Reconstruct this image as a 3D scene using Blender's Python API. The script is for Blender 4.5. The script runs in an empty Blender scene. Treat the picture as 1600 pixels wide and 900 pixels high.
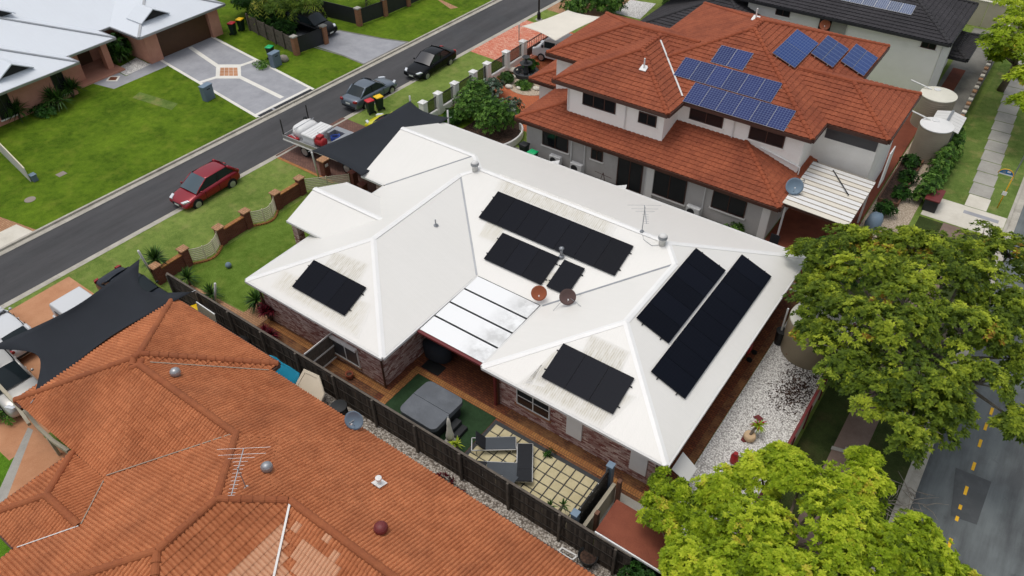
import bpy, bmesh, math, random
from mathutils import Vector, Matrix
random.seed(7)
S = bpy.context.scene
COL = S.collection
R = math.radians

# ---------------------------------------------------------------- camera
FPX, PITCH, ROLL, YAW, CH = 1188.86, R(41.67085), R(-0.979), R(126.396), 27.0
_fw = Vector((math.cos(YAW)*math.cos(PITCH), math.sin(YAW)*math.cos(PITCH), -math.sin(PITCH)))
_r0 = Vector((math.sin(YAW), -math.cos(YAW), 0)); _u0 = _r0.cross(_fw)
_r = _r0*math.cos(ROLL) + _u0*math.sin(ROLL); _u = _u0*math.cos(ROLL) - _r0*math.sin(ROLL)
CAMP = Vector((0, 0, CH))
cd = bpy.data.cameras.new('camera'); cam = bpy.data.objects.new('camera', cd); COL.objects.link(cam)
cd.sensor_width = 36; cd.lens = 36*FPX/1600; cd.clip_start = .5; cd.clip_end = 2000
cam.matrix_world = Matrix(((_r.x, _u.x, -_fw.x, 0), (_r.y, _u.y, -_fw.y, 0), (_r.z, _u.z, -_fw.z, CH), (0, 0, 0, 1)))
S.camera = cam

def G(px, py, z=0.0):
    """survey helper: the spot of the place at height z that the photograph shows at a pixel"""
    v = _r*((px-800)/FPX) - _u*((py-450)/FPX) + _fw
    return CAMP + v*((z-CH)/v.z)

# ---------------------------------------------------------------- light
SUN_EL, SUN_TRAVEL = R(78), Vector((0.80, 0.36, 0))      # direction the light travels on plan
w = bpy.data.worlds.new('World'); S.world = w; w.use_nodes = True
nt = w.node_tree; bg = nt.nodes['Background']
sky = nt.nodes.new('ShaderNodeTexSky'); sky.sky_type = 'NISHITA'; sky.sun_disc = False
sky.sun_elevation = SUN_EL
sky.sun_rotation = math.atan2(-SUN_TRAVEL.x, -SUN_TRAVEL.y)
sky.air_density = 1.0; sky.dust_density = 4.0; sky.ozone_density = 1.0
hs = nt.nodes.new('ShaderNodeHueSaturation'); hs.inputs['Saturation'].default_value = .38
nt.links.new(sky.outputs[0], hs.inputs['Color']); nt.links.new(hs.outputs[0], bg.inputs['Color'])
bg.inputs['Strength'].default_value = .15
sl = bpy.data.lights.new('sun', 'SUN'); sl.energy = 0.55; sl.angle = R(20); sl.color = (1, .955, .88)
so = bpy.data.objects.new('sun', sl); COL.objects.link(so)
_d = SUN_TRAVEL.normalized()*math.cos(SUN_EL); _d.z = -math.sin(SUN_EL)
so.rotation_euler = _d.to_track_quat('-Z', 'Y').to_euler(); so.location = (-60, -20, 80)
S.view_settings.view_transform = 'Standard'; S.view_settings.look = 'None'
S.view_settings.exposure = 0.12; S.view_settings.gamma = 1; S.view_settings.use_curve_mapping = False
S.render.engine = 'CYCLES'
S.cycles.max_bounces = 6; S.cycles.transparent_max_bounces = 6

# ---------------------------------------------------------------- materials
def lin(h):
    if isinstance(h, tuple): return h
    o = []
    for i in (0, 2, 4):
        c = int(h[i:i+2], 16)/255
        o.append(c/12.92 if c <= .04045 else ((c+.055)/1.055)**2.4)
    return tuple(o)
MATS = {}
class NT:
    def __init__(s, name):
        s.m = bpy.data.materials.new(name); s.m.use_nodes = True; s.t = s.m.node_tree
        s.b = s.t.nodes['Principled BSDF']; s.out = s.t.nodes['Material Output']
    def n(s, typ, **kw):
        o = s.t.nodes.new('ShaderNode'+typ)
        for k, v in kw.items():
            if k[0] == '_': setattr(o, k[1:], v)
            else: s.set(o, k.replace('__', ' '), v)
        return o
    def set(s, o, key, v):
        i = o.inputs[int(key[1:])] if key[0] == 'i' and key[1:].isdigit() else o.inputs[key]
        if isinstance(v, bpy.types.NodeSocket): s.t.links.new(v, i)
        else: i.default_value = v
    def pos(s): return s.n('NewGeometry').outputs['Position']
    def math(s, op, a, b=0.0, c=0.0):
        o = s.n('Math', _operation=op, i0=a, i1=b)
        if op in ('MULTIPLY_ADD', 'SMOOTH_MIN'): s.set(o, 'i2', c)
        return o.outputs[0]
    def noise(s, vec, scale, detail=3, rough=.55):
        return s.n('TexNoise', Vector=vec, Scale=scale, Detail=detail, Roughness=rough).outputs['Fac']
    def ramp(s, fac, a, b):
        o = s.n('MapRange', Value=fac, **{'From Min': a, 'From Max': b}); o.clamp = True
        return o.outputs[0]
    def mix(s, f, a, b, mode='MIX'):
        o = s.n('Mix', _data_type='RGBA', _blend_type=mode)
        s.set(o, 'i0', f)
        for k, v in ((6, a), (7, b)):
            if not isinstance(v, bpy.types.NodeSocket): v = (*lin(v), 1) if len(lin(v)) == 3 else v
            s.set(o, 'i%d' % k, v)
        return o.outputs[2]
    def bump(s, h, strength=.3, dist=.02, nrm=None):
        o = s.n('Bump', Strength=strength, Distance=dist, Height=h)
        if nrm: s.set(o, 'Normal', nrm)
        return o.outputs[0]
    def done(s, col=None, rough=.7, nrm=None, metal=0, spec=.4, **kw):
        if col is not None:
            if not isinstance(col, bpy.types.NodeSocket): col = (*lin(col), 1)
            s.set(s.b, 'Base Color', col)
        s.set(s.b, 'Roughness', rough); s.set(s.b, 'Metallic', metal); s.set(s.b, 'Specular IOR Level', spec)
        if nrm: s.set(s.b, 'Normal', nrm)
        for k, v in kw.items(): s.set(s.b, k.replace('__', ' '), v)
        return s.m
def mul(c, f): return tuple(min(1, x*f) for x in lin(c))
def pm(name, col, rough=.7, var=.12, scale=1.5, fine=30, bump=.15, metal=0, spec=.4, dirt=None, dirtamt=.0, **kw):
    """plain painted / worn surface: two scales of tone, optional dirt, fine relief"""
    if name in MATS: return MATS[name]
    t = NT(name); p = t.pos()
    n1 = t.noise(p, scale, 4); n2 = t.noise(p, fine, 3)
    f = t.math('ADD', t.math('MULTIPLY', n1, .6), t.math('MULTIPLY', n2, .4))
    c = t.mix(t.ramp(f, .35, .65), mul(col, 1-var), mul(col, 1+var))
    if dirt: c = t.mix(t.math('MULTIPLY', t.ramp(t.noise(p, scale*.7, 6, .7), .5, .75), dirtamt), c, dirt)
    MATS[name] = t.done(c, rough, t.bump(n2, bump, .01) if bump else None, metal, spec, **kw)
    return MATS[name]
def M(name): return MATS[name]

def m_grass(name, a, b, dry, dryamt=.3):
    t = NT(name); p = t.pos()
    big = t.noise(p, .35, 4, .6); mid = t.noise(p, 2.2, 4, .65); fi = t.noise(p, 16, 4, .75); dr = t.noise(p, .8, 5, .65)
    f = t.math('ADD', t.math('MULTIPLY', big, .35), t.math('ADD', t.math('MULTIPLY', mid, .3), t.math('MULTIPLY', fi, .35)))
    c = t.mix(t.ramp(f, .37, .63), mul(a, .9), mul(b, 1.05))
    c = t.mix(t.math('MULTIPLY', t.ramp(dr, .52, .72), dryamt), c, dry)
    c = t.mix(t.ramp(t.noise(p, 45, 2, .8), .3, .75), c, mul(b, .55), 'MULTIPLY') if False else c
    MATS[name] = t.done(c, .95, t.bump(fi, .9, .06), 0, .1); return MATS[name]
m_grass('grass_lush', '34500c', '6a8420', '868e34', .4)
m_grass('grass_verge', '526c2a', '83944a', 'a09a62', .45)
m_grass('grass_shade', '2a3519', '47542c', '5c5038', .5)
m_grass('ground_mix', '4a5a2a', '6b7440', '8a7a55', .6)
def m_asphalt(name, a, b, patch):
    t = NT(name); p = t.pos()
    s = t.n('Mapping', Vector=p); s.inputs['Scale'].default_value = (1, .12, 1)
    big = t.noise(s.outputs[0], .9, 6, .66); mid = t.noise(p, .5, 6, .6); sp = t.noise(p, 60, 2, .8)
    c = t.mix(t.ramp(t.math('ADD', t.math('MULTIPLY', big, .6), t.math('MULTIPLY', mid, .4)), .41, .59), a, b)
    c = t.mix(t.math('MULTIPLY', t.ramp(t.noise(p, 1.7, 7, .75), .6, .7), .35), c, mul(a, .6))
    c = t.mix(t.ramp(sp, .62, .8), c, patch)
    r = t.math('MULTIPLY_ADD', t.ramp(mid, .4, .6), .25, .6)
    MATS[name] = t.done(c, r, t.bump(sp, .35, .01), 0, .35); return MATS[name]
m_asphalt('asphalt', '39393a', '494849', '605f5e')
m_asphalt('asphalt_back', '4a4d4e', '6c7272', '7d8080')
pm('asphalt_patch', '46494a', .6, .1, 1.5, 30, .15, dirt='5c6060', dirtamt=.7)
def m_pavers(name, a, b, c3, mortar, w_, h_, var_scale=.6, rot=0, msize=.012, bias=0.0):
    """brick pavers laid flat"""
    t = NT(name); p = t.pos()
    mp = t.n('Mapping', Vector=p); mp.inputs['Rotation'].default_value = (0, 0, rot)
    br = t.n('TexBrick', Vector=mp.outputs[0], Scale=1.0); br.inputs['Mortar Size'].default_value = msize
    br.inputs['Brick Width'].default_value = w_; br.inputs['Row Height'].default_value = h_; br.inputs['Bias'].default_value = bias
    for k, v in (('Color1', a), ('Color2', b), ('Mortar', mortar)): br.inputs[k].default_value = (*lin(v), 1)
    n = t.noise(p, var_scale, 5, .65)
    c = t.mix(t.math('MULTIPLY', t.ramp(n, .45, .7), .6), br.outputs['Color'], c3)
    h = t.math('SUBTRACT', t.math('MULTIPLY', t.noise(p, 40, 2), .3), br.outputs['Fac'])
    MATS[name] = t.done(c, .8, t.bump(h, .5, .01), 0, .3); return MATS[name]
m_pavers('paving_brown', '6b3a25', '8a4f30', '4e2c1f', '3f2a20', .23, .115)
m_pavers('paving_side', '7c5134', '5c3826', 'a0764a', '3f2a20', .23, .115, .9)
m_pavers('paving_border', 'b47f47', 'a06a3c', '8c5b38', '6a4a33', .115, .23)
m_pavers('paving_red', '6b4c42', '7c5a4e', '5a4038', '4d3a33', .23, .115)
m_pavers('paving_orange', 'c06a3f', 'b35a36', 'a5603f', '8a5a44', .23, .115)
m_pavers('paving_mottled', 'c9664b', 'e0a890', 'c46a4d', 'a0705c', .23, .115)
m_pavers('paving_tan', 'b98f6a', 'a87c58', '8c6a4e', '7a5c48', .23, .115)
def m_brickwall(name, a, b, mortar):
    t = NT(name); p = t.pos(); sx = t.n('SeparateXYZ', Vector=p)
    cv = t.n('CombineXYZ', X=t.math('ADD', sx.outputs[0], sx.outputs[1]), Y=sx.outputs[2])
    br = t.n('TexBrick', Vector=cv.outputs[0], Scale=1.0); br.inputs['Mortar Size'].default_value = .008
    br.inputs['Brick Width'].default_value = .24; br.inputs['Row Height'].default_value = .086; br.inputs['Bias'].default_value = .0
    for k, v in (('Color1', a), ('Color2', b), ('Mortar', mortar)): br.inputs[k].default_value = (*lin(v), 1)
    n = t.noise(p, 1.2, 4, .6)
    c = t.mix(t.math('MULTIPLY', t.ramp(n, .4, .7), .4), br.outputs['Color'], mul(a, .8))
    MATS[name] = t.done(c, .85, t.bump(t.math('SUBTRACT', t.math('MULTIPLY', t.noise(p, 50, 2), .3), br.outputs['Fac']), .5, .012), 0, .3)
    return MATS[name]
m_brickwall('brick_mottled', '7e3b32', 'dcc6bb', '93817a')
m_brickwall('brick_red', '6a3529', '7d4637', '6d5a50')
m_brickwall('brick_tan', '9a6a4d', '8a5a44', '8a7560')
def m_rooftile(name, a, b, stain, obj=False, lich=.5):
    t = NT(name); p = t.pos()
    if obj: rnd = t.n('ObjectInfo').outputs['Random']
    else: rnd = t.n('Attribute', _attribute_name='tint').outputs['Fac']
    n1 = t.noise(p, .45, 5, .6); n2 = t.noise(p, 9, 4, .7)
    f = t.math('ADD', t.math('MULTIPLY', rnd, .10), t.math('ADD', t.math('MULTIPLY', n1, .45), t.math('MULTIPLY', n2, .45)))
    c = t.mix(t.ramp(f, .28, .72), a, b)
    c = t.mix(t.math('MULTIPLY', t.ramp(t.noise(p, .4, 8, .72), .45, .75), lich), c, stain)
    MATS[name] = t.done(c, .85, t.bump(n2, .3, .01), 0, .25); return MATS[name]
for o in (0, 1):
    sfx = '_piece' if o else ''
    m_rooftile('tile_terracotta'+sfx, '90502f', 'cc8459', '74442f', o, .5)
    m_rooftile('tile_fresh'+sfx, 'c08d6c', 'cf9f7e', 'ad7f60', o, .25)
m_rooftile('tile_rust', '783c2a', 'a65e40', '592c20', 0, .6)
m_rooftile('tile_charcoal', '2e2d2f', '434144', '282729', 0, .5)
m_rooftile('cap_terracotta', '86492f', 'a5643f', '66402e', 1, .5)
m_rooftile('cap_bright', 'c8714e', 'c8714e', 'b0603f', 1, .3)
m_rooftile('cap_rust', '82402a', 'a0583a', '6a3526', 1, .5)
m_rooftile('cap_charcoal', '333234', '403f41', '2a2a2b', 1, .4)
def m_metalroof(name, col, along, dirt, amt, rough=.38):
    """corrugated painted sheet: ribs run down the slope"""
    t = NT(name); p = t.pos(); sx = t.n('SeparateXYZ', Vector=p)
    cx = t.math('SINE', t.math('MULTIPLY', sx.outputs[0 if along == 'x' else 1], 2*math.pi/.0762))
    n = t.noise(p, .6, 6, .65); st = t.n('Mapping', Vector=p)
    st.inputs['Scale'].default_value = (6, .4, .4) if along == 'x' else (.4, 6, .4)
    streak = t.noise(st.outputs[0], 1.2, 5, .7)
    c = t.mix(t.math('MULTIPLY', t.ramp(t.math('ADD', t.math('MULTIPLY', n, .5), t.math('MULTIPLY', streak, .5)), .42, .7), amt), col, dirt)
    lap = t.math('LESS_THAN', t.math('FRACT', t.math('MULTIPLY', sx.outputs[0 if along == 'x' else 1], 1/.762)), .03)
    c = t.mix(t.math('MULTIPLY', lap, .10), c, dirt)
    c = t.mix(t.math('MULTIPLY', t.ramp(t.noise(p, 7, 5, .8), .64, .72), .25), c, dirt)
    MATS[name] = t.done(c, rough, t.bump(cx, .2, .008), 0, .45); return MATS[name]
for ax in 'xy':
    m_metalroof('roof_white_'+ax, (.745, .73, .685), ax, (.66, .65, .60), .3)
    m_metalroof('roof_grey_'+ax, (.66, .70, .74), ax, (.58, .61, .64), .3, .45)
def m_dirty(name, along, tone):
    """unwashed patch of corrugated sheet, dirt lying in the pans; the patch frays at its edges"""
    t = NT(name); p = t.pos(); sx = t.n('SeparateXYZ', Vector=p)
    rib = t.math('SINE', t.math('MULTIPLY', sx.outputs[0 if along == 'x' else 1], 2*math.pi/.1016))
    uv = t.n('SeparateXYZ', Vector=t.n('UVMap').outputs[0])
    def edge(s): return t.math('MINIMUM', s, t.math('SUBTRACT', 1.0, s))
    e = t.math('MINIMUM', t.math('MULTIPLY', edge(uv.outputs[0]), 1.6), edge(uv.outputs[1]))
    ns_ = t.n('Mapping', Vector=p); ns_.inputs['Scale'].default_value = (4, .9, .9)
    n = t.noise(ns_.outputs[0], 1.8, 7, .75)
    k = t.math('MULTIPLY', t.ramp(e, .0, .14), t.ramp(n, .3, .62))
    lines = t.math('MULTIPLY_ADD', t.ramp(rib, -.3, .6), .5, .5)
    c = t.mix(t.math('MULTIPLY', t.math('MULTIPLY', k, .8), lines), (.745, .73, .685), tone)
    MATS[name] = t.done(c, .6, t.bump(rib, .2, .01), 0, .3); return MATS[name]
m_dirty('roof_dirty_x', 'x', (.52, .48, .36))
m_dirty('roof_dirty_heavy_x', 'x', (.44, .40, .29))
def m_gravel(name, a, b, c_, scale):
    t = NT(name); p = t.pos()
    vo = t.n('TexVoronoi', Vector=p, Scale=scale); rnd = t.n('SeparateColor', Color=vo.outputs['Color']).outputs[0]
    n = t.noise(p, .8, 5, .65)
    c = t.mix(t.ramp(t.math('ADD', t.math('MULTIPLY', rnd, .75), t.math('MULTIPLY', n, .45)), .3, .95), c_, a)
    c = t.mix(t.ramp(vo.outputs['Distance'], .35, .75), c, b)
    MATS[name] = t.done(c, .85, t.bump(vo.outputs['Distance'], -.8, .03), 0, .3); return MATS[name]
m_gravel('gravel_white', 'efeeea', '9a9793', 'cfcdc9', 16)
m_gravel('gravel_pebble', 'd6d0c6', '6a6158', 'a39a8e', 14)
m_gravel('gravel_tan', 'd2c4b0', '8d7d6a', 'b3a38f', 22)
m_gravel('soil_litter', '5a4436', '2d2119', '43312a', 9)
def m_concrete(name, a, b, dark, amt=.4, sc=.7):
    t = NT(name); p = t.pos(); n = t.noise(p, sc, 6, .65); f = t.noise(p, 25, 4, .7)
    c = t.mix(t.ramp(t.math('ADD', t.math('MULTIPLY', n, .6), t.math('MULTIPLY', f, .4)), .38, .62), a, b)
    c = t.mix(t.math('MULTIPLY', t.ramp(t.noise(p, sc*.6, 7, .7), .52, .72), amt), c, dark)
    MATS[name] = t.done(c, .85, t.bump(f, .3, .01), 0, .25); return MATS[name]
m_concrete('concrete', '94918a', 'aaa79e', '6f6c64')
m_concrete('concrete_kerb', 'a09b8f', 'b9b4a8', '77736a', .5, 1.5)
m_concrete('concrete_light', 'c4beaf', 'd6d1c4', '9d978a', .4)
m_concrete('concrete_grey', '8e8f93', 'a3a4a8', '6f7074', .35)
m_concrete('concrete_dark', '6a6964', '85837c', '4a4642', .6)
m_concrete('concrete_brown', '6f5d53', '86746a', '57473f', .5)
m_concrete('concrete_orange', 'ad7a58', 'c1906d', '8a6248', .45)
m_concrete('concrete_rustred', '6c3828', '844a36', '4a2a20', .65)
m_concrete('paver_cream', 'b7ab85', 'cabf9a', '8d8262', .45, 1.2)
m_concrete('render_white', 'eeebe4', 'f5f2ec', 'd2cdc3', .3)
m_concrete('render_grey', 'bdb9b4', 'c9c5c0', '9d9790', .35)
m_concrete('render_pink', 'b47f6a', 'c6937d', '9c6e5b', .3)
m_concrete('render_cream', 'a8a08c', 'b8b09c', '877f6d', .4)
m_concrete('turf_artificial', '22381f', '2e472b', '1a2b19', .4, 2)
m_concrete('white_line', 'd5d2c8', 'e2dfd6', 'b0aca2', .3)
pm('paint_white', (.74, .735, .71), .45, .04); pm('paint_cream', 'cfc5ad', .6, .08); pm('paint_black', '17181a', .5, .15)
pm('timber_dark', '413a35', .9, .35, 4, 60, .5, dirt='6a625a', dirtamt=.5)
def m_paling():
    t = NT('timber_paling'); p = t.pos(); r_ = t.n('ObjectInfo').outputs['Random']; n = t.noise(p, 30, 3); st = t.n('Mapping', Vector=p); st.inputs['Scale'].default_value = (14, 14, 1.2)
    f = t.math('ADD', t.math('MULTIPLY', r_, .55), t.math('MULTIPLY', t.noise(st.outputs[0], 2, 4), .6)); c = t.mix(t.ramp(f, .25, .9), '2f2a26', '655c53')
    MATS['timber_paling'] = t.done(c, .9, t.bump(n, .4, .01), 0, .2)
m_paling()
pm('timber_rail', '3f3933', .9, .3, 4, 60, .4)
pm('timber_grey', '5f574e', .9, .3, 4, 60, .4, dirt='3a342e', dirtamt=.6)
pm('metal_white', 'd4d3cf', .4, .05); pm('metal_galv', '9a9da0', .45, .1, metal=.6); pm('metal_dark', '2a2b2e', .5, .15)
pm('metal_red', '6b2a2a', .5, .12); pm('metal_bronze', '4a2f26', .5, .15); pm('fabric_black', '23272d', .9, .10, .8, 80, .25)
pm('fabric_cream', 'd8d2c4', .9, .05, .8, 80, .2); pm('rubber', '141414', .85, .2); pm('plastic_black', '1d1f20', .55, .2)
pm('plastic_green_bin', '15291f', .55, .2); pm('lid_red', 'c0202b', .45, .1); pm('lid_yellow', 'e8bd0c', .45, .1); pm('lid_green', '18a968', .45, .1)
pm('box_bluegrey', '62707c', .6, .08); pm('tank_beige', '92866f', .6, .08); pm('tank_white', 'd6d3c4', .5, .06); pm('tank_taupe', '9b9080', .55, .08)
pm('dish_orange', '9a5434', .55, .1); pm('dish_brown', '5f4a46', .55, .1); pm('dish_blue', '6d8090', .55, .08); pm('tub_cream', 'd3c6b0', .35, .06)
pm('tub_blue', '1f8fb0', .45, .12); pm('spa_cover', '5d6166', .75, .14, 1.3, 40, .2, dirt='7b8086', dirtamt=.5); pm('spa_side', '26282a', .7, .2)
pm('lounger_grey', '474c51', .85, .1); pm('lounger_black', '212327', .85, .1); pm('alu', 'b4b4b2', .4, .05, metal=.7); pm('timber_brown', '6b4a38', .8, .25, 4, 60, .4)
pm('bark', '6b5f52', .95, .3, 5, 40, .8); pm('bark_pale', '8d857a', .95, .25, 5, 40, .6); pm('stone', '8a8378', .9, .25, 3, 30, .6); pm('stone_dark', '3d3f40', .8, .2, 3, 30, .5)
pm('clay_pot', '8a4a33', .8, .15); pm('pot_cream', 'c6ab88', .7, .12); pm('door_brown', '4f3520', .55, .1, 2, 40, .1); pm('sign_yellow', 'd9a520', .5, .08); pm('sign_blue', '1f6fa5', .4, .06)
pm('line_yellow', 'e6b224', .7, .12, 6, 40, .1); pm('red_gas', '9b1f22', .5, .15); pm('strap_blue', '2046a0', .6, .1); pm('pit_lid', '8a8074', .85, .15)
pm('solar_frame', '0c0e15', .45, .1, spec=.1); pm('polycarb', (.72, .73, .73), .3, .05, .5, 20, .05); pm('ladder', 'a9a9a8', .5, .08, metal=.4); pm('plastic_white', 'd8d8d6', .45, .04); pm('silver', 'a2a4a6', .35, .05, metal=.5)
def m_mesh():
    t = NT('fence_mesh'); t.done('1c2a20', .6, None, 0, .2); t.set(t.b, 'Alpha', .55); MATS['fence_mesh'] = t.m
m_mesh()
def m_polyroof():
    t = NT('roof_panel_dirty'); p = t.pos(); n = t.noise(p, 1.1, 7, .7)
    uv = t.n('SeparateXYZ', Vector=t.n('UVMap').outputs[0])
    k = t.math('MULTIPLY', t.ramp(n, .4, .62), t.ramp(uv.outputs[0], .55, .8))
    c = t.mix(t.math('MULTIPLY', k, .6), (.82, .83, .82), (.40, .40, .38))
    MATS['roof_panel_dirty'] = t.done(c, .4, None, 0, .4)
m_polyroof()
def m_glass(name, tint=(.012, .014, .016), rough=.06):
    t = NT(name); MATS[name] = t.done((*tint,), rough, None, 0, .25 if 'car' in name or 'blue' in name else .4); return MATS[name]
m_glass('glass_dark'); m_glass('glass_car', (.02, .028, .032)); m_glass('glass_screen', (.055, .055, .06), .3)
m_glass('glass_blue', (.07, .10, .12), .05)
def m_carpaint(name, col, metal=.3):
    t = NT(name); MATS[name] = t.done(col, .28, None, metal, .15 if 'black' in name else .45, **{'Coat__Weight': .1 if 'black' in name or 'navy' in name else .35, 'Coat__Roughness': .12}); return MATS[name]
m_carpaint('car_red', '8a1424'); m_carpaint('car_grey', '66707a', .5); m_carpaint('car_black', '07090c', 0); m_carpaint('car_white', 'c9cbcc', 0); m_carpaint('car_yellow', 'c9c40a', 0); m_carpaint('car_silver', 'b0aea8', .4); m_carpaint('car_navy', '1c222b', .4)
def m_lamp(name, col): t = NT(name); MATS[name] = t.done(col, .12, None, 0, .6); return MATS[name]
m_lamp('lamp_clear', 'd0d4d8'); m_lamp('lamp_red', '8c1010'); m_lamp('plate', 'c8ccc4')
def m_solar(name, cell, line, frame_gap, u, grid=(6, 10), strength=1.0, rough=.12):
    t = NT(name); uv = t.n('SeparateXYZ', Vector=t.n('UVMap').outputs[0])
    def g(s, n, wd):
        fr = t.math('FRACT', t.math('MULTIPLY', s, float(n)))
        return t.math('MAXIMUM', t.math('LESS_THAN', fr, wd), t.math('GREATER_THAN', fr, 1-wd))
    ln = t.math('MAXIMUM', g(uv.outputs[0], grid[0], frame_gap), g(uv.outputs[1], grid[1], frame_gap))
    rn = t.n('ObjectInfo').outputs['Random']
    c0 = t.mix(rn, mul(cell, .8), mul(cell, 1.2))
    c = t.mix(t.math('MULTIPLY', ln, strength), c0, line)
    MATS[name] = t.done(c, rough, None, 0, .07 if 'black' in name else .25); return MATS[name]
m_solar('solar_black', '0d1019', '181c26', .03, 'm', (6, 12), .6, .4)
m_solar('solar_blue', '14245a', '7d90b4', .05, 'm', (6, 10), .6, .25)
m_solar('solar_blue_stripe', '1f3a72', '8598b8', .05, 'm', (6, 10), .4, .25)
m_solar('solar_pale', '4a5470', 'b9c2cc', .07, 'm', (6, 10), .85, .2)

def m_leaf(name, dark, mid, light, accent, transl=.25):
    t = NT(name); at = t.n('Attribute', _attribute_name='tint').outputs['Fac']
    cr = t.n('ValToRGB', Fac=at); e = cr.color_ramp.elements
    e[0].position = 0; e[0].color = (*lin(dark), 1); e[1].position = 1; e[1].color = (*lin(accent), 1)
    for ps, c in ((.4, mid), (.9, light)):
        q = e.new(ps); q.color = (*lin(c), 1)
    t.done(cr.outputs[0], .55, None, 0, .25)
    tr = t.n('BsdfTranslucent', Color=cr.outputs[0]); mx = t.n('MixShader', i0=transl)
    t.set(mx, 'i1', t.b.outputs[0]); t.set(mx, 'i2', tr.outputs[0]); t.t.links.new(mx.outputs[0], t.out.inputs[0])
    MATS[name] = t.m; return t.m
m_leaf('leaf_gold', '465e10', '95ae20', 'd6e044', 'd0c44a', .42)
m_leaf('leaf_olive', '3c521c', '748a28', 'cdd846', 'a07c30', .45)
m_leaf('leaf_dark', '17300f', '2a5218', '4c7a2a', '6a8434', .3)
m_leaf('leaf_mid', '2a4a1a', '4c7428', '7ea648', '9aac54', .35)
m_leaf('leaf_palm', '3a5418', '66802a', 'a8b444', 'b0a84c', .4)
m_leaf('leaf_red', '3d0d16', '5e1522', '7e2230', '4a3a22')
m_leaf('leaf_yucca', '1d3212', '33521d', '4f7430', '6b7a3a')
m_leaf('leaf_bromeliad', '7c9a1c', 'a4b52a', 'c6cf50', 'a02020')
m_leaf('leaf_silver', '2a3f28', '466048', '9aa89a', 'c8ccc0')

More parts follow.
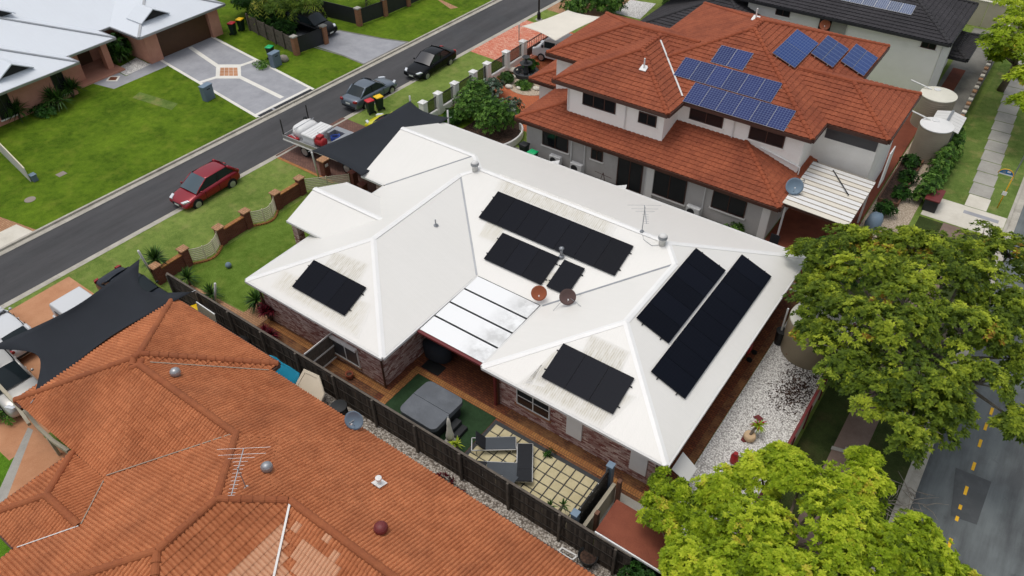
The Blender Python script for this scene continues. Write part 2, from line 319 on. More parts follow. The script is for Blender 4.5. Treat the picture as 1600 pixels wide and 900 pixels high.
# ---------------------------------------------------------------- mesh helpers
class MB:
    def __init__(s): s.v = []; s.f = []; s.uv = {}; s.t = []
    def add(s, vs, fs, tint=None):
        o = len(s.v); s.v += [tuple(p) for p in vs]; s.f += [tuple(i+o for i in f) for f in fs]
        if tint is not None: s.t += [tint]*len(fs)
        return s
    def poly(s, *p): return s.add(p, [tuple(range(len(p)))])
    def uvquad(s, a, b, c, d):
        s.uv[len(s.f)] = ((0, 0), (1, 0), (1, 1), (0, 1)); return s.poly(a, b, c, d)
    def box(s, x0, x1, y0, y1, z0, z1):
        return s.add([(x, y, z) for z in (z0, z1) for y in (y0, y1) for x in (x0, x1)],
                     [(0, 2, 3, 1), (4, 5, 7, 6), (0, 1, 5, 4), (2, 6, 7, 3), (0, 4, 6, 2), (1, 3, 7, 5)])
    def cbox(s, c, d): return s.box(c[0]-d[0]/2, c[0]+d[0]/2, c[1]-d[1]/2, c[1]+d[1]/2, c[2]-d[2]/2, c[2]+d[2]/2)
    def obox(s, c, u, v, w_):
        c, u, v, w_ = map(Vector, (c, u, v, w_))
        return s.add([c+a*u+b*v+e*w_ for e in (-1, 1) for b in (-1, 1) for a in (-1, 1)],
                     [(0, 2, 3, 1), (4, 5, 7, 6), (0, 1, 5, 4), (2, 6, 7, 3), (0, 4, 6, 2), (1, 3, 7, 5)])
    def bar(s, a, b, t, h=None, up=(0, 0, 1)):
        a, b = Vector(a), Vector(b); d = (b-a); L = d.length
        if L < 1e-5: return s
        d /= L; up = Vector(up)
        if abs(d.dot(up)) > .98: up = Vector((1, 0, 0))
        n = d.cross(up).normalized(); u = n.cross(d)
        return s.obox((a+b)/2, d*(L/2), n*(t/2), u*((h or t)/2))
    def prism(s, pts, z0, z1):
        n = len(pts); vs = [(x, y, z0) for x, y in pts]+[(x, y, z1) for x, y in pts]
        return s.add(vs, [tuple(range(n-1, -1, -1)), tuple(range(n, 2*n))]+[(i, (i+1) % n, n+(i+1) % n, n+i) for i in range(n)])
    def slab(s, pts, th):
        """polygon (counter-clockwise from above) with thickness th downwards"""
        n = len(pts); vs = [tuple(p) for p in pts]+[(p[0], p[1], p[2]-th) for p in pts]
        return s.add(vs, [tuple(range(n)), tuple(range(2*n-1, n-1, -1))]+[(i, n+i, n+(i+1) % n, (i+1) % n) for i in range(n)])
    def tube(s, pts, r, n=8, cap=True):
        pts = [Vector(p) for p in pts]; rs = r if isinstance(r, (list, tuple)) else [r]*len(pts)
        o = len(s.v); ref = None
        for i, p in enumerate(pts):
            d = (pts[min(i+1, len(pts)-1)]-pts[max(i-1, 0)]).normalized()
            if ref is None: ref = d.orthogonal().normalized()
            a = (ref-d*ref.dot(d)).normalized(); b = d.cross(a); ref = a
            for k in range(n):
                t = 2*math.pi*k/n; s.v.append(tuple(p+(a*math.cos(t)+b*math.sin(t))*rs[i]))
        for i in range(len(pts)-1):
            for k in range(n):
                k2 = (k+1) % n; s.f.append((o+i*n+k, o+i*n+k2, o+(i+1)*n+k2, o+(i+1)*n+k))
        if cap:
            s.f.append(tuple(o+k for k in range(n-1, -1, -1))); s.f.append(tuple(o+(len(pts)-1)*n+k for k in range(n)))
        return s
    def lathe(s, prof, c=(0, 0, 0), n=20, ax=None, sx=1, sy=1):
        o = len(s.v); c = Vector(c)
        q = Vector((0, 0, 1)).rotation_difference(Vector(ax)) if ax is not None else None
        for r, z in prof:
            for k in range(n):
                t = 2*math.pi*k/n; p = Vector((r*math.cos(t)*sx, r*math.sin(t)*sy, z))
                if q: p = q @ p
                s.v.append(tuple(c+p))
        for i in range(len(prof)-1):
            for k in range(n):
                k2 = (k+1) % n; s.f.append((o+i*n+k, o+i*n+k2, o+(i+1)*n+k2, o+(i+1)*n+k))
        s.f.append(tuple(o+k for k in range(n-1, -1, -1))); s.f.append(tuple(o+(len(prof)-1)*n+k for k in range(n)))
        return s
    def loft(s, rings, cap=True):
        n = len(rings[0]); o = len(s.v)
        for r in rings: s.v += [tuple(p) for p in r]
        for i in range(len(rings)-1):
            for k in range(n):
                k2 = (k+1) % n; s.f.append((o+i*n+k, o+i*n+k2, o+(i+1)*n+k2, o+(i+1)*n+k))
        if cap:
            s.f.append(tuple(o+k for k in range(n-1, -1, -1))); s.f.append(tuple(o+(len(rings)-1)*n+k for k in range(n)))
        return s
    def mesh(s, name, off=(0, 0, 0)):
        me = bpy.data.meshes.new(name)
        ox, oy, oz = off
        me.from_pydata([(x-ox, y-oy, z-oz) for x, y, z in s.v], [], s.f); 
        if s.uv:
            ul = me.uv_layers.new(name='UVMap')
            for fi, c in s.uv.items():
                for li, q in zip(me.polygons[fi].loop_indices, c): ul.data[li].uv = q
        if s.t and len(s.t) == len(s.f):
            at = me.attributes.new('tint', 'FLOAT', 'FACE'); at.data.foreach_set('value', s.t)
        me.update(); return me

ORG = {}
def setp(o, label=None, cat=None, group=None, kind=None):
    if label: o['label'] = label
    if cat: o['category'] = cat
    if group: o['group'] = group
    if kind: o['kind'] = kind
    return o
def thing(name, label, cat, loc=(0, 0, 0), rz=0, group=None):
    o = bpy.data.objects.new(name, None); o.empty_display_size = .2; COL.objects.link(o)
    o.location = loc; o.rotation_euler = (0, 0, rz); setp(o, label, cat, group); ORG[o.name] = tuple(loc)
    return o
def root_of(o):
    while o.parent: o = o.parent
    return o
def finish(o, m, smooth=False, bevel=0, sub=0, auto=False, fix=True):
    if m: o.data.materials.append(M(m) if isinstance(m, str) else m)
    if fix:
        bm = bmesh.new(); bm.from_mesh(o.data); bmesh.ops.recalc_face_normals(bm, faces=bm.faces); bm.to_mesh(o.data); bm.free()
    if bevel:
        b = o.modifiers.new('bevel', 'BEVEL'); b.width = bevel; b.segments = 2; b.limit_method = 'ANGLE'; b.angle_limit = R(35)
    if sub:
        b = o.modifiers.new('sub', 'SUBSURF'); b.levels = sub; b.render_levels = sub
    if smooth: o.data.shade_smooth()
    if auto:
        o.data.shade_smooth()
        o.data.set_sharp_from_angle(angle=R(40))
    return o
def part(name, mb, m, parent, w=True, **kw):
    """one part mesh; w = coordinates are world coordinates (root empty unrotated)"""
    off = ORG[root_of(parent).name] if w else (0, 0, 0)
    o = bpy.data.objects.new(name, mb.mesh(name, off)); COL.objects.link(o); o.parent = parent
    return finish(o, m, **kw)
def solo(name, mb, m, label=None, cat=None, group=None, kind=None, loc=(0, 0, 0), **kw):
    o = bpy.data.objects.new(name, mb.mesh(name, loc)); COL.objects.link(o); o.location = loc
    finish(o, m, **kw); return setp(o, label, cat, group, kind)
def struct(name, mb, m, **kw): return solo(name, mb, m, kind='structure', **kw)
def piece(name, mesh, mtx, parent):
    o = bpy.data.objects.new(name, mesh); COL.objects.link(o); o.parent = parent; o.matrix_local = mtx; return o
def copy_tree(o, parent=None):
    c = o.copy(); COL.objects.link(c); c.parent = parent
    if parent is None: ORG[c.name] = tuple(c.location)
    for ch in list(o.children): copy_tree(ch, c)
    return c
def sheet(pts, z, th=.05): return MB().slab([(x, y, z) for x, y in pts], th)
def rect(x0, x1, y0, y1): return [(x0, y0), (x1, y0), (x1, y1), (x0, y1)]

# ---------------------------------------------------------------- tiled roofs
class Hip:
    """rectangular hip (or gable) roof block: height over plan"""
    def __init__(s, x0, x1, y0, y1, ze, k, gable=''):
        s.x0, s.x1, s.y0, s.y1, s.ze, s.k, s.g = x0, x1, y0, y1, ze, k, gable
    def h(s, x, y):
        if not (s.x0-.01 <= x <= s.x1+.01 and s.y0-.01 <= y <= s.y1+.01): return -9
        d = [y-s.y0, s.y1-y, x-s.x0, s.x1-x]
        d = [q for q, n in zip(d, 'snwe') if n not in s.g]
        return s.ze+s.k*min(d)
    def faces(s):
        """(direction name, downslope vec, along vec, eave origin, eave length, plan polygon)"""
        x0, x1, y0, y1 = s.x0, s.x1, s.y0, s.y1; wx, wy = x1-x0, y1-y0; out = []
        if wx >= wy:
            h = wy/2; a = (x0+(0 if 'w' in s.g else h), y0+h); b = (x1-(0 if 'e' in s.g else h), y0+h)
            out += [('s', [(x0, y0), (x1, y0), b, a]), ('n', [(x1, y1), (x0, y1), a, b])]
            if 'w' not in s.g: out.append(('w', [(x0, y1), (x0, y0), a]))
            if 'e' not in s.g: out.append(('e', [(x1, y0), (x1, y1), b]))
            s.ridge = (a, b)
        else:
            h = wx/2; a = (x0+h, y0+(0 if 's' in s.g else h)); b = (x0+h, y1-(0 if 'n' in s.g else h))
            out += [('w', [(x0, y1), (x0, y0), a, b]), ('e', [(x1, y0), (x1, y1), b, a])]
            if 's' not in s.g: out.append(('s', [(x0, y0), (x1, y0), a]))
            if 'n' not in s.g: out.append(('n', [(x1, y1), (x0, y1), b]))
            s.ridge = (a, b)
        return out
DIRS = {'s': ((0, -1), (1, 0)), 'n': ((0, 1), (-1, 0)), 'w': ((-1, 0), (0, -1)), 'e': ((1, 0), (0, 1))}
def clip_poly(pts, poly):
    """Sutherland-Hodgman: pts [(u,v,h)] against convex ccw polygon [(u,v)]"""
    out = pts
    for i in range(len(poly)):
        ax, ay = poly[i]; bx, by = poly[(i+1) % len(poly)]; inp, out = out, []
        if not inp: return []
        def sd(p): return (bx-ax)*(p[1]-ay)-(by-ay)*(p[0]-ax)
        for j in range(len(inp)):
            p, q = inp[j-1], inp[j]; sp, sq = sd(p), sd(q)
            if (sp >= 0) != (sq >= 0):
                t = sp/(sp-sq); out.append(tuple(a+(b-a)*t for a, b in zip(p, q)))
            if sq >= 0: out.append(q)
    return out
def tile_profile(tw, rolls, amp, n):
    return [(tw*i/n, amp*abs(math.sin(math.pi*rolls*i/n))**.75) for i in range(n+1)]
def tile_roof(blocks, house, tmat, capmat, tw=.30, th=.33, rolls=2, amp=.03, nseg=8, individual=0, eye=None, fresh=None, butt=.03, near=None, roofname='roof', skipcap=None):
    """lay overlapping tiles over the upper envelope of hip blocks; nearest whole tiles become single pieces"""
    org = Vector(ORG[house.name])
    base = MB(); rest = MB(); fr_rest = MB(); whole = []
    prof = tile_profile(tw, rolls, amp, nseg)
    caps = []
    for bi, B in enumerate(blocks):
        cosk = 1/math.sqrt(1+B.k**2)
        def hidden(x, y, z, tol=.02):
            for j, C in enumerate(blocks):
                if j == bi: continue
                hc = C.h(x, y)
                if hc > z+tol or (abs(hc-z) <= tol and j < bi): return True
            return False
        for dn, poly in B.faces():
            (dx, dy), (ax, ay) = DIRS[dn]
            o = poly[0]
            # plan -> (u along eave, v up the slope measured on plan)
            def uv(p): return ((p[0]-o[0])*ax+(p[1]-o[1])*ay, -((p[0]-o[0])*dx+(p[1]-o[1])*dy))
            pu = [uv(p) for p in poly]
            U = max(p[0] for p in pu); V = max(p[1] for p in pu)
            def P(u, v, h, o=o, ax=ax, ay=ay, dx=dx, dy=dy, B=B, cosk=cosk):
                x, y = o[0]+ax*u-dx*v, o[1]+ay*u-dy*v
                z = B.ze+B.k*v
                nx, ny, nz = dx*B.k*cosk, dy*B.k*cosk, cosk
                return (x+nx*h, y+ny*h, z+nz*h)
            base.poly(*[P(u, v, -.02) for u, v in pu])
            dv = th*cosk; nu = int(math.ceil(U/tw)); nv = int(math.ceil(V/dv))
            for r_ in range(nv):
                v0 = r_*dv; sh = 0
                for c in range(nu):
                    u0 = c*tw
                    cs = [(u0, v0), (u0+tw, v0), (u0+tw, v0+dv), (u0, v0+dv)]
                    hid = [hidden(*P(u, v, 0)) for u, v in cs]
                    if all(hid): continue
                    ins = all(all((pu[(i+1) % len(pu)][0]-pu[i][0])*(v-pu[i][1])-(pu[(i+1) % len(pu)][1]-pu[i][1])*(u-pu[i][0]) >= -1e-6 for i in range(len(pu))) for u, v in cs)
                    ctr = P(u0+tw/2, v0+dv/2, 0)
                    isf = fresh and fresh(ctr[0], ctr[1], dn)
                    if ins and not any(hid) and individual:
                        whole.append((ctr, P, u0, v0, dv, dn, isf, B)); continue
                    tgt = fr_rest if isf else rest; tint = random.random()
                    lift = random.uniform(0, .006)
                    rows = [(v0-.02, butt+lift), (v0+dv, lift)]
                    grid = [[(u0+pu_, rv, rh+ph) for pu_, ph in prof] for rv, rh in rows]
                    quads = [[grid[0][i], grid[0][i+1], grid[1][i+1], grid[1][i]] for i in range(nseg)]
                    front = [[(a[0], a[1]+.004, a[2]-butt) for a in (grid[0][i], grid[0][i+1])]+[grid[0][i+1], grid[0][i]] for i in range(nseg)]
                    for q in quads+front:
                        if not ins: q = clip_poly(q, pu) if q in quads else clip_poly([(x, max(y, 0), h) for x, y, h in q], pu)
                        if len(q) >= 3:
                            k = len(tgt.v); tgt.v += [P(*p) for p in q]; tgt.f.append(tuple(range(k, k+len(q)))); tgt.t.append(tint)
        # hips + ridge lines for caps
        B.faces(); a, b = B.ridge
        corners = {'sw': (B.x0, B.y0), 'se': (B.x1, B.y0), 'nw': (B.x0, B.y1), 'ne': (B.x1, B.y1)}
        lines = [(a, b)]
        longx = (B.x1-B.x0) >= (B.y1-B.y0)
        for nme, cpt in corners.items():
            if any(ch in B.g for ch in nme): continue
            lines.append((cpt, (a if (nme[1] == 'w') else b) if longx else (a if nme[0] == 's' else b)))
        for p, q in lines:
            L = math.hypot(q[0]-p[0], q[1]-p[1])
            if L < .3: continue
            n = max(1, int(round(L/.36)))
            for i in range(n):
                t0, t1 = i/n, min(1, (i+1.12)/n)
                P0 = Vector((p[0]+(q[0]-p[0])*t0, p[1]+(q[1]-p[1])*t0, 0)); P1 = Vector((p[0]+(q[0]-p[0])*t1, p[1]+(q[1]-p[1])*t1, 0))
                m_ = (P0+P1)/2; zz = B.h(m_.x, m_.y)
                if any(j != bi and C.h(m_.x, m_.y) > zz-.02 for j, C in enumerate(blocks)): continue
                # swallowed by a coplanar neighbour: not a real ridge
                if skipcap and skipcap(m_.x, m_.y): continue
                P0.z, P1.z = B.h(P0.x, P0.y)+.045, B.h(P1.x, P1.y)+.045
                caps.append((P0, P1, zz))
    roof = part(roofname, base, tmat, house)
    cnt = 0
    if whole:
        eye = Vector(eye); whole.sort(key=lambda t: (Vector(t[0])-eye).length)
        if near: whole.sort(key=near)
        tm = {}
        for t in whole[:individual]:
            ctr, P, u0, v0, dv, dn, isf, B = t
            key = (dn, bool(isf), round(B.k, 4))
            if key not in tm:
                mb = MB(); c0 = Vector(P(u0, v0, 0))
                r0 = [Vector(P(u0+a, v0-.02, butt+h))-c0 for a, h in prof]; r1 = [Vector(P(u0+a, v0+dv, h))-c0 for a, h in prof]
                rb = [Vector(P(u0+a, v0-.016, h))-c0 for a, h in prof]
                n = len(prof)
                mb.add(r0+r1+rb, [(i, i+1, n+i+1, n+i) for i in range(n-1)]+[(2*n+i, 2*n+i+1, i+1, i) for i in range(n-1)])
                me = mb.mesh('tile'); me.materials.append(M(('tile_fresh' if isf else tmat)+'_piece')); tm[key] = me
            piece('tile', tm[key], Matrix.Translation(Vector(P(u0, v0, random.uniform(0, .006)))-org), roof)
        for t in whole[individual:]:
            ctr, P, u0, v0, dv, dn, isf, B = t; tgt = fr_rest if isf else rest; tint = random.random(); lift = random.uniform(0, .006)
            n = len(prof); vs = [P(u0+a, v0-.02, butt+h+lift) for a, h in prof]+[P(u0+a, v0+dv, h+lift) for a, h in prof]+[P(u0+a, v0-.016, h) for a, h in prof]
            tgt.add(vs, [(i, i+1, n+i+1, n+i) for i in range(n-1)]+[(2*n+i, 2*n+i+1, i+1, i) for i in range(n-1)], tint)
    if rest.f: setp(part('tile_courses', rest, tmat, roof, fix=False), kind='stuff')
    if fr_rest.f: setp(part('replaced_tiles', fr_rest, 'tile_fresh', roof, fix=False), kind='stuff')
    # caps
    capmesh = {}
    for P0, P1, zz in caps:
        d = P1-P0; L = round(d.length, 2)
        if L not in capmesh:
            mb = MB(); n = 6
            for e, (x, rr) in enumerate(((0, .158), (L, .122))):
                for k in range(n+1):
                    t = math.pi*k/n; mb.v.append((x, rr*math.cos(t), rr*.85*math.sin(t)-.03))
            mb.f = [(k, k+1, n+2+k, n+1+k) for k in range(n)]+[tuple(range(n, -1, -1))]
            me = mb.mesh('ridge_cap'); me.materials.append(M(capmat)); capmesh[L] = me
        d.normalize(); side = Vector((0, 0, 1)).cross(d).normalized(); up = d.cross(side)
        if d.z < -.001: pass
        mt = Matrix((( d.x, side.x, up.x, 0), (d.y, side.y, up.y, 0), (d.z, side.z, up.z, 0), (0, 0, 0, 1)))
        mt.translation = P0-org
        piece('ridge_cap', capmesh[L], mt, roof)
    return roof
def fascia(blocks, house, mat, drop=.2, name='gutter', clip=True):
    for B in blocks:
        for x0, x1, y0, y1, s in ((B.x0, B.x1, B.y0, B.y0, 's'), (B.x0, B.x1, B.y1, B.y1, 'n'), (B.x0, B.x0, B.y0, B.y1, 'w'), (B.x1, B.x1, B.y0, B.y1, 'e')):
            if s in B.g: continue
            # keep runs not swallowed by other blocks
            n = max(2, int(max(x1-x0, y1-y0)/.15)); run = None
            for i in range(n+1):
                t = i/n; x, y = x0+(x1-x0)*t, y0+(y1-y0)*t
                inside = any(C is not B and C.h(x, y) > B.ze-.05 for C in blocks)
                if not inside and run is None: run = (x, y)
                if run is not None and (inside or i == n):
                    dx, dy = DIRS[s][0]
                    a = (run[0]+dx*.05, run[1]+dy*.05); b = (x+dx*.05, y+dy*.05)
                    mb = MB().bar((*a, B.ze-drop/2+.0), (*b, B.ze-drop/2+.0), .11, drop)
                    part(name, mb, mat, house); run = None

# ---------------------------------------------------------------- windows on axis aligned walls
def window(house, side, c, z0, z1, wd, wall, frame='metal_white', glass='glass_dark', mull=1, sill='render_white', proud=.03, bars=0, name='window'):
    """side: s/n/w/e face direction, c = centre coordinate along the wall, wall = coordinate of the wall face"""
    (dx, dy), _ = DIRS[side]
    def Bx(a0, a1, d0, d1, zz0, zz1, mb):
        if dx == 0: return mb.box(c+a0, c+a1, min(wall+dy*d0, wall+dy*d1), max(wall+dy*d0, wall+dy*d1), zz0, zz1)
        return mb.box(min(wall+dx*d0, wall+dx*d1), max(wall+dx*d0, wall+dx*d1), c+a0, c+a1, zz0, zz1)
    h = wd/2; f = .05
    mb = MB(); Bx(-h, -h+f, .002, proud+.03, z0, z1, mb); Bx(h-f, h, .002, proud+.03, z0, z1, mb); Bx(-h+f, h-f, .002, proud+.03, z0, z0+f, mb); Bx(-h+f, h-f, .002, proud+.03, z1-f, z1, mb)
    for i in range(mull):
        a = -h+wd*(i+1)/(mull+1); Bx(a-.025, a+.025, .002, proud+.02, z0+f, z1-f, mb)
    for i in range(bars):
        zz = z0+(z1-z0)*(i+1)/(bars+1); Bx(-h+f, h-f, .003, proud+.012, zz-.02, zz+.02, mb)
    wn = part(name, mb, frame, house)
    g = MB(); Bx(-h+f*.6, h-f*.6, .004, proud, z0+f*.6, z1-f*.6, g); part('pane', g, glass, wn)
    if sill:
        s_ = MB(); Bx(-h-.08, h+.08, .003, .1, z0-.09, z0-.003, s_); part('sill', s_, sill, wn)
    return wn

# ---------------------------------------------------------------- foliage
def leaf_cloud(mb, pts, rnd, ll=.28, lw=.11, n=9, spread=.9, tint=(0, 1), droop=.3):
    """rosettes of folded leaves at (position, direction) pairs"""
    for p, d, tb in pts:
        p = Vector(p); d = Vector(d).normalized(); a = d.orthogonal().normalized(); b = d.cross(a); ph = rnd.random()*6.3
        for i in range(n):
            t = ph+6.2832*i/n+rnd.uniform(-.3, .3); el = rnd.uniform(.75, 1.45)*spread/.9
            dr = (d*math.cos(el)+(a*math.cos(t)+b*math.sin(t))*math.sin(el)).normalized()
            L = ll*rnd.uniform(.65, 1.25); wv = dr.cross(d if abs(dr.dot(d)) < .95 else a).normalized()*(lw*rnd.uniform(.7, 1.2)/2)
            m = p+dr*L*.55; e = p+dr*L-Vector((0, 0, droop*L*rnd.uniform(.3, 1)))
            o = len(mb.v); mb.v += [tuple(p+dr*L*.08), tuple(m+wv), tuple(e), tuple(m-wv)]
            mb.f.append((o, o+1, o+2, o+3)); mb.t.append(min(1, max(0, tb+rnd.uniform(-.16, .16))))
def tree(name, label, cat, base, lobes, mat, bark='bark', nper=60, ll=.28, lw=.11, nl=9, trunk_r=.2, seed=1, fork=None, group=None, accent=.03, tmin=.0, tmax=.75, twigs=True, inner=.25):
    """base: trunk foot; lobes: [(centre, radii)] big masses of the crown (world)"""
    rnd = random.Random(seed); base = Vector(base)
    t = thing(name, label, cat, base, group=group)
    top = fork or (base+Vector((0, 0, (sum(l[0][2] for l in lobes)/len(lobes)-base.z)*.45)))
    top = Vector(top)
    tk = MB().tube([base-Vector((0, 0, .05)), base+(top-base)*.5+Vector((.06, -.05, 0)), top], [trunk_r*1.25, trunk_r, trunk_r*.85], 10)
    part('trunk', tk, bark, t, smooth=True)
    br = MB(); cr = MB(); pts = []
    for c, rad in lobes:
        c = Vector(c); rx, ry, rz = rad
        mid = top.lerp(c, .55)+Vector((rnd.uniform(-.2, .2), rnd.uniform(-.2, .2), rnd.uniform(0, .3)))
        br.tube([top-Vector((0, 0, .1)), mid, c], [trunk_r*.6, trunk_r*.35, trunk_r*.15], 6)
        ns = max(4, int(nper/22))
        for i in range(ns):
            th, z = rnd.uniform(0, 6.283), rnd.uniform(-.25, 1)
            q = math.sqrt(max(0, 1-z*z)); rr = rnd.uniform(.55, .98)
            sc = c+Vector((rx*q*math.cos(th), ry*q*math.sin(th), rz*z))*rr
            if twigs: br.tube([c, c.lerp(sc, .6)+Vector((0, 0, .1)), sc], [trunk_r*.16, trunk_r*.1, trunk_r*.05], 4)
            sr = min(rx, ry)*rnd.uniform(.34, .58); tb = rnd.uniform(tmin, tmax); isacc = rnd.random() < accent*2
            tilt = Vector((q*math.cos(th), q*math.sin(th), 0))*.35
            for k in range(int(nper/ns)):
                # umbrella shaped spray: leaves over its domed top, lit crest and shaded underside painted into tint
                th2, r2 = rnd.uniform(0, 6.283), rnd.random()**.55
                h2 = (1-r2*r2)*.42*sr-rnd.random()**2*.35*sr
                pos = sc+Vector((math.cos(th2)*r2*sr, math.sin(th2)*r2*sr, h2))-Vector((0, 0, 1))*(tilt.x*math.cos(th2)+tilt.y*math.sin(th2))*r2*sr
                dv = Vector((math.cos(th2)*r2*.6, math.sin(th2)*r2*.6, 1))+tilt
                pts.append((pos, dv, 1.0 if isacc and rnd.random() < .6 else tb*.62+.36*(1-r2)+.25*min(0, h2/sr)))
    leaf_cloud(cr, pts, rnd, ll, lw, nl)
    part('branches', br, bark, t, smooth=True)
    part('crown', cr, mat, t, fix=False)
    return t
def shrub(name, label, c, r, h, mat, n=60, ll=.18, lw=.08, nl=8, seed=1, group=None, cat='shrub', tmax=.8, bark='bark'):
    rnd = random.Random(seed); c = Vector(c); t = thing(name, label, cat, c, group=group)
    st = MB(); pts = []
    for i in range(5):
        a = 1.26*i+rnd.random(); st.tube([c, c+Vector((math.cos(a)*r*.3, math.sin(a)*r*.3, h*.5)), c+Vector((math.cos(a)*r*.55, math.sin(a)*r*.55, h*.85))], [.03, .02, .01], 5)
    for i in range(n):
        th, z = rnd.uniform(0, 6.283), rnd.uniform(-.2, 1); q = math.sqrt(1-z*z); rr = rnd.random()**.35
        rx = r*(1+.22*math.sin(3*th+seed))
        pts.append((c+Vector((rx*q*math.cos(th)*rr, rx*q*math.sin(th)*rr, h*.42+h*.55*z*rr)), Vector((q*math.cos(th), q*math.sin(th), z+.4)), rnd.uniform(0, tmax)))
    cr = MB(); leaf_cloud(cr, pts, rnd, ll, lw, nl)
    part('stems', st, bark, t, smooth=True); part('foliage', cr, mat, t, fix=False); return t
def spiky(name, label, c, h, blade, n, mat, heads=1, seed=1, group=None, wd=.06, cat='plant', bark='bark'):
    """yucca / cordyline / dracaena: stem with heads of sword leaves"""
    rnd = random.Random(seed); c = Vector(c); t = thing(name, label, cat, c, group=group); st = MB(); cr = MB()
    for i in range(heads):
        a = 6.283*i/heads+rnd.random(); hd = c+Vector((math.cos(a)*.25*(heads > 1), math.sin(a)*.25*(heads > 1), h*rnd.uniform(.7, 1)))
        st.tube([c, c.lerp(hd, .5)+Vector((.03, .02, 0)), hd], [.07, .06, .05], 6)
        for k in range(n):
            th, el = rnd.uniform(0, 6.283), rnd.uniform(-.35, 1.4); L = blade*rnd.uniform(.7, 1.1)
            dr = Vector((math.cos(th)*math.cos(el), math.sin(th)*math.cos(el), math.sin(el))); sd = dr.cross(Vector((0, 0, 1))).normalized()*wd/2
            m = hd+dr*L*.5; e = hd+dr*L-Vector((0, 0, L*.22*math.cos(el)))
            o = len(cr.v); cr.v += [tuple(hd+sd*.6), tuple(m+sd), tuple(e), tuple(m-sd), tuple(hd-sd*.6)]; cr.f.append((o, o+1, o+2, o+3, o+4)); cr.t.append(rnd.random()*.9)
    part('stem', st, bark, t, smooth=True); part('leaves', cr, mat, t, fix=False); return t
def palm(name, label, c, h, seed, frond=2.0, mat='leaf_palm', n=20, lean=(0, 0)):
    rnd = random.Random(seed); c = Vector(c); hd = c+Vector((lean[0], lean[1], h)); t = thing(name, label, 'palm', c, group='palms beyond the grey paling fence')
    part('trunk', MB().tube([c, c.lerp(hd, .5)+Vector((.1, 0, 0)), hd], [.16, .12, .11], 8), 'bark_pale', t, smooth=True)
    cr = MB()
    for k in range(n):
        th = 6.283*k/n+rnd.uniform(-.2, .2); el = rnd.uniform(.3, 1.1); L = frond*rnd.uniform(.8, 1.15); pr = hd; d0 = Vector((math.cos(th), math.sin(th), 0))
        tb = rnd.uniform(.1, .9)
        for j in range(12):
            s_ = (j+1)/12; p = hd+d0*L*s_*math.cos(el*.6)+Vector((0, 0, L*(math.sin(el)*s_-1.25*s_*s_)))
            dr = (p-pr).normalized(); sd = dr.cross(Vector((0, 0, 1))).normalized()
            for sg in (-1, 1):
                ln = .7*(1-abs(s_-.45)); e = p+sd*sg*ln*.85+dr*ln*.35-Vector((0, 0, ln*.5)); o = len(cr.v)
                cr.v += [tuple(p-dr*.05), tuple(p+dr*.10), tuple(e)]; cr.f.append((o, o+1, o+2)); cr.t.append(max(0, min(1, tb+rnd.uniform(-.2, .2))))
            o = len(cr.v); cr.v += [tuple(pr-sd*.02), tuple(pr+sd*.02), tuple(p+sd*.015), tuple(p-sd*.015)]; cr.f.append((o, o+1, o+2, o+3)); cr.t.append(.4); pr = p
    part('fronds', cr, mat, t, fix=False); return t

# ---------------------------------------------------------------- cars (local: x forward, y left)
def wheel(car, x, y, r, rim='alu', wd=.21):
    s = 1 if y > 0 else -1
    mb = MB().lathe([(r*.62, -wd/2), (r*.93, -wd/2), (r, -wd/2+.03), (r, wd/2-.03), (r*.93, wd/2), (r*.62, wd/2)], (x, y, r), 22, (0, 1, 0))
    w_ = part('wheel', mb, 'rubber', car, w=False, auto=True)
    rm = MB().lathe([(r*.64, -.02), (r*.64, .02), (r*.5, .03)], (x, y+s*(wd/2-.015), r), 18, (0, s, 0)); part('rim', rm, 'metal_dark', w_, w=False)
    sp = MB()
    for k in range(5):
        a = 6.283*k/5+.3; c = Vector((x, y+s*(wd/2+.02), r)); d = Vector((math.cos(a), 0, math.sin(a)))
        sp.bar(c, c+d*r*.62, .075, .03, up=(0, 1, 0))
    sp.lathe([(r*.14, -.02), (r*.14, .025)], (x, y+s*(wd/2+.012), r), 10, (0, s, 0))
    sp.lathe([(r*.66, -.012), (r*.66, .012), (r*.58, .014)], (x, y+s*(wd/2+.004), r), 22, (0, s, 0))
    part('spokes', sp, rim, w_, w=False)
    return w_
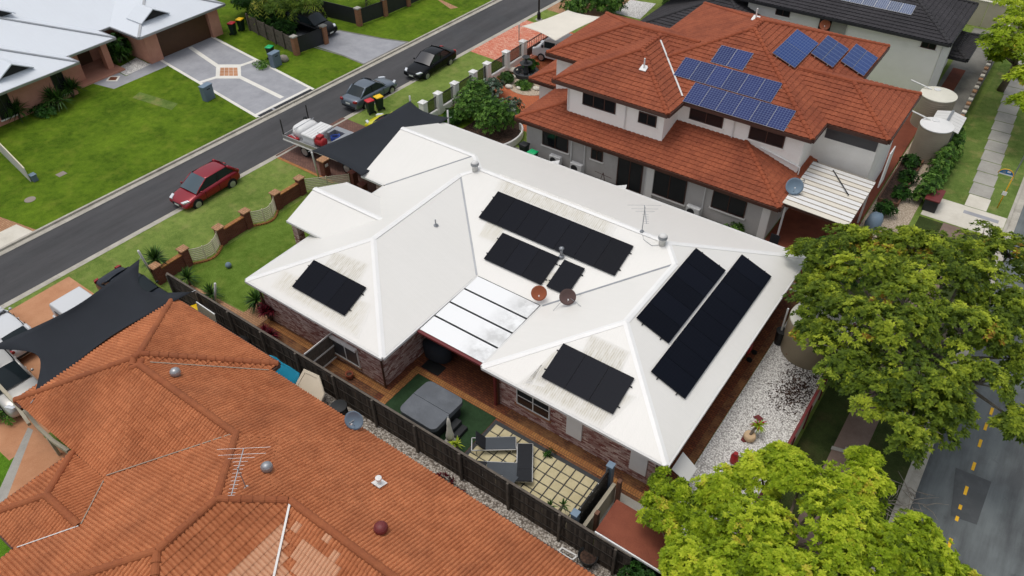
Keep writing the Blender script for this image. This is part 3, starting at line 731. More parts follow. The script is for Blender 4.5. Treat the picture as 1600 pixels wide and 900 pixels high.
def car(name, label, loc, rz, paint, L=4.3, W=1.78, H=1.47, kind='hatch', front=True, glass='glass_car', rim='alu', screen=None, group='cars on the street'):
    t = thing(name, label, 'car', loc, rz, group)
    h = W/2; x0, x1 = -L/2, L/2
    if kind == 'hatch':   top = [(x0, .62), (x0+.08, .98), (x0+.55, 1.02), (-.2, .95), (.75, .93), (1.25, .88), (x1-.35, .76), (x1-.05, .62), (x1, .5)]; cb = (x0+.16, 1.18); ct = (x0+.72, .22)
    elif kind == 'sedan': top = [(x0, .66), (x0+.06, .95), (x0+.55, 1.0), (-.8, .98), (.5, .93), (1.0, .9), (x1-.4, .78), (x1-.06, .64), (x1, .5)]; cb = (x0+.62, 1.05); ct = (x0+1.3, .2)
    else:                 top = [(x0, .7), (x0+.05, 1.1), (x0+.5, 1.12), (-.2, 1.08), (.6, 1.05), (1.2, 1.02), (x1-.35, .92), (x1-.05, .75), (x1, .55)]; cb = (x0+.08, 1.2); ct = (x0+.3, .45)
    rings = []
    for i, (x, z) in enumerate(top):
        e = min(i, len(top)-1-i); wf = (.80, .94, 1, 1, 1)[min(e, 4)]; wv = h*wf; zb = .22 if 0 < i < len(top)-1 else .34
        half = [(wv*.86, zb), (wv*.985, zb+.14), (wv, (zb+z)/2), (wv*.97, z-.10), (wv*.84, z-.01), (wv*.4, z+.025)]
        rings.append([(x, -a, b) for a, b in half]+[(x, a, b) for a, b in reversed(half)])
    part('body', MB().loft(rings), paint, t, w=False, smooth=True, sub=2)
    # cabin: belt ring and roof ring
    zb = {'hatch': .94, 'sedan': .93, 'suv': 1.05}[kind]; bw, rw = h*.93, h*.77
    bx0, bx1 = cb; tx0, tx1 = ct
    Bp = {'rl': (bx0, bw*.86, zb), 'fl': (bx1, bw*.9, zb-.02), 'fr': (bx1, -bw*.9, zb-.02), 'rr': (bx0, -bw*.86, zb)}
    Tp = {'rl': (tx0, rw*.93, H-.06), 'fl': (tx1, rw*.97, H-.05), 'fr': (tx1, -rw*.97, H-.05), 'rr': (tx0, -rw*.93, H-.06)}
    V = Vector
    def scr(a, b, name_, bulge, m_):
        # slightly bowed glass between two pillars
        p = [V(Bp[a]), V(Bp[b]), V(Tp[b]), V(Tp[a])]; n = (p[1]-p[0]).cross(p[3]-p[0]).normalized()
        mid = MB(); K = 4; o = []
        for j in range(3):
            for i in range(K+1):
                q = (p[0].lerp(p[1], i/K)).lerp(p[3].lerp(p[2], i/K), j/2); q = q+n*bulge*(1-(2*i/K-1)**2); o.append(tuple(q))
        mid.add(o, [(j*(K+1)+i, j*(K+1)+i+1, (j+1)*(K+1)+i+1, (j+1)*(K+1)+i) for j in range(2) for i in range(K)])
        part(name_, mid, m_, t, w=False, smooth=True, fix=False)
    scr('fr', 'fl', 'windscreen', .10, screen or glass); scr('rl', 'rr', 'rear_window', .07, glass)
    for a, b, s in (('fl', 'rl', 1), ('rr', 'fr', -1)):
        xm = .05
        for nm, fa, fb in (('front', 0, .5), ('rear', .53, 1)):
            pa, pb, ta, tb = V(Bp[a]), V(Bp[b]), V(Tp[a]), V(Tp[b])
            if s < 0: fa, fb = 1-fb, 1-fa
            mb = MB().poly(pa.lerp(pb, fa), pa.lerp(pb, fb), ta.lerp(tb, fb), ta.lerp(tb, fa))
            part('side_window', mb, glass, t, w=False, fix=False)
    rf = []
    for x, wv, z in ((tx0-.12, rw*.86, H-.085), (tx0+.1, rw*.97, H-.035), ((tx0+tx1)/2, rw*1.02, H), (tx1-.05, rw*1.0, H-.03), (tx1+.1, rw*.93, H-.075)):
        half = [(wv, z-.07), (wv*.97, z-.03), (wv*.6, z+.0)]
        rf.append([(x, -a, b) for a, b in half]+[(x, a, b) for a, b in reversed(half)])
    part('roof', MB().loft(rf), paint, t, w=False, smooth=True, sub=1)
    for k in ('fl', 'fr', 'rl', 'rr'):
        a, b = V(Bp[k]), V(Tp[k]); wd = .07 if k[0] == 'f' else (.2 if kind != 'sedan' else .13)
        part('pillar', MB().tube([a+V((0, 0, -.06)), a.lerp(b, .5), b], [wd*.62, wd*.5, wd*.5], 6), paint, t, w=False, smooth=True)
    for s in (1, -1):
        m_ = V(Bp['fl']).lerp(V(Bp['rl']), .515); n_ = V(Tp['fl']).lerp(V(Tp['rl']), .515); m_.y *= s; n_.y *= s
        part('pillar', MB().bar(m_, n_, .08, .03), 'paint_black', t, w=False)
        part('mirror', MB().lathe([(.02, -.06), (.07, -.03), (.075, .03), (.03, .06)], (bx1-.28, s*(h+.06), zb+.05), 8, (1, 0, 0)), paint, t, w=False, smooth=True)
        part('headlight', MB().obox((x1-.22, s*h*.70, .70 if kind != 'suv' else .82), (.19, -s*.10, -.02), (.05*s*0, .11, 0), (.02, 0, .06)), 'lamp_clear', t, w=False, bevel=.03)
        part('taillight', MB().obox((x0+.08, s*h*.74, .86 if kind != 'suv' else .98), (.08, s*.04, 0), (0, .13, 0), (0, 0, .08)), 'lamp_red', t, w=False, bevel=.02)
        for fx in (.62, -.42, -1.32): part('door_seam', MB().box(fx-.008, fx+.008, s*(h-.005)-.012, s*(h-.005)+.012, .36, .86), 'rubber', t, w=False)
        for fx in (.5, -.55):
            part('door_handle', MB().box(fx-.42, fx-.28, s*(h+.002)-.012, s*(h+.002)+.012, .78, .81), paint, t, w=False)
    wb = L*.615; r = .31 if kind != 'suv' else .36; fx = x1-.83
    for x in (fx, fx-wb):
        for s in (1, -1):
            arch = MB().lathe([(r*1.16, -.04), (r*1.16, .025), (r*1.1, .03)], (x, s*(h-.035), r+.02), 22, (0, s, 0)); part('wheel_arch', arch, 'rubber', t, w=False)
            wheel(t, x, s*(h-.09), r, rim)
    part('grille', MB().box(x1-.06, x1+.012, -.42, .42, .36, .56), 'paint_black', t, w=False, bevel=.02)
    part('number_plate', MB().box(x1+.012, x1+.03, -.2, .2, .40, .50), 'plate', t, w=False)
    part('number_plate', MB().box(x0-.03, x0-.005, -.2, .2, .62, .73), 'plate', t, w=False)
    part('bumper', MB().box(x0-.02, x0+.1, -h*.72, h*.72, .36, .5), 'plastic_black', t, w=False, bevel=.03)
    return t
def bin_(label, loc, rz, lid, group, cat='bin'):
    t = thing('wheelie_bin', label, cat, loc, rz, group)
    r0 = [(-.2, -.22), (.2, -.22), (.2, .22), (-.2, .22)]; 
    rings = [[(x*k, y*k, z) for x, y in r0] for k, z in ((.86, .06), (1.0, .5), (1.18, .95), (1.26, .95), (1.26, 1.0))]
    part('body', MB().loft(rings), 'plastic_green_bin', t, w=False, bevel=.02)
    lr = [[(x*k+dx, y*k, z) for x, y in r0] for k, z, dx in ((1.32, 1.0, 0), (1.34, 1.03, 0), (1.2, 1.075, 0), (.7, 1.095, 0))]
    part('lid', MB().loft(lr), lid, t, w=False, smooth=True)
    part('handle', MB().tube([(-.3, -.22, .98), (-.33, 0, .98), (-.3, .22, .98)], .018, 6), 'plastic_black', t, w=False)
    for s in (-1, 1): part('wheel', MB().lathe([(.1, -.025), (.1, .025)], (-.2, s*.24, .1), 12, (0, 1, 0)), 'rubber', t, w=False)
    return t
def dish(name, label, c, face, d, mat, base, parentpts=(), group='satellite dishes'):
    """c dish centre, face = direction it looks, base = foot of its mount"""
    t = thing(name, label, 'satellite dish', base, group=group); c = Vector(c); f = Vector(face).normalized()
    prof = [(.001, 0.0)]+[(d/2*k/5, .16*d*(k/5)**2) for k in range(1, 6)]+[(d/2*k/5, .16*d*(k/5)**2+.015) for k in range(5, 0, -1)]
    mb = MB().lathe(prof, c, 26, f); o = part('reflector', mb, mat, t, smooth=True)
    part('mast', MB().tube([base, (base[0], base[1], c.z-.05), c-f*.03], .025, 6), 'metal_galv', t)
    lnb = c+f*d*.55-Vector((0, 0, d*.1))
    part('feed_arm', MB().tube([c-Vector((0, 0, d*.45))+f*.06, lnb], .012, 5), 'metal_galv', t)
    part('feed_horn', MB().tube([lnb, lnb-f*.09], [.035, .03], 8), 'plastic_white', t)
    for q in parentpts: part('brace', MB().tube([c-f*.1, q], .012, 5), 'metal_galv', t)
    return t

def GPl(px, py, n, p0):
    v = _r*((px-800)/FPX) - _u*((py-450)/FPX) + _fw; n = Vector(n)
    return CAMP + v*((Vector(p0)-CAMP).dot(n)/v.dot(n))
def GY(px, py, y): return GPl(px, py, (0, 1, 0), (0, y, 0))
def GX(px, py, x): return GPl(px, py, (1, 0, 0), (x, 0, 0))
def pix(p):
    d = Vector(p)-CAMP; z = d.dot(_fw); return 800+FPX*d.dot(_r)/z, 450-FPX*d.dot(_u)/z
def inframe(p, m=0):
    a, b = pix(p); return -m < a < 1600+m and -m < b < 900+m

# ================================================================ SETTING
struct('ground', MB().box(-500, 500, -300, 700, -.6, -.14), 'ground_mix')
def xr(y): return -39.1+.026*y
def xl(y): return -44.43+.026*y
Y0, Y1 = -60, 170
struct('road', sheet([(xl(Y0)-.1, Y0), (xr(Y0)+.1, Y0), (xr(Y1)+.1, Y1), (xl(Y1)-.1, Y1)], -.125, .01), 'asphalt')
BK = 2.25
struct('back_street', sheet(rect(BK-.1, 13, Y0, Y1), -.125, .01), 'asphalt_back')
struct('road_patch', sheet([G(1495, 728)[:2], G(1551, 750)[:2], G(1528, 817)[:2], G(1487, 803)[:2]], -.119, .004), 'asphalt_patch')
struct('road_patch', sheet([G(1482, 805)[:2], G(1500, 810)[:2], G(1530, 818)[:2], (9, 21), (9, 10), (3.2, 10), (3.2, 21)], -.118, .003), 'asphalt_back')
for i, (px, py) in enumerate(((1551, 640), (1542, 664), (1533, 690), (1523, 726), (1511, 764), (1502, 790), (1497, 808), (1486, 846), (1475, 886))):
    p = G(px, py); struct('yellow_dash', sheet(rect(p.x-.06, p.x+.06, p.y-.24 if i not in (5, 6) else p.y-.12, p.y+.24 if i not in (5, 6) else p.y+.13), -.112, .003), 'line_yellow')
# blocks of land
struct('block_lawn', MB().prism([(xr(Y0), Y0), (BK, Y0), (BK, Y1), (xr(Y1), Y1)], -.3, 0), 'grass_verge')
struct('west_lawn', MB().prism([(-120, Y0), (xl(Y0), Y0), (xl(Y1), Y1), (-120, Y1)], -.3, 0), 'grass_lush')
# kerbs: channel and upstand in cast lengths
def kerb(f, side, y0, y1, name):
    k = None
    y = y0; mbc, mbk = MB(), MB()
    while y < y1:
        b = min(y+3.0, y1)-.012; s = side
        mbk.prism([(f(y)-s*.0, y), (f(y)-s*.16, y), (f(b)-s*.16, b), (f(b), b)][::(1 if s < 0 else -1)], -.2, .012)
        mbc.prism([(f(y)-s*.163, y), (f(y)-s*.55, y), (f(b)-s*.55, b), (f(b)-s*.163, b)][::(1 if s < 0 else -1)], -.2, -.108)
        y += 3.0
    o = struct(name, mbk, 'concrete_kerb'); part_o = bpy.data.objects.new('channel', mbc.mesh('channel')); COL.objects.link(part_o); part_o.parent = o; finish(part_o, 'concrete_kerb')
kerb(xr, 1, -10, 90, 'kerb'); kerb(xl, -1, -10, 90, 'kerb'); kerb(lambda y: BK, -1, 5, 90, 'kerb')
def flat(name, pts, z, m): return struct(name, sheet(pts, z, .03), m)
def fr(name, x0, x1, y0, y1, z, m): return flat(name, rect(x0, x1, y0, y1), z, m)
# main lot
fr('driveway', -38.75, -28.6, 26.2, 32.4, .006, 'paving_red'); fr('driveway_border', -38.6, -33.2, 26.0, 26.2, .01, 'paving_border')
m_grass('grass_front', '456218', '71893a', '8f9048', .35)
flat('front_lawn', [(-33.6, 14.9), (-31.8, 14.9), (-27.6, 15.0), (-27.6, 25.4), (-33.4, 25.4)], .006, 'grass_front')
flat('garden_path', [(-32.5, 13.7), (-26.9, 13.7), (-26.9, 15.9), (-28.3, 15.9), (-28.3, 14.9), (-32.5, 14.7)], .009, 'paving_tan')
fr('side_paving', -26.9, -18.86, 13.7, 15.6, .006, 'paving_side'); fr('paving_strip', -26.85, -18.4, 15.0, 15.32, .011, 'paving_border')
fr('courtyard_paving', -18.85, -13.2, 13.7, 22.5, .006, 'paving_brown')
fr('paving_strip', -18.45, -18.1, 13.7, 17.25, .012, 'paving_border'); fr('paving_strip', -18.1, -5.2, 16.93, 17.25, .013, 'paving_border')
fr('artificial_turf', -18.08, -13.45, 13.7, 16.9, .016, 'turf_artificial')
fr('rear_path', -13.2, -5.15, 16.75, 18.0, .007, 'paving_side'); fr('rear_path', -6.3, -5.15, 17.25, 33.2, .0075, 'paving_brown'); fr('paving_strip', -5.5, -5.18, 17.3, 33.2, .014, 'paving_side')
solo('white_gravel', sheet(rect(-5.13, -2.2, 14.8, 33.2), .01, .03), 'gravel_white', 'white pebble gravel beside the rear brown path', 'gravel', kind='stuff')
mbl = MB(); rl_ = random.Random(77); lc = G(1245, 610)
for _ in range(950):
    a_, b_ = rl_.gauss(0, .48), rl_.gauss(0, .85)
    x_, y_ = lc.x+a_, lc.y+b_
    if not (-5.0 < x_ < -2.25): continue
    t_ = rl_.uniform(0, 6.28); s2 = rl_.uniform(.03, .07); z_ = .02+rl_.uniform(0, .02); ca, sa = math.cos(t_)*s2, math.sin(t_)*s2
    mbl.add([(x_+ca, y_+sa, z_), (x_-sa*.5, y_+ca*.5, z_+.01), (x_-ca, y_-sa, z_), (x_+sa*.5, y_-ca*.5, z_+.01)], [(0, 1, 2, 3)])
solo('leaf_litter', mbl, 'soil_litter', 'brown leaf litter on the white gravel by the tank', 'leaf litter', kind='stuff', fix=False)
fr('side_strip', -28, -5.2, 33.2, 36.2, .006, 'concrete_dark'); fr('concrete_pad', -7.6, -5.2, 14.8, 16.9, .0055, 'concrete'); 
fr('fence_garden', -26.2, -24.6, 13.72, 14.3, .015, 'soil_litter'); fr('fence_garden', -31.5, -27.8, 13.72, 14.4, .015, 'soil_litter')
# south lot
fr('south_driveway', -38.5, -29.2, 3.0, 11.25, .006, 'concrete_orange'); fr('south_side_strip', -30, -21, 10, 13.6, .004, 'concrete_dark')
solo('pebble_strip', sheet(rect(-21, -1, 11.4, 13.6), .006, .03), 'gravel_pebble', 'pale pebble strip between tiled house and paling fence', 'gravel', kind='stuff')
m_grass('grass_south', '3f6414', '638c26', '80943a', .2); flat('south_lawn', [(-34, -6), (-24.4, -6), (-24.4, 4.4), (-29.4, 4.3), (-38.4, 2.9)], .004, 'grass_south')
flat('south_path', [G(*q)[:2] for q in ((52, 672), (112, 712), (0, 830), (-30, 850), (2, 800))], .012, 'concrete_orange')
flat('south_path_edge', [G(*q)[:2] for q in ((44, 668), (52, 672), (2, 802), (-30, 850), (-40, 850))], .014, 'concrete')
# two storey house lot
fr('front_court', -33.3, -25.6, 38.2, 54, .006, 'paving_orange'); flat('north_driveway', [(xr(46)-.1, 46.2), (-33.0, 45.9), (-33.0, 53.6), (xr(54)-.1, 54.0)], .009, 'paving_mottled')
solo('garden_soil', sheet([(-33.2, 35), (-27.2, 35), (-26.6, 37), (-28, 40), (-30.5, 40.6), (-33.2, 40.2)], .012, .03), 'soil_litter', 'dark soil under the shrubs behind the white piers', 'soil', kind='stuff')
solo('fountain_gravel', MB().prism([(-30.4+1.9*math.cos(a), 44.3+1.9*math.sin(a)) for a in [6.283*i/24 for i in range(24)]], 0, .03), 'gravel_tan', 'pale gravel ring under the tiered stone fountain', 'gravel', kind='stuff')
fr('garden_lawn', -33.2, -30.6, 35.2, 38.0, .016, 'grass_lush')
flat('far_verge_paving', [(xr(57), 57), (-32, 56.5), (-32, 75), (xr(75), 75)], .008, 'paving_tan'); 
solo('far_gravel', sheet([G(*q)[:2] for q in ((958, 20), (985, 0), (1025, 6), (1000, 30))], .02, .02), 'gravel_white', 'white gravel bed beyond the terracotta roof', 'gravel', kind='stuff')
fr('patio_slab', -8.6, -4.5, 33.4, 40.8, .007, 'concrete_rustred'); 
fr('rust_slab', -5.9, -4.65, 36.0, 56.0, .12, 'concrete_rustred')
solo('tan_gravel', sheet(rect(-4.6, -2.3, 36, 54), .009, .02), 'gravel_tan', 'tan gravel path beside the rust red slab', 'gravel', kind='stuff')
fr('side_yard', -5.2, -2.5, 54.0, 74, .008, 'concrete_dark'); fr('garden_bed', -4.9, -4.0, 60.0, 65.0, .02, 'concrete_rustred')
# rear verge
m_grass('grass_rear', '4a6426', '788a48', 'a09060', .55)
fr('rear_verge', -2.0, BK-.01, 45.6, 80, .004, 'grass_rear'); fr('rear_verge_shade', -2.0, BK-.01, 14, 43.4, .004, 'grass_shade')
fr('crossing_slab', -2.0, BK-.02, 43.6, 46.0, .012, 'concrete_light'); fr('crossing_strip', .0, 1.9, 45.15, 45.5, .017, 'concrete_grey')
mbp = []
y = 46.05
while y < 80:
    x0 = -.1-.055*(y-46)*.9; mbp.append((x0, x0+1.2, y, min(y+1.45, 80))); y += 1.5
pth = struct('footpath', sheet(rect(-.7, .5, 14, 43.5), .010, .03), 'concrete_brown')
pm_ = MB(); 
for k, (x0, x1, y0, y1) in enumerate(mbp):
    o = bpy.data.objects.new('slab', sheet(rect(x0, x1, y0, y1-.02), .016, .03).mesh('slab')); COL.objects.link(o); o.parent = pth; finish(o, 'concrete_light' if k == 0 else 'concrete')
struct('path_strip', sheet([G(1300, 697)[:2], G(1322, 703)[:2], G(1320, 708)[:2], G(1298, 702)[:2]], .02, .02), 'concrete'); struct('path_strip', sheet([G(1321, 698)[:2], G(1345, 708)[:2], G(1343, 713)[:2], G(1319, 703)[:2]], .021, .02), 'concrete')
# west side: driveways
gd = [(-58.2, 30.9), (xl(29)-.01, 28.95), (xl(34)-.01, 34.15), (-58.2, 35.85)]
flat('west_driveway', gd, .006, 'concrete_grey')
def line(a, b, wd, z, m='white_line', name='driveway_line'):
    a, b = Vector((*a[:2], z)), Vector((*b[:2], z)); return struct(name, MB().bar(a, b, wd, .02), m)
line((-58.2, 30.75), (xl(29)-.15, 28.95), .24, .005); line((-58.2, 36.0), (xl(34)-.1, 34.2), .24, .005); line((xl(29)-.5, 29.1), (xl(34)-.5, 34.2), .26, .003)
for a, b in (((297, 74), (341, 104)), ((372, 104), (401, 94)), ((341, 120), (312, 129)), ((374, 120), (441, 153))): line(G(*a), G(*b), .36, .007)
dm = [tuple(G(*q)[:2]) for q in ((337, 123), (377, 123), (376, 101), (338, 101))]
flat('driveway_diamond', dm, .021, 'white_line'); dq = [G(*q, .03) for q in ((343, 118.5), (372, 118.5), (371, 105.5), (344, 105.5))]; dpan = struct('tile_panel', sheet([tuple(q[:2]) for q in dq], .025, .02), 'white_line')
for i in range(4):
    for j in range(3):
        bl = lambda u, v: (dq[0].lerp(dq[1], u)).lerp(dq[3].lerp(dq[2], u), v); e = .012
        q = [tuple(bl(u, v)[:2]) for u, v in ((i/4+e, j/3+e), ((i+1)/4-e, j/3+e), ((i+1)/4-e, (j+1)/3-e), (i/4+e, (j+1)/3-e))]
        o = bpy.data.objects.new('floor_tile', sheet(q, .031, .01).mesh('floor_tile')); COL.objects.link(o); o.parent = dpan; finish(o, 'concrete_orange')
flat('entry_path', [tuple(G(*q)[:2]) for q in ((128, 126), (178, 139), (262, 103), (252, 94), (234, 99), (197, 119), (177, 109), (150, 112))], .005, 'concrete_grey'); flat('path_inset', [tuple(G(*q)[:2]) for q in ((165, 127), (183, 127), (188, 119), (171, 119))], .009, 'white_line'); flat('path_inset_tile', [tuple(G(*q)[:2]) for q in ((169, 125.5), (181, 125.5), (184, 120.5), (173, 120.5))], .013, 'paving_brown')
for y0_, y1_ in ((29.1, 30.3), (30.5, 34.1)): line((xl(y0_)-.16, y0_), (xl(y1_)-.16, y1_), .3, .009, 'paint_black', 'drain_grate')
solo('pebble_bed', sheet([G(*q)[:2] for q in ((180, 109), (197, 118), (235, 101), (213, 90))], .012, .02), 'gravel_white', 'white pebble bed beside the pink garage wall', 'gravel', kind='stuff')
flat('north_west_driveway', [(-56, 39.5), (-46, 39.8), (xl(39.6)-.01, 39.6), (xl(44.6)-.01, 44.6), (-45.5, 43.9), (-50, 43.0), (-56, 42.9)], .006, 'concrete_grey')
for a, b in (((-50.5, 39.4), (-46, 39.7)), ((-46, 39.7), (xl(39.5)-.05, 39.5)), ((-50, 43.1), (-45.5, 44.0)), ((-45.5, 44.0), (xl(44.7)-.05, 44.7)), ((xl(39.6)-.1, 39.6), (xl(44.6)-.1, 44.6))): line(a, b, .14, .004, 'concrete_dark', 'driveway_edge')
flat('south_west_path', [(-56, 10.4), (xl(10), 8.0), (xl(12.5), 12.5), (-46.8, 12.0), (-50, 11.4)], .006, 'paving_tan'); flat('south_west_crossing', [(xl(7)-1.6, 7.0), (xl(7), 7.0), (xl(12.4), 12.3), (xl(12)-1.5, 12.1)], .009, 'concrete_light')
struct('pit_cover', MB().lathe([(.33, 0), (.33, .02)], G(47, 312), 20), 'pit_lid'); struct('pit_cover', sheet([(x, y_) for x, y_ in ((-48.8, 16.4), (-48.3, 16.4), (-48.3, 16.95), (-48.8, 16.95))], .012, .01), 'pit_lid')
flat('far_worn_track', [G(*q)[:2] for q in ((690, 0), (716, 12), (704, 14), (684, 0))], .008, 'paving_tan')
solo('dry_turf_patch', sheet([G(*q)[:2] for q in ((207, 153), (218, 144), (278, 162), (268, 172))], .009, .012), 'grass_rear', 'yellowed strip of turf on the lush front lawn', 'turf', kind='stuff')

# ================================================================ WHITE ROOFED BRICK HOUSE
WH = thing('brick_house', 'single storey mottled brick house with sprawling white corrugated metal roof', 'house', (-16, 24, 0))
k, ze = .374, 2.6
def Z(d): return ze+k*d
lr0, lr1 = (-22.8, 19.63, Z(4.55)), (-22.8, 26.4, Z(4.55)); mr1, mr2 = (-22.05, 27.15, Z(5.3)), (-10.8, 27.15, Z(5.3))
rr1, rr0 = (-9.925, 21.625, Z(4.425)), (-9.925, 26.275, Z(4.425)); g0, g1 = (-29.2, 28.775, Z(3.675)), (-23.675, 28.775, Z(3.675))
E = lambda x, y_: (x, y_, ze)
planes = [([E(-5.5, 32.45), E(-29.2, 32.45), g0, g1, mr1, mr2], 'x'), ([E(-29.2, 25.1), E(-27.35, 25.1), g1, g0], 'x'),
          ([E(-27.35, 25.1), E(-27.35, 15.08), lr0, lr1, mr1, g1], 'y'), ([E(-27.35, 15.08), E(-18.25, 15.08), lr0], 'x'),
          ([E(-18.25, 15.08), E(-18.25, 21.85), lr1, lr0], 'y'), ([E(-14.35, 21.85), E(-14.35, 17.2), rr1, rr0], 'y'),
          ([E(-14.35, 17.2), E(-5.5, 17.2), rr1], 'x'), ([E(-5.5, 17.2), E(-5.5, 32.45), mr2, rr0, rr1], 'y'),
          ([E(-18.25, 21.85), E(-14.35, 21.85), rr0, mr2, mr1, lr1], 'x')]
for pts, ax in planes: part('roof_sheet', MB().slab(pts, .03), 'roof_white_'+ax, WH)
def capline(a, b, wd=.3, m='metal_white', name='ridge_cap', lift=.03, th=.035):
    a, b = Vector(a)+Vector((0, 0, lift)), Vector(b)+Vector((0, 0, lift)); d = (b-a).normalized(); s_ = Vector((0, 0, 1)).cross(d).normalized()*wd/2; dn = Vector((0, 0, -wd*.16))
    mb = MB().add([a+s_+dn, a, a-s_+dn, b-s_+dn, b, b+s_+dn], [(0, 1, 4, 5), (1, 2, 3, 4)]); o = part(name, mb, m, WH); md = o.modifiers.new('solid', 'SOLIDIFY'); md.thickness = .02; return o
pm('cap_white', (.80, .795, .77), .4, .03)
for a, b in ((lr0, lr1), (lr0, E(-27.35, 15.08)), (lr0, E(-18.25, 15.08)), (lr1, mr1), (mr1, mr2), (g0, g1), (g1, mr1), (mr2, E(-5.5, 32.45)), (mr2, rr0), (rr0, rr1), (rr1, E(-14.35, 17.2)), (rr1, E(-5.5, 17.2))):
    capline(a, b, m='cap_white', lift=.028)
for a, b in ((E(-18.25, 21.85), lr1), (E(-14.35, 21.85), rr0), (E(-27.35, 25.1), g1)):
    part('valley_gutter', MB().bar(Vector(a)+Vector((0, 0, .012)), Vector(b)+Vector((0, 0, .012)), .10, .02), 'metal_galv', WH)
eav = [((-27.35, 25.1), (-27.35, 15.08)), ((-27.35, 15.08), (-18.25, 15.08)), ((-18.25, 15.08), (-18.25, 21.85)), ((-14.35, 21.85), (-14.35, 17.2)), ((-14.35, 17.2), (-5.5, 17.2)), ((-5.5, 17.2), (-5.5, 32.45)), ((-5.5, 32.45), (-29.2, 32.45)), ((-29.2, 25.1), (-27.35, 25.1))]
for a, b in eav:
    d = (Vector(b)-Vector(a)).normalized(); n_ = Vector((d.y, -d.x)); o_ = Vector(a)+n_*.05; q_ = Vector(b)+n_*.05
    part('gutter', MB().bar((o_.x, o_.y, ze-.075), (q_.x, q_.y, ze-.075), .1, .13), 'metal_white', WH)
part('gable', MB().slab([E(-29.19, 25.2), E(-29.19, 32.4), (-29.19, 28.775, Z(3.6))], .0) if False else MB().add([E(-29.15, 25.2), E(-29.15, 32.4), (-29.15, 28.775, Z(3.55)), E(-29.05, 25.2), E(-29.05, 32.4), (-29.05, 28.775, Z(3.55))], [(0, 1, 2), (5, 4, 3), (0, 3, 4, 1), (1, 4, 5, 2), (2, 5, 3, 0)]), 'metal_white', WH)
wall = [(-26.85, 15.42), (-18.78, 15.42), (-18.78, 22.3), (-13.9, 22.3), (-13.9, 17.7), (-6.0, 17.7), (-6.0, 31.95), (-28.7, 31.95), (-28.7, 25.6), (-26.85, 25.6)]
part('wall', MB().prism(wall, 0, 2.44), 'brick_mottled', WH); part('soffit', MB().prism([(-27.3, 15.12), (-18.3, 15.12), (-18.3, 21.8), (-14.3, 21.8), (-14.3, 17.25), (-5.55, 17.25), (-5.55, 32.4), (-29.1, 32.4), (-29.1, 25.15), (-27.3, 25.15)], 2.442, 2.47), 'paint_white', WH)
part('garage_door', MB().box(-28.76, -28.703, 26.3, 31.2, .05, 2.2), 'paint_cream', WH)
# portico
pe, pk = 3.0, 3.83
for pts in ([(-28.95, 19.28, pe), (-25.6, 19.28, pe), (-23.9, 21.43, pk), (-28.95, 21.43, pk)], [(-25.6, 23.58, pe), (-28.95, 23.58, pe), (-28.95, 21.43, pk), (-23.9, 21.43, pk)]): part('roof_sheet', MB().slab(pts, .03), 'roof_white_x', WH)
capline((-28.95, 21.43, pk), (-24.0, 21.43, pk), m='cap_white', lift=.04)
for y_ in (19.24, 23.62): part('gutter', MB().bar((-28.95, y_, pe-.06), (-25.9, y_, pe-.06), .09, .12), 'metal_white', WH)
part('gable', MB().add([(-28.9, 19.35, pe-.1), (-28.9, 23.5, pe-.1), (-28.9, 21.43, pk-.07), (-28.8, 19.35, pe-.1), (-28.8, 23.5, pe-.1), (-28.8, 21.43, pk-.07)], [(0, 1, 2), (5, 4, 3), (0, 3, 4, 1), (1, 4, 5, 2), (2, 5, 3, 0)]), 'metal_white', WH)
for y_ in (19.55, 23.3): part('post', MB().box(-28.8, -28.4, y_-.2, y_+.2, 0, pe-.1), 'brick_mottled', WH)
# patio roof
part('patio_beam', MB().bar((-18.2, 17.4, 2.40), (-14.4, 17.4, 2.40), .08, .2), 'metal_red', WH); part('patio_gutter', MB().bar((-18.2, 17.31, 2.47), (-14.38, 17.31, 2.47), .11, .1), 'metal_red', WH)
part('post', MB().box(-13.98, -13.88, 17.45, 17.55, 0, 2.3), 'metal_red', WH)
part('patio_deck', MB().slab([(-18.2, 17.35, 2.485), (-14.4, 17.35, 2.485), (-14.4, 21.88, 2.585), (-18.2, 21.88, 2.585)], .03), 'paint_black', WH)
for i in range(4):
    ya, yb = 17.42+i*1.115, 17.42+(i+1)*1.115-.10; za, zb = 2.50+.0224*(ya-17.35), 2.50+.0224*(yb-17.35)
    part('roof_panel', MB().uvquad((-18.12, ya, za+.03), (-14.47, ya, za+.03), (-14.47, yb, zb+.03), (-18.12, yb, zb+.03)), 'roof_panel_dirty', WH, fix=False)
for i in range(3):
    yy = 17.42+(i+1)*1.115-.05; part('roof_batten', MB().bar((-18.1, yy, 2.52+.0224*(yy-17.35)), (-14.5, yy, 2.52+.0224*(yy-17.35)), .05, .05), 'paint_black', WH)
# windows, doors, downpipes
window(WH, 's', -21.2, .35, 1.45, 1.75, 15.42, 'metal_white', 'glass_screen', 1, 'brick_tan'); part('window_awning', MB().bar((-22.1, 15.32, 1.56), (-20.3, 15.32, 1.56), .16, .12), 'metal_white', WH)
window(WH, 's', -12.0, .72, 1.85, 1.75, 17.7, 'metal_white', 'glass_dark', 1, 'brick_tan', bars=1)
for x in (-9.87, -6.8): part('roller_shutter', MB().box(x-.38, x+.38, 17.62, 17.695, .55, 1.85), 'paint_white', WH)
window(WH, 'e', 20.0, .9, 2.1, 1.8, -6.0); window(WH, 'e', 27.0, .9, 2.1, 1.8, -6.0)
part('awning_sheet', MB().slab([(-5.45, 17.75, 1.75), (-4.75, 17.9, 1.2), (-4.75, 18.75, 1.2), (-5.45, 18.75, 1.75)], .03), 'paint_white', WH)
window(WH, 'e', 19.3, .0+.1, 2.2, 2.0, -18.78, 'metal_white', 'glass_dark', 1, None)
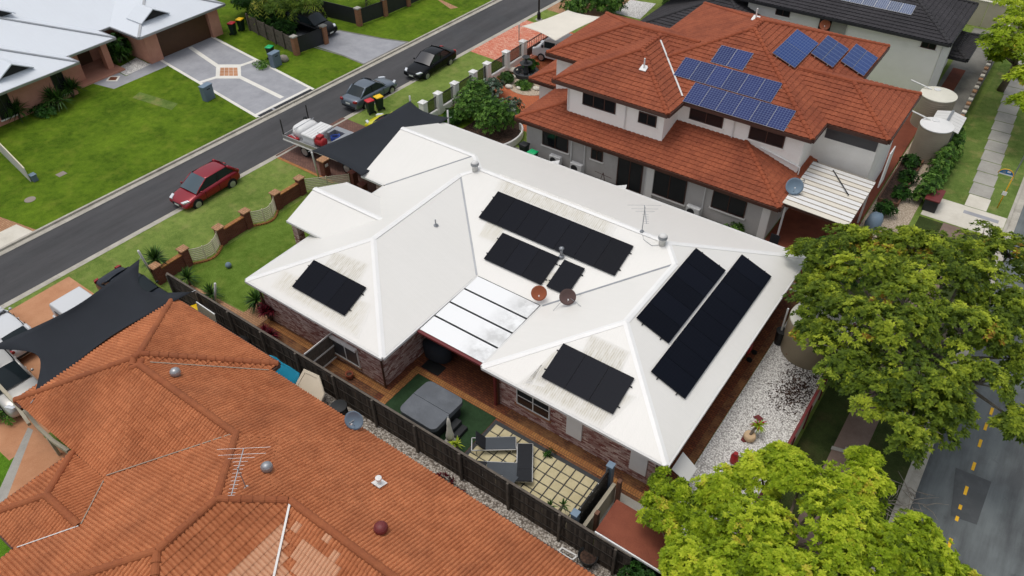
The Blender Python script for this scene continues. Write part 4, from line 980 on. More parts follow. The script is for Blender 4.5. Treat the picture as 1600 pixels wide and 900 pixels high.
part('sliding_door', MB().box(-17.6, -15.0, 22.2, 22.297, .05, 2.15), 'glass_dark', WH)
for x, y_ in ((-18.72, 15.36), (-26.9, 15.36), (-13.84, 17.62), (-6.0, 17.63)): part('downpipe', MB().tube([(x, y_, 0), (x, y_, 2.4)], .05, 8), 'metal_bronze', WH)
# roof furniture
def vent(house, p, r=.2, m='metal_white', squat=False):
    x, y_, z = p
    o = part('roof_vent', MB().lathe([(r*.8, -.1), (r*.8, .2), (r*.85, .22), (r*1.0, .26), (r*1.08, .36), (r*.95, .46), (r*.6, .52), (.02, .54)], p, 18), m, house, smooth=True)
    part('vanes', MB().lathe([(r*1.09, .28), (r*1.13, .36), (r*1.02, .44)], p, 18), 'metal_galv' if m == 'metal_white' else m, o); return o
vent(WH, (-22.2, 26.95, 4.55)); vent(WH, (-11.0, 26.95, 4.56))
fx = GPl(681, 352, (0, -k, 1) if False else (k, 0, 1), lr0)
part('flue', MB().tube([fx, fx+Vector((0, 0, .35))], .035, 6).tube([fx+Vector((0, 0, .1)), fx+Vector((.12, 0, .1))], .03, 6).lathe([(.14, 0), (.1, .05)], fx, 10), 'metal_galv', WH)
fx = GPl(877, 402, (0, -k, 1), E(-15, 21.85)); part('flue', MB().tube([fx, fx+Vector((0, 0, .55))], .07, 10).lathe([(.16, 0), (.1, .12)], fx, 12).lathe([(.12, .5), (.13, .58), (.02, .64)], fx, 12), 'metal_galv', WH, smooth=True)
# dirt on the sheets
def stain(quad_px, n, p0, m, lift=.006):
    q = [GPl(a, b, n, p0)+Vector((0, 0, lift)) for a, b in quad_px]; part('dirty_sheet', MB().uvquad(*q), m, WH, fix=False)
S_M = ((0, -k, 1), E(-15, 21.85)); S_L = ((0, -k, 1), E(-20, 15.08)); S_R = ((0, -k, 1), E(-10, 17.2))
for q, (n_, p0), m_ in ((((771, 297), (955, 371), (968, 345), (782, 272)), S_M, 'roof_dirty_heavy_x'), (((746, 370), (775, 381), (793, 352), (764, 338)), S_M, 'roof_dirty_x'), (((836, 440), (872, 452), (885, 430), (850, 420)), S_M, 'roof_dirty_x'),
                      (((420, 448), (560, 530), (582, 475), (440, 420)), S_L, 'roof_dirty_x'), (((497, 425), (560, 448), (578, 412), (522, 390)), S_L, 'roof_dirty_heavy_x'),
                      (((808, 600), (940, 672), (995, 620), (845, 570)), S_R, 'roof_dirty_heavy_x'), (((905, 560), (965, 595), (985, 550), (922, 520)), S_R, 'roof_dirty_heavy_x'), (((820, 598), (850, 605), (880, 540), (862, 552)), S_R, 'roof_dirty_x')):
    stain(q, n_, p0, m_)

# ---------------------------------------------------------------- solar arrays
def array(label, px, n_, p0, axis, cols, rows=1, mat='solar_black', frame='solar_frame', lift=.11, group='solar arrays on the white roof', rails=True, gap=.014, snap=None):
    """px: 4 photo corners on the roof plane; axis = eave direction"""
    n_ = Vector(n_).normalized(); p0 = Vector(p0); P = [GPl(a, b, n_, p0+n_*lift) for a, b in px]
    u = Vector(axis); v = n_.cross(u).normalized()
    if v.z < 0: v = -v
    us = sorted(p.dot(u) for p in P); vs = sorted(p.dot(v) for p in P); u0, u1 = (us[0]+us[1])/2, (us[2]+us[3])/2; v0, v1 = (vs[0]+vs[1])/2, (vs[2]+vs[3])/2
    base = p0+n_*lift; o0 = base-u*base.dot(u)-v*base.dot(v)
    W = lambda a, b, c=0: o0+u*a+v*b+n_*c
    t = thing('solar_array', label, 'solar panels', W((u0+u1)/2, v0), group=group)
    cw, rh = (u1-u0)/cols, (v1-v0)/rows
    for i in range(cols):
        for j in range(rows):
            a0, a1, b0, b1 = u0+i*cw+gap/2, u0+(i+1)*cw-gap/2, v0+j*rh+gap/2, v0+(j+1)*rh-gap/2; c = W((a0+a1)/2, (b0+b1)/2, -.02)
            pn = part('panel', MB().obox(c, u*(a1-a0)/2, v*(b1-b0)/2, n_*.02), frame, t, bevel=0)
            e = .008; part('cells', MB().uvquad(W(a0+e, b0+e, .002), W(a1-e, b0+e, .002), W(a1-e, b1-e, .002), W(a0+e, b1-e, .002)), mat, pn, fix=False)
    if rails:
        for f_ in (.22, .78):
            part('rail', MB().bar(W(u0-.1, v0+(v1-v0)*f_, -.065), W(u1+.1, v0+(v1-v0)*f_, -.065), .04), 'metal_dark' if frame == 'solar_frame' else 'alu', t)
    return t
E_P = ((-0.0-k, 0, 1) if False else (k, 0, 1), E(-5.5, 25))
array('black solar array of three panels on the left wing of the white roof', ((490, 405), (572, 449), (537, 494), (457, 447)), *S_L, (1, 0, 0), 3)
array('long row of seven black solar panels just below the white ridge', ((776, 298), (989, 383), (963, 429), (748, 342)), *S_M, (1, 0, 0), 7)
array('row of three black solar panels left of the white flue pipe', ((786, 361), (872, 403), (848, 444), (755, 406)), *S_M, (1, 0, 0), 3)
array('single black solar panel right of the white flue pipe', ((881, 405), (912, 418), (890, 460), (852, 450)), *S_M, (1, 0, 0), 1)
array('three black solar panels above the brick wall of the right wing', ((880, 536), (991, 590), (958, 648), (846, 588)), *S_R, (1, 0, 0), 3)
array('shorter black solar strip beside the hip ridge on the rear slope', ((1089, 387), (1134, 423), (1045, 537), (994, 494)), (k, 0, 1), E(-5.5, 25), (0, 1, 0), 5)
array('longest black solar strip near the rear eave of the white roof', ((1161, 398), (1206, 432), (1070, 624), (1016, 577)), (k, 0, 1), E(-5.5, 25), (0, 1, 0), 8)

# dishes and aerial on the white roof
b1 = GPl(842, 468, (0, -k, 1), E(-15, 21.85)); b2 = GPl(886, 474, (-k, 0, 1), E(-14.35, 20))
dish('satellite_dish', 'rust orange satellite dish at the corner of the patio roof', b1+Vector((0, 0, .45)), (.50, -.75, .45), .75, 'dish_orange', b1)
dish('satellite_dish', 'dark brown satellite dish beside the lone black solar panel', b2+Vector((0, 0, .45)), (.55, -.70, .45), .78, 'dish_brown', b2, [b2+Vector((.9, -.1, .28)), b2+Vector((-.3, -.7, -.08)), b2+Vector((.3, .8, .15))])
def aerial(label, base, h, boomdir, els, group='television aerials', m='metal_galv', base_el=None):
    base = Vector(base); t = thing('tv_aerial', label, 'aerial', base, group=group); top = base+Vector((0, 0, h)); bd = Vector(boomdir).normalized(); el = bd.cross(Vector((0, 0, 1))).normalized()
    part('mast', MB().tube([base, top+Vector((0, 0, .1))], .022, 6), m, t)
    L = els[-1][0]; part('boom', MB().bar(top+bd*els[0][0], top+bd*L, .03), m, t)
    for d, ln in els: part('element', MB().tube([top+bd*d-el*ln/2, top+bd*d+el*ln/2], .007, 5), m, t)
    part('bracket', MB().lathe([(.12, 0), (.09, .06)], base, 8), m, t); return t
ab = GPl(1003, 362, (0, -k, 1), E(-15, 21.85))
aerial('thin grey TV aerial on the white ridge by a round vent', ab, 1.35, (.55, -.83, -.12), [(-.25, 1.6), (.0, 1.25), (.18, .9), (.4, .3), (.55, .28), (.7, .26), (.85, .24), (1.0, .22)])
part('aerial_cable', MB().tube([ab, ab+Vector((.3, -.35, -.12)), ab+Vector((.8, -.5, -.15)), ab+Vector((1.3, -.25, -.05))], .012, 5), 'metal_galv', WH)

# ================================================================ SOUTH TERRACOTTA HOUSE
SH = thing('tiled_house', 'low house with weathered orange terracotta tile roof in the foreground', 'house', (-16, 6, 0))
ks, zs = .43, 2.5
SB = [Hip(-28.7, -15, 4.45, 11.78, zs, ks), Hip(-20.5, -1.2, 2.65, 11.78, zs, ks), Hip(-29.3, -21.8, 4.45, 12.25, zs, ks), Hip(-22.6, -10.3, -2.8, 11.78, zs, ks), Hip(-24.8, -18.6, .9, 4.35, zs, ks)]
fe = [G(358, 893, 4.0)[:2], G(438, 815, 4.2)[:2], G(450, 828, 4.1)[:2], G(453, 905, 3.6)[:2]]
def inpoly(x, y_, P):
    c = False
    for i in range(len(P)):
        (a, b), (d, e) = P[i-1], P[i]
        if (b > y_) != (e > y_) and x < (d-a)*(y_-b)/(e-b)+a: c = not c
    return c
def fresh(x, y_, dn):
    # tiles replaced by the last repair
    z = max(B.h(x, y_) for B in SB); a, b = pix((x, y_, z))
    if dn == 'e': return inpoly(a, b, [(350, 905), (436, 818), (452, 826), (446, 840), (454, 850), (440, 862), (454, 872), (445, 890), (456, 905)])
    if dn == 's': return inpoly(a, b, [(459, 858), (466, 840), (529, 888), (517, 905), (459, 905)]) or math.hypot(a-468, b-826) < 7 or math.hypot(a-507, b-837) < 7 or math.hypot(a-518, b-866) < 7
    return False
tile_roof(SB, SH, 'tile_terracotta', 'cap_terracotta', amp=.06, individual=300, eye=CAMP, fresh=fresh, near=lambda t: (0 if inframe(t[0], -4) else 1, (Vector(t[0])-CAMP).length))
fascia(SB, SH, 'metal_bronze', .16)
swall = [(-28.8, 4.95), (-22.1, 4.95), (-22.1, -2.3), (-10.8, -2.3), (-10.8, 3.15), (-1.7, 3.15), (-1.7, 11.35), (-28.8, 11.5)]
part('wall', MB().prism(swall, 0, 2.42), 'brick_tan', SH)
for x, y_ in ((-24.6, 1.1), (-24.6, 4.15)): part('post', MB().box(x, x+.2, y_-.1, y_+.1, 0, 2.4), 'brick_tan', SH)
for a, b in (((-21.75, 11.7), (-24.9, 8.5)), ((-22.65, 4.5), (-18.95, 8.15)), ((-11.9, 2.7), (-14.8, 7.2)), ((-22.5, .95), (-20.9, 2.6)), ((-22.5, 4.3), (-20.9, 2.7))):
    # mortared valley flashings
    p = [Vector((a[0]+(b[0]-a[0])*t_, a[1]+(b[1]-a[1])*t_, 0)) for t_ in (0, .5, 1)]
    for q in p: q.z = max(B.h(q.x, q.y) for B in SB)+.10
    part('valley_flashing', MB().bar(p[0], p[2], .075 if a[0] in (-11.9,) else .035, .02), 'metal_white' if a[0] == -11.9 or a[1] == .95 else 'tank_taupe', SH)
for px, py, z, m_ in ((279, 593, 3.6, 'silver'), (420, 738, 4.2, 'metal_galv'), (597, 833, 3.9, 'metal_red')):
    p = G(px, py, z); p.z = max(B.h(p.x, p.y) for B in SB)+.02
    if m_ == 'metal_red': pass
    vent(SH, p-Vector((0, 0, .12)), .19 if m_ != 'metal_red' else .22, m_)
part('flue', MB().obox(G(593, 755, 3.4)+Vector((0, 0, .02)), (.2, 0, 0), (0, .2, -.086), (0, .005, .01)).lathe([(.07, 0), (.07, .25), (.12, .26), (.12, .34), (.03, .38)], G(593, 755, 3.4), 12), 'paint_white', SH)
ab = G(388, 770, 4.45); ab.z = max(B.h(ab.x, ab.y) for B in SB)
aerial('large silver TV aerial with long rods above orange tiles', ab, 1.1, (.62, -.78, 0), [(-.85, 1.8), (-.6, 1.6), (-.45, .9), (-.3, .5), (-.15, .35), (0, .33), (.15, .3), (.3, .3), (.45, .28), (.6, .28), (.75, .26), (.9, .24), (1.0, .22)], m='silver')
db = Vector((-17.1, 11.75, 2.55)); dish('satellite_dish', 'blue grey satellite dish over the tiled eave by the paling fence', G(555, 655, 3.0), (.35, -.8, .5), .8, 'dish_blue', G(548, 668, 2.65))

# ================================================================ TWO STOREY TERRACOTTA HOUSE
TH = thing('two_storey_house', 'two storey pale rendered house with rust red tile roofs', 'house', (-15, 44, 0))
ku, zu = .37, 5.3
UB = [Hip(-23.75, -15.85, 36.85, 47.2, zu, ku), Hip(-26.2, -11, 39.8, 47.6, zu, ku), Hip(-21.2, -8.12, 38.8, 53.2, zu, ku), Hip(-18, -4.72, 41.0, 47.5, zu, ku)]
LB = [Hip(-25.75, -8.15, 35.6, 43.0, 2.6, .31), Hip(-28.15, -20, 40.6, 47.0, 2.6, .31)]
tile_roof(UB, TH, 'tile_rust', 'cap_rust', nseg=4, rolls=1, amp=.035, butt=.04, roofname='upper_roof')
tile_roof(LB, TH, 'tile_rust', 'cap_rust', nseg=4, rolls=1, amp=.035, butt=.04, roofname='lower_roof', skipcap=lambda x, y_: x > -22.9 and y_ > 37.3 and x < -11.9)
fascia(UB, TH, 'metal_bronze', .2); fascia(LB, TH, 'metal_bronze', .2)
part('wall', MB().prism([(-25.2, 36.1), (-8.65, 36.1), (-8.65, 44), (-25.2, 44)], 0, 2.5), 'render_grey', TH)
part('wall', MB().prism([(-27.6, 41.1), (-25.25, 41.1), (-25.25, 46.5), (-27.6, 46.5)], 0, 2.5), 'render_white', TH)
up = [(-22.9, 37.35), (-16.25, 37.35), (-16.25, 39.25), (-8.6, 39.25), (-8.6, 41.5), (-5.2, 41.5), (-5.2, 47.0), (-8.6, 47.0), (-8.6, 52.7), (-20.7, 52.7), (-20.7, 47.1), (-25.7, 47.1), (-25.7, 40.3), (-22.9, 40.3)]
part('wall', MB().prism(up, 0.02, 5.12), 'render_white', TH)
def winpx(house, Yw, l, r_, t_, b, frame='metal_bronze', glass='glass_dark', mull=1, sill='render_white'):
    """window seen between left/right/top/bottom edge points on a wall facing the street side (s)"""
    x0, x1 = GY(*l, Yw).x, GY(*r_, Yw).x; z1, z0 = GY(*t_, Yw).z, GY(*b, Yw).z
    return window(house, 's', (x0+x1)/2, z0, z1, x1-x0, Yw, frame, glass, mull, sill)
winpx(TH, 37.35, (911, 152), (962, 172), (935, 150), (935, 170), mull=2); winpx(TH, 37.35, (998, 182), (1026, 191), (1012, 177), (1012, 195))
winpx(TH, 39.25, (1078, 176), (1130, 192), (1104, 172), (1104, 193)); winpx(TH, 39.25, (1171, 206), (1226, 221), (1198, 203), (1198, 224))
winpx(TH, 36.1, (848, 214), (888, 229), (868, 208), (868, 232)); winpx(TH, 36.1, (924, 240), (942, 246), (933, 234), (933, 250))
winpx(TH, 36.1, (965, 264), (1003, 283), (985, 250), (985, 297), mull=1, sill=None); winpx(TH, 36.1, (1020, 284), (1072, 300), (1046, 272), (1046, 311)); winpx(TH, 36.1, (1112, 315), (1166, 325), (1140, 302), (1140, 333))
part('pier', MB().box(-16.3, -15.85, 35.98, 36.098, 0, 2.45), 'render_white', TH); part('pier', MB().box(-9.1, -8.66, 35.98, 36.098, 0, 2.45), 'render_white', TH)
for px, py, Yw, z0, z1 in ((978, 170, 37.3, 3.3, 5.1), (888, 150, 37.3, 3.3, 5.1), (1147, 195, 39.2, 3.7, 5.1), (893, 230, 36.05, 0, 2.4), (914, 235, 36.05, 0, 2.4), (1010, 275, 36.05, 0, 2.4), (1100, 310, 36.05, 0, 2.4), (1200, 340, 36.05, 0, 2.4)):
    x = GY(px, py, Yw).x; part('downpipe', MB().tube([(x, Yw-.02, z0), (x, Yw-.02, z1)], .045, 6), 'paint_white', TH)
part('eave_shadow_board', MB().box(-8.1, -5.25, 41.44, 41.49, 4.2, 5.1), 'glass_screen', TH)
for px, py in ((1006, 107), (1178, 42)):
    p = G(px, py, 6.3 if px < 1100 else 7.0); p.z = max(B.h(p.x, p.y) for B in UB); part('vent_pipe', MB().tube([p, p+Vector((0, 0, .7))], .05, 8).obox(p+Vector((0, 0, .08)), (.22, 0, 0), (0, .22, .08), (0, -.01, .02)), 'paint_white', TH)
for a, b in (((1032, 64), (1066, 152)), ((1249, 110), (1292, 191))):
    pa = [G(*a, 6.7 if a[0] < 1100 else 6.4), G(*b, 5.4)]
    for q in pa: q.z = max(B.h(q.x, q.y) for B in UB)+.10
    part('valley_flashing', MB().bar(pa[0], pa[1], .10, .03), 'metal_white', TH)
part('wall_rail', MB().tube([GY(1188, 230, 39.2), GY(1250, 262, 39.2), GY(1246, 275, 39.2)], .05, 6), 'paint_white', TH)
# carport with ribbed sheets
CP = thing('carport', 'lean-to carport of white ribbed sheets against the two storey house', 'carport', (-6.4, 38.4, 0))
for i in range(12):
    y0 = 36.1+i*.40; part('roof_sheet', MB().slab([(-8.2, y0, 2.72+.01*i), (-4.62, y0, 2.62+.01*i), (-4.62, y0+.37, 2.635+.01*i), (-8.2, y0+.37, 2.735+.01*i)], .03), ('paint_white' if i % 3 else 'fabric_cream'), CP)
    part('sheet_rib', MB().bar((-8.2, y0+.385, 2.75+.01*i), (-4.62, y0+.385, 2.65+.01*i), .03, .04), 'tank_taupe', CP)
for x, y_ in ((-8.0, 36.2), (-4.75, 36.2), (-4.75, 40.5)): part('post', MB().box(x-.05, x+.05, y_-.05, y_+.05, 0, 2.6), 'paint_white', CP)
part('beam', MB().bar((-8.2, 36.15, 2.58), (-4.6, 36.15, 2.5), .06, .16), 'metal_bronze', CP)
solo('metal_rod', MB().tube([G(1302, 266, 2.85), G(1326, 305, 2.8)], .03, 6), 'metal_dark', 'dark metal rod lying on the white carport sheets', 'rod', loc=tuple(G(1314, 285, 2.8)))
dish('satellite_dish', 'large blue grey satellite dish at the carport corner', G(1241, 291, 3.1), (.3, -.8, .55), .95, 'dish_blue', G(1256, 285, 2.85))
part('panel_door', MB().obox(GY(1372, 255, 41.4)+Vector((.5, -.15, 0)), (.0, .5, 0), (0, 0, 1.1), (.03, 0, 0)), 'paint_white', TH)
HS = ((0, -ku, 1), (-12, 38.8, zu)); HSg = 'blue solar arrays on the terracotta roof'
array('upper pair of blue solar panels below the terracotta apex', ((1127, 70), (1177, 83), (1161, 110), (1110, 97)), *HS, (1, 0, 0), 2, 1, 'solar_blue', 'alu', group=HSg)
array('middle row of six blue solar panels on the terracotta roof', ((1072, 88), (1223, 131), (1204, 160), (1052, 117)), *HS, (1, 0, 0), 6, 1, 'solar_blue', 'silver', group=HSg)
array('lowest row of six blue solar panels along the terracotta eave', ((1087, 128), (1244, 174), (1224, 206), (1067, 157)), *HS, (1, 0, 0), 6, 1, 'solar_blue', 'silver', group=HSg)
HE = ((ku, 0, 1), (-8.12, 45, zu))
for lb, px in (('tilted pair of blue solar panels nearest the terracotta peak', ((1246, 45), (1279, 68), (1242, 106), (1207, 82))), ('tilted blue solar panel pair in the middle of three on the right slope', ((1293, 55), (1327, 76), (1302, 105), (1267, 83))), ('tilted blue solar panel pair nearest the outer end of the right slope', ((1337, 68), (1373, 90), (1350, 118), (1314, 96)))):
    array(lb, px, *HE, (0, 1, 0), 1 if 'nearest the terr' not in lb else 2, 2 if 'nearest the terr' not in lb else 1, 'solar_blue_stripe', 'alu', .2, HSg)

# ================================================================ CHARCOAL ROOFED HOUSE
DH = thing('charcoal_roof_house', 'white two storey house with charcoal tile roof behind the red roof', 'house', (-14, 61, 0))
DB = [Hip(-30, -5.05, 57.5, 66.0, 4.6, .38), Hip(-4.9-.9, -3.9, 60.5, 65.5, 2.6, .3)]
tile_roof(DB[:1], DH, 'tile_charcoal', 'cap_charcoal', nseg=2, rolls=1, amp=.03, butt=.05, roofname='upper_roof'); fascia(DB[:1], DH, 'metal_dark', .18)
tile_roof(DB[1:], DH, 'tile_charcoal', 'cap_charcoal', nseg=2, rolls=1, amp=.03, butt=.05, roofname='lower_roof'); fascia(DB[1:], DH, 'metal_dark', .15)
part('wall', MB().prism([(-19.6, 58.0), (-5.5, 58.0), (-5.5, 65.5), (-19.6, 65.5)], 0, 4.45), 'render_white', DH)
c = G(1000, 34, 2.7); DL = [Hip(c.x-.2, -16, c.y-.6, c.y+9, 2.5, .36)]
tile_roof(DL, DH, 'tile_charcoal', 'cap_charcoal', nseg=2, rolls=1, amp=.03, butt=.05, roofname='garage_roof'); fascia(DL, DH, 'metal_dark', .15)
part('wall', MB().prism([(c.x+.4, c.y), (-20, c.y), (-20, c.y+8), (c.x+.4, c.y+8)], 0, 2.4), 'render_white', DH)
winpx(DH, 58.0, (1213, 15), (1235, 20), (1224, 8), (1224, 25)); winpx(DH, 58.0, (1280, 36), (1321, 46), (1300, 26), (1300, 52), mull=1); winpx(DH, 58.0, (1439, 70), (1464, 70), (1451, 62), (1451, 76))
part('screen_panel', MB().obox(GY(1311, 40, 57.9), (.55, 0, 0), (0, .02, 0), (0, 0, .75)), 'concrete', DH)
part('corner_blind', MB().prism([(-5.45, 57.9), (-5.0, 58.1), (-5.05, 59.2), (-5.45, 59.0)], .6, 4.3), 'paint_white', DH); x = GY(1464, 100, 57.95).x; part('downpipe', MB().tube([(x, 57.95, 0), (x, 57.95, 4.4)], .05, 6), 'paint_white', DH)
array('pale framed solar array along the charcoal roof', ((1300, -6), (1437, 0), (1422, 26), (1285, -12)), (0, -.38, 1), (-10, 57.5, 4.6), (1, 0, 0), 7, 1, 'solar_pale', 'paint_white', group=None)
dish('satellite_dish', 'orange satellite dish in the shaded window bay of the white wall', GY(1289, 39, 57.6), (.2, -.9, .35), .75, 'dish_orange', GY(1285, 50, 57.75))

# ================================================================ GREY METAL ROOFED HOUSE
GH = thing('pink_house', 'pink rendered house with pale grey metal roof across the street', 'house', (-64, 26, 0))
kg = .40
GB = [Hip(-70, -57.1, 8, 24.1, 2.6, kg), Hip(-72, -58.75, 14, 28.15, 2.6, kg), Hip(-77, -61.0, 16, 37, 2.6, kg), Hip(-71, -57.15, 29.2, 37.4, 2.6, kg)]
for B in GB:
    for dn, poly in B.faces():
        pts = [(x, y_, B.h(x, y_)) for x, y_ in poly]; part('roof_sheet', MB().slab(pts, .03), 'roof_grey_'+('x' if dn in 'sn' else 'y'), GH)
    a, b = B.ridge
    for cpt in ((B.x0, B.y0), (B.x1, B.y0), (B.x0, B.y1), (B.x1, B.y1)):
        e = min((a, b), key=lambda q: abs(abs(q[0]-cpt[0])-abs(q[1]-cpt[1]))+.01*math.hypot(q[0]-cpt[0], q[1]-cpt[1]))
        if not any(C is not B and C.h((cpt[0]+e[0])/2, (cpt[1]+e[1])/2) > B.h((cpt[0]+e[0])/2, (cpt[1]+e[1])/2) for C in GB):
            part('ridge_cap', MB().bar((*cpt, 2.62), (*e, B.h(*e)+.02), .2, .04), 'metal_galv', GH)
fascia(GB, GH, 'silver', .16)
gw = [(-76, 17), (-61.6, 17), (-61.6, 14), (-69, 14), (-69, 9), (-58, 9), (-58, 23.6), (-59.5, 23.6), (-59.5, 25.2), (-62, 25.2), (-62, 29.9), (-58.1, 29.9), (-58.1, 36.9), (-76, 36.9)]
part('wall', MB().prism(gw, 0, 2.44), 'render_pink', GH)
part('garage_door', MB().box(-58.095, -58.03, 31.05, 35.9, .02, 2.15), 'door_brown', GH)
for y0, y1 in ((29.85, 31.0), (35.95, 36.95)): part('pier', MB().box(-58.6, -57.75, y0, y1, 0, 2.43), 'render_pink', GH)
p = G(173, 108); part('post', MB().box(p.x-.25, p.x+.25, p.y-.25, p.y+.25, 0, 2.43), 'render_pink', GH)
part('porch_floor', MB().box(-62, -58.6, 24.2, 28.0, 0, .12), 'paving_tan' if False else 'render_pink', GH)
window(GH, 'e', 18.4, .4, 2.1, 1.1, -58.0, 'metal_dark'); window(GH, 'e', 22.6, .4, 2.1, .9, -58.0, 'metal_dark'); part('door', MB().box(-62.0+.003, -61.94, 26.3, 27.3, .1, 2.1), 'door_brown', GH); window(GH, 'e', 25.0+.9, .3, 2.1, .5, -61.99, 'metal_dark')
def gablet(cx, cy, zc, hw, hh, depth):
    """little vented gable standing on an east slope"""
    a = (cx, cy-hw, zc); b = (cx, cy+hw, zc); t_ = (cx, cy, zc+hh); a2, b2, t2 = [(q[0]-depth, q[1], q[2]) for q in (a, b, t_)]
    part('gablet_vent', MB().add([a, b, t_], [(0, 1, 2)]), 'paint_black', GH, fix=False)
    for p_, q_, p2, q2 in ((a, t_, a2, t2), (t_, b, t2, b2)):
        f = Vector((.25, 0, .03)); part('gablet_roof', MB().slab([Vector(p_)+f, Vector(q_)+f, Vector(q2)+Vector((0, 0, .03)), Vector(p2)+Vector((0, 0, .03))], .08), 'roof_grey_y', GH)
for (px, py), zc in (((17, 98), 3.7), ((5, 43), 3.7), ((236, 12), 3.8)):
    c = G(px, py, zc); zz = max(B.h(c.x, c.y) for B in GB); gablet(c.x+.3, c.y-.2, zz-.05, 1.3, .75, 1.8)
array('dark blue solar panel corner on the grey metal roof', ((-30, 78), (4, 84), (-6, 98), (-40, 92)), (kg, 0, 1), (-57.1, 16, 2.6), (0, 1, 0), 2, 1, 'solar_blue', 'alu', .15, None)

# ================================================================ FENCES AND WALLS
def meshobj(mb, name, m): me = mb.mesh(name); me.materials.append(M(m)); return me
TF = thing('paling_fence', 'long weathered dark timber paling fence between the white and orange roofs', 'fence', (-18, 13.55, 0))
pal = [meshobj(MB().box(-.052, .052, -.009, .009, .02, h_), 'paling', 'timber_paling') for h_ in (1.76, 1.79, 1.81, 1.78)]
x = -31.9; rn = random.Random(3)
while x < -4.9:
    piece('paling', pal[rn.randrange(4)], Matrix.Translation((x+18, 0+rn.uniform(-.006, .006), 0)) @ Matrix.Rotation(rn.uniform(-.008, .008), 4, 'Y'), TF); x += .110
for z in (.35, 1.0, 1.6): part('rail', MB().box(-32, -4.9, 13.515, 13.54, z-.045, z+.045), 'timber_rail', TF)
x = -31.9
while x < -4.8: part('post', MB().box(x-.05, x+.05, 13.42, 13.512, 0, 1.82), 'timber_grey', TF); x += 2.4
part('capping', MB().box(-32, -4.9, 13.5, 13.6, 1.815, 1.845), 'timber_grey', TF)
SG = thing('side_gate', 'white framed timber side gate between paling fence and brick wall', 'gate', (-22, 14.6, 0))
for i in range(15): part('gate_board', MB().box(-22.01, -21.99, 13.68+i*.122, 13.79+i*.122, .08, 1.72), 'timber_grey', SG)
for z in (.12, .9, 1.72): part('rail', MB().box(-21.985, -21.95, 13.66, 15.52, z-.04, z+.04), 'metal_white', SG)
for y_ in (13.66, 15.5): part('stile', MB().box(-21.984, -21.949, y_-.04, y_+.04, .05, 1.76), 'metal_white', SG)
# brick pier front fence
BF = thing('brick_pier_fence', 'red brick pier fence with curved cream slat panels along the front lawn', 'fence', (-33.9, 20, 0))
py_ = [13.9, 15.66, 18.04, 19.92, 22.21, 24.13]
for y_ in py_:
    part('pier', MB().box(-34.1, -33.7, y_-.2, y_+.2, 0, 1.12), 'brick_red', BF); part('pier_cap', MB().box(-34.17, -33.63, y_-.27, y_+.27, 1.122, 1.2), 'paving_tan', BF, bevel=.02)
for a, b in ((0, 1), (2, 3), (4, 5)):
    part('brick_panel', MB().box(-34.0, -33.8, py_[a]+.2, py_[b]-.2, 0, .85), 'brick_red', BF); part('coping', MB().box(-34.03, -33.77, py_[a]+.2, py_[b]-.2, .852, .91), 'paving_border', BF)
def slats(a, b, bow, zt=1.0):
    n = 6; pts = [Vector((-33.85+bow*math.sin(math.pi*i/n), a+(b-a)*i/n, 0)) for i in range(n+1)]
    for k_ in range(7):
        z = .2+k_*(zt-.2)/6.5; mb = MB()
        for i in range(n): mb.bar(pts[i]+Vector((0, 0, z)), pts[i+1]+Vector((0, 0, z)), .025, .065)
        part('slat', mb, 'paint_cream', BF)
    for i in (0, 2, 4, 6): part('slat_post', MB().bar(pts[i], pts[i]+Vector((0, 0, zt+.03)), .05), 'paint_cream', BF)
    mb = MB()
    for i in range(n): mb.bar(pts[i]+Vector((.12, 0, .05)), pts[i+1]+Vector((.12, 0, .05)), .12, .1)
    part('plinth', mb, 'paving_border', BF)
slats(py_[1]+.22, py_[2]-.22, .5); slats(py_[3]+.22, py_[4]-.22, .5)
pa, pb = Vector((-33.8, 24.35, 0)), Vector((-31.9, 26.35, 0))
for k_ in range(7): part('slat', MB().bar(pa+Vector((0, 0, .2+k_*.125)), pb+Vector((0, 0, .2+k_*.125)), .025, .065), 'paint_cream', BF)
for t_ in (0, .5, 1): q = pa.lerp(pb, t_); part('slat_post', MB().bar(q, q+Vector((0, 0, 1.03)), .05), 'paint_cream', BF)
LP = thing('letterbox_pier', 'brick letterbox pier at the corner of the brown driveway', 'letterbox', (-34.2, 26.5, 0))
part('pier', MB().box(-34.4, -33.95, 26.2, 26.65, 0, 1.15), 'brick_red', LP); part('pier_cap', MB().box(-34.48, -33.87, 26.12, 26.73, 1.152, 1.24), 'paving_tan', LP, bevel=.02); part('letter_slot', MB().box(-33.948, -33.93, 26.3, 26.55, .75, .95), 'paint_white', LP)
for i, (x, y_) in enumerate(((-31.8, 26.6), (-30.6, 26.2))):
    t = thing('brick_pillar', ('taller' if i == 0 else 'shorter')+' brick pillar beside the brown driveway near the portico', 'pillar', (x, y_, 0), group='driveway pillars')
    part('pier', MB().box(x-.2, x+.2, y_-.2, y_+.2, 0, 1.0 if i == 0 else .8), 'brick_red', t); part('pier_cap', MB().box(x-.24, x+.24, y_-.24, y_+.24, 1.002 if i == 0 else .802, 1.07 if i == 0 else .87), 'brick_red', t, bevel=.015)
PG = thing('low_slat_gate', 'low cream slat gate tucked beside the garage corner', 'gate', (-29.3, 24.9, 0))
for k_ in range(6): part('slat', MB().bar((-30.3, 25.4, .2+k_*.13), (-28.2, 24.95, .2+k_*.13), .025, .07), 'paint_cream', PG)
for q in ((-30.3, 25.4), (-28.2, 24.95)): part('post', MB().bar((*q, 0), (*q, 1.0), .05), 'paint_cream', PG)
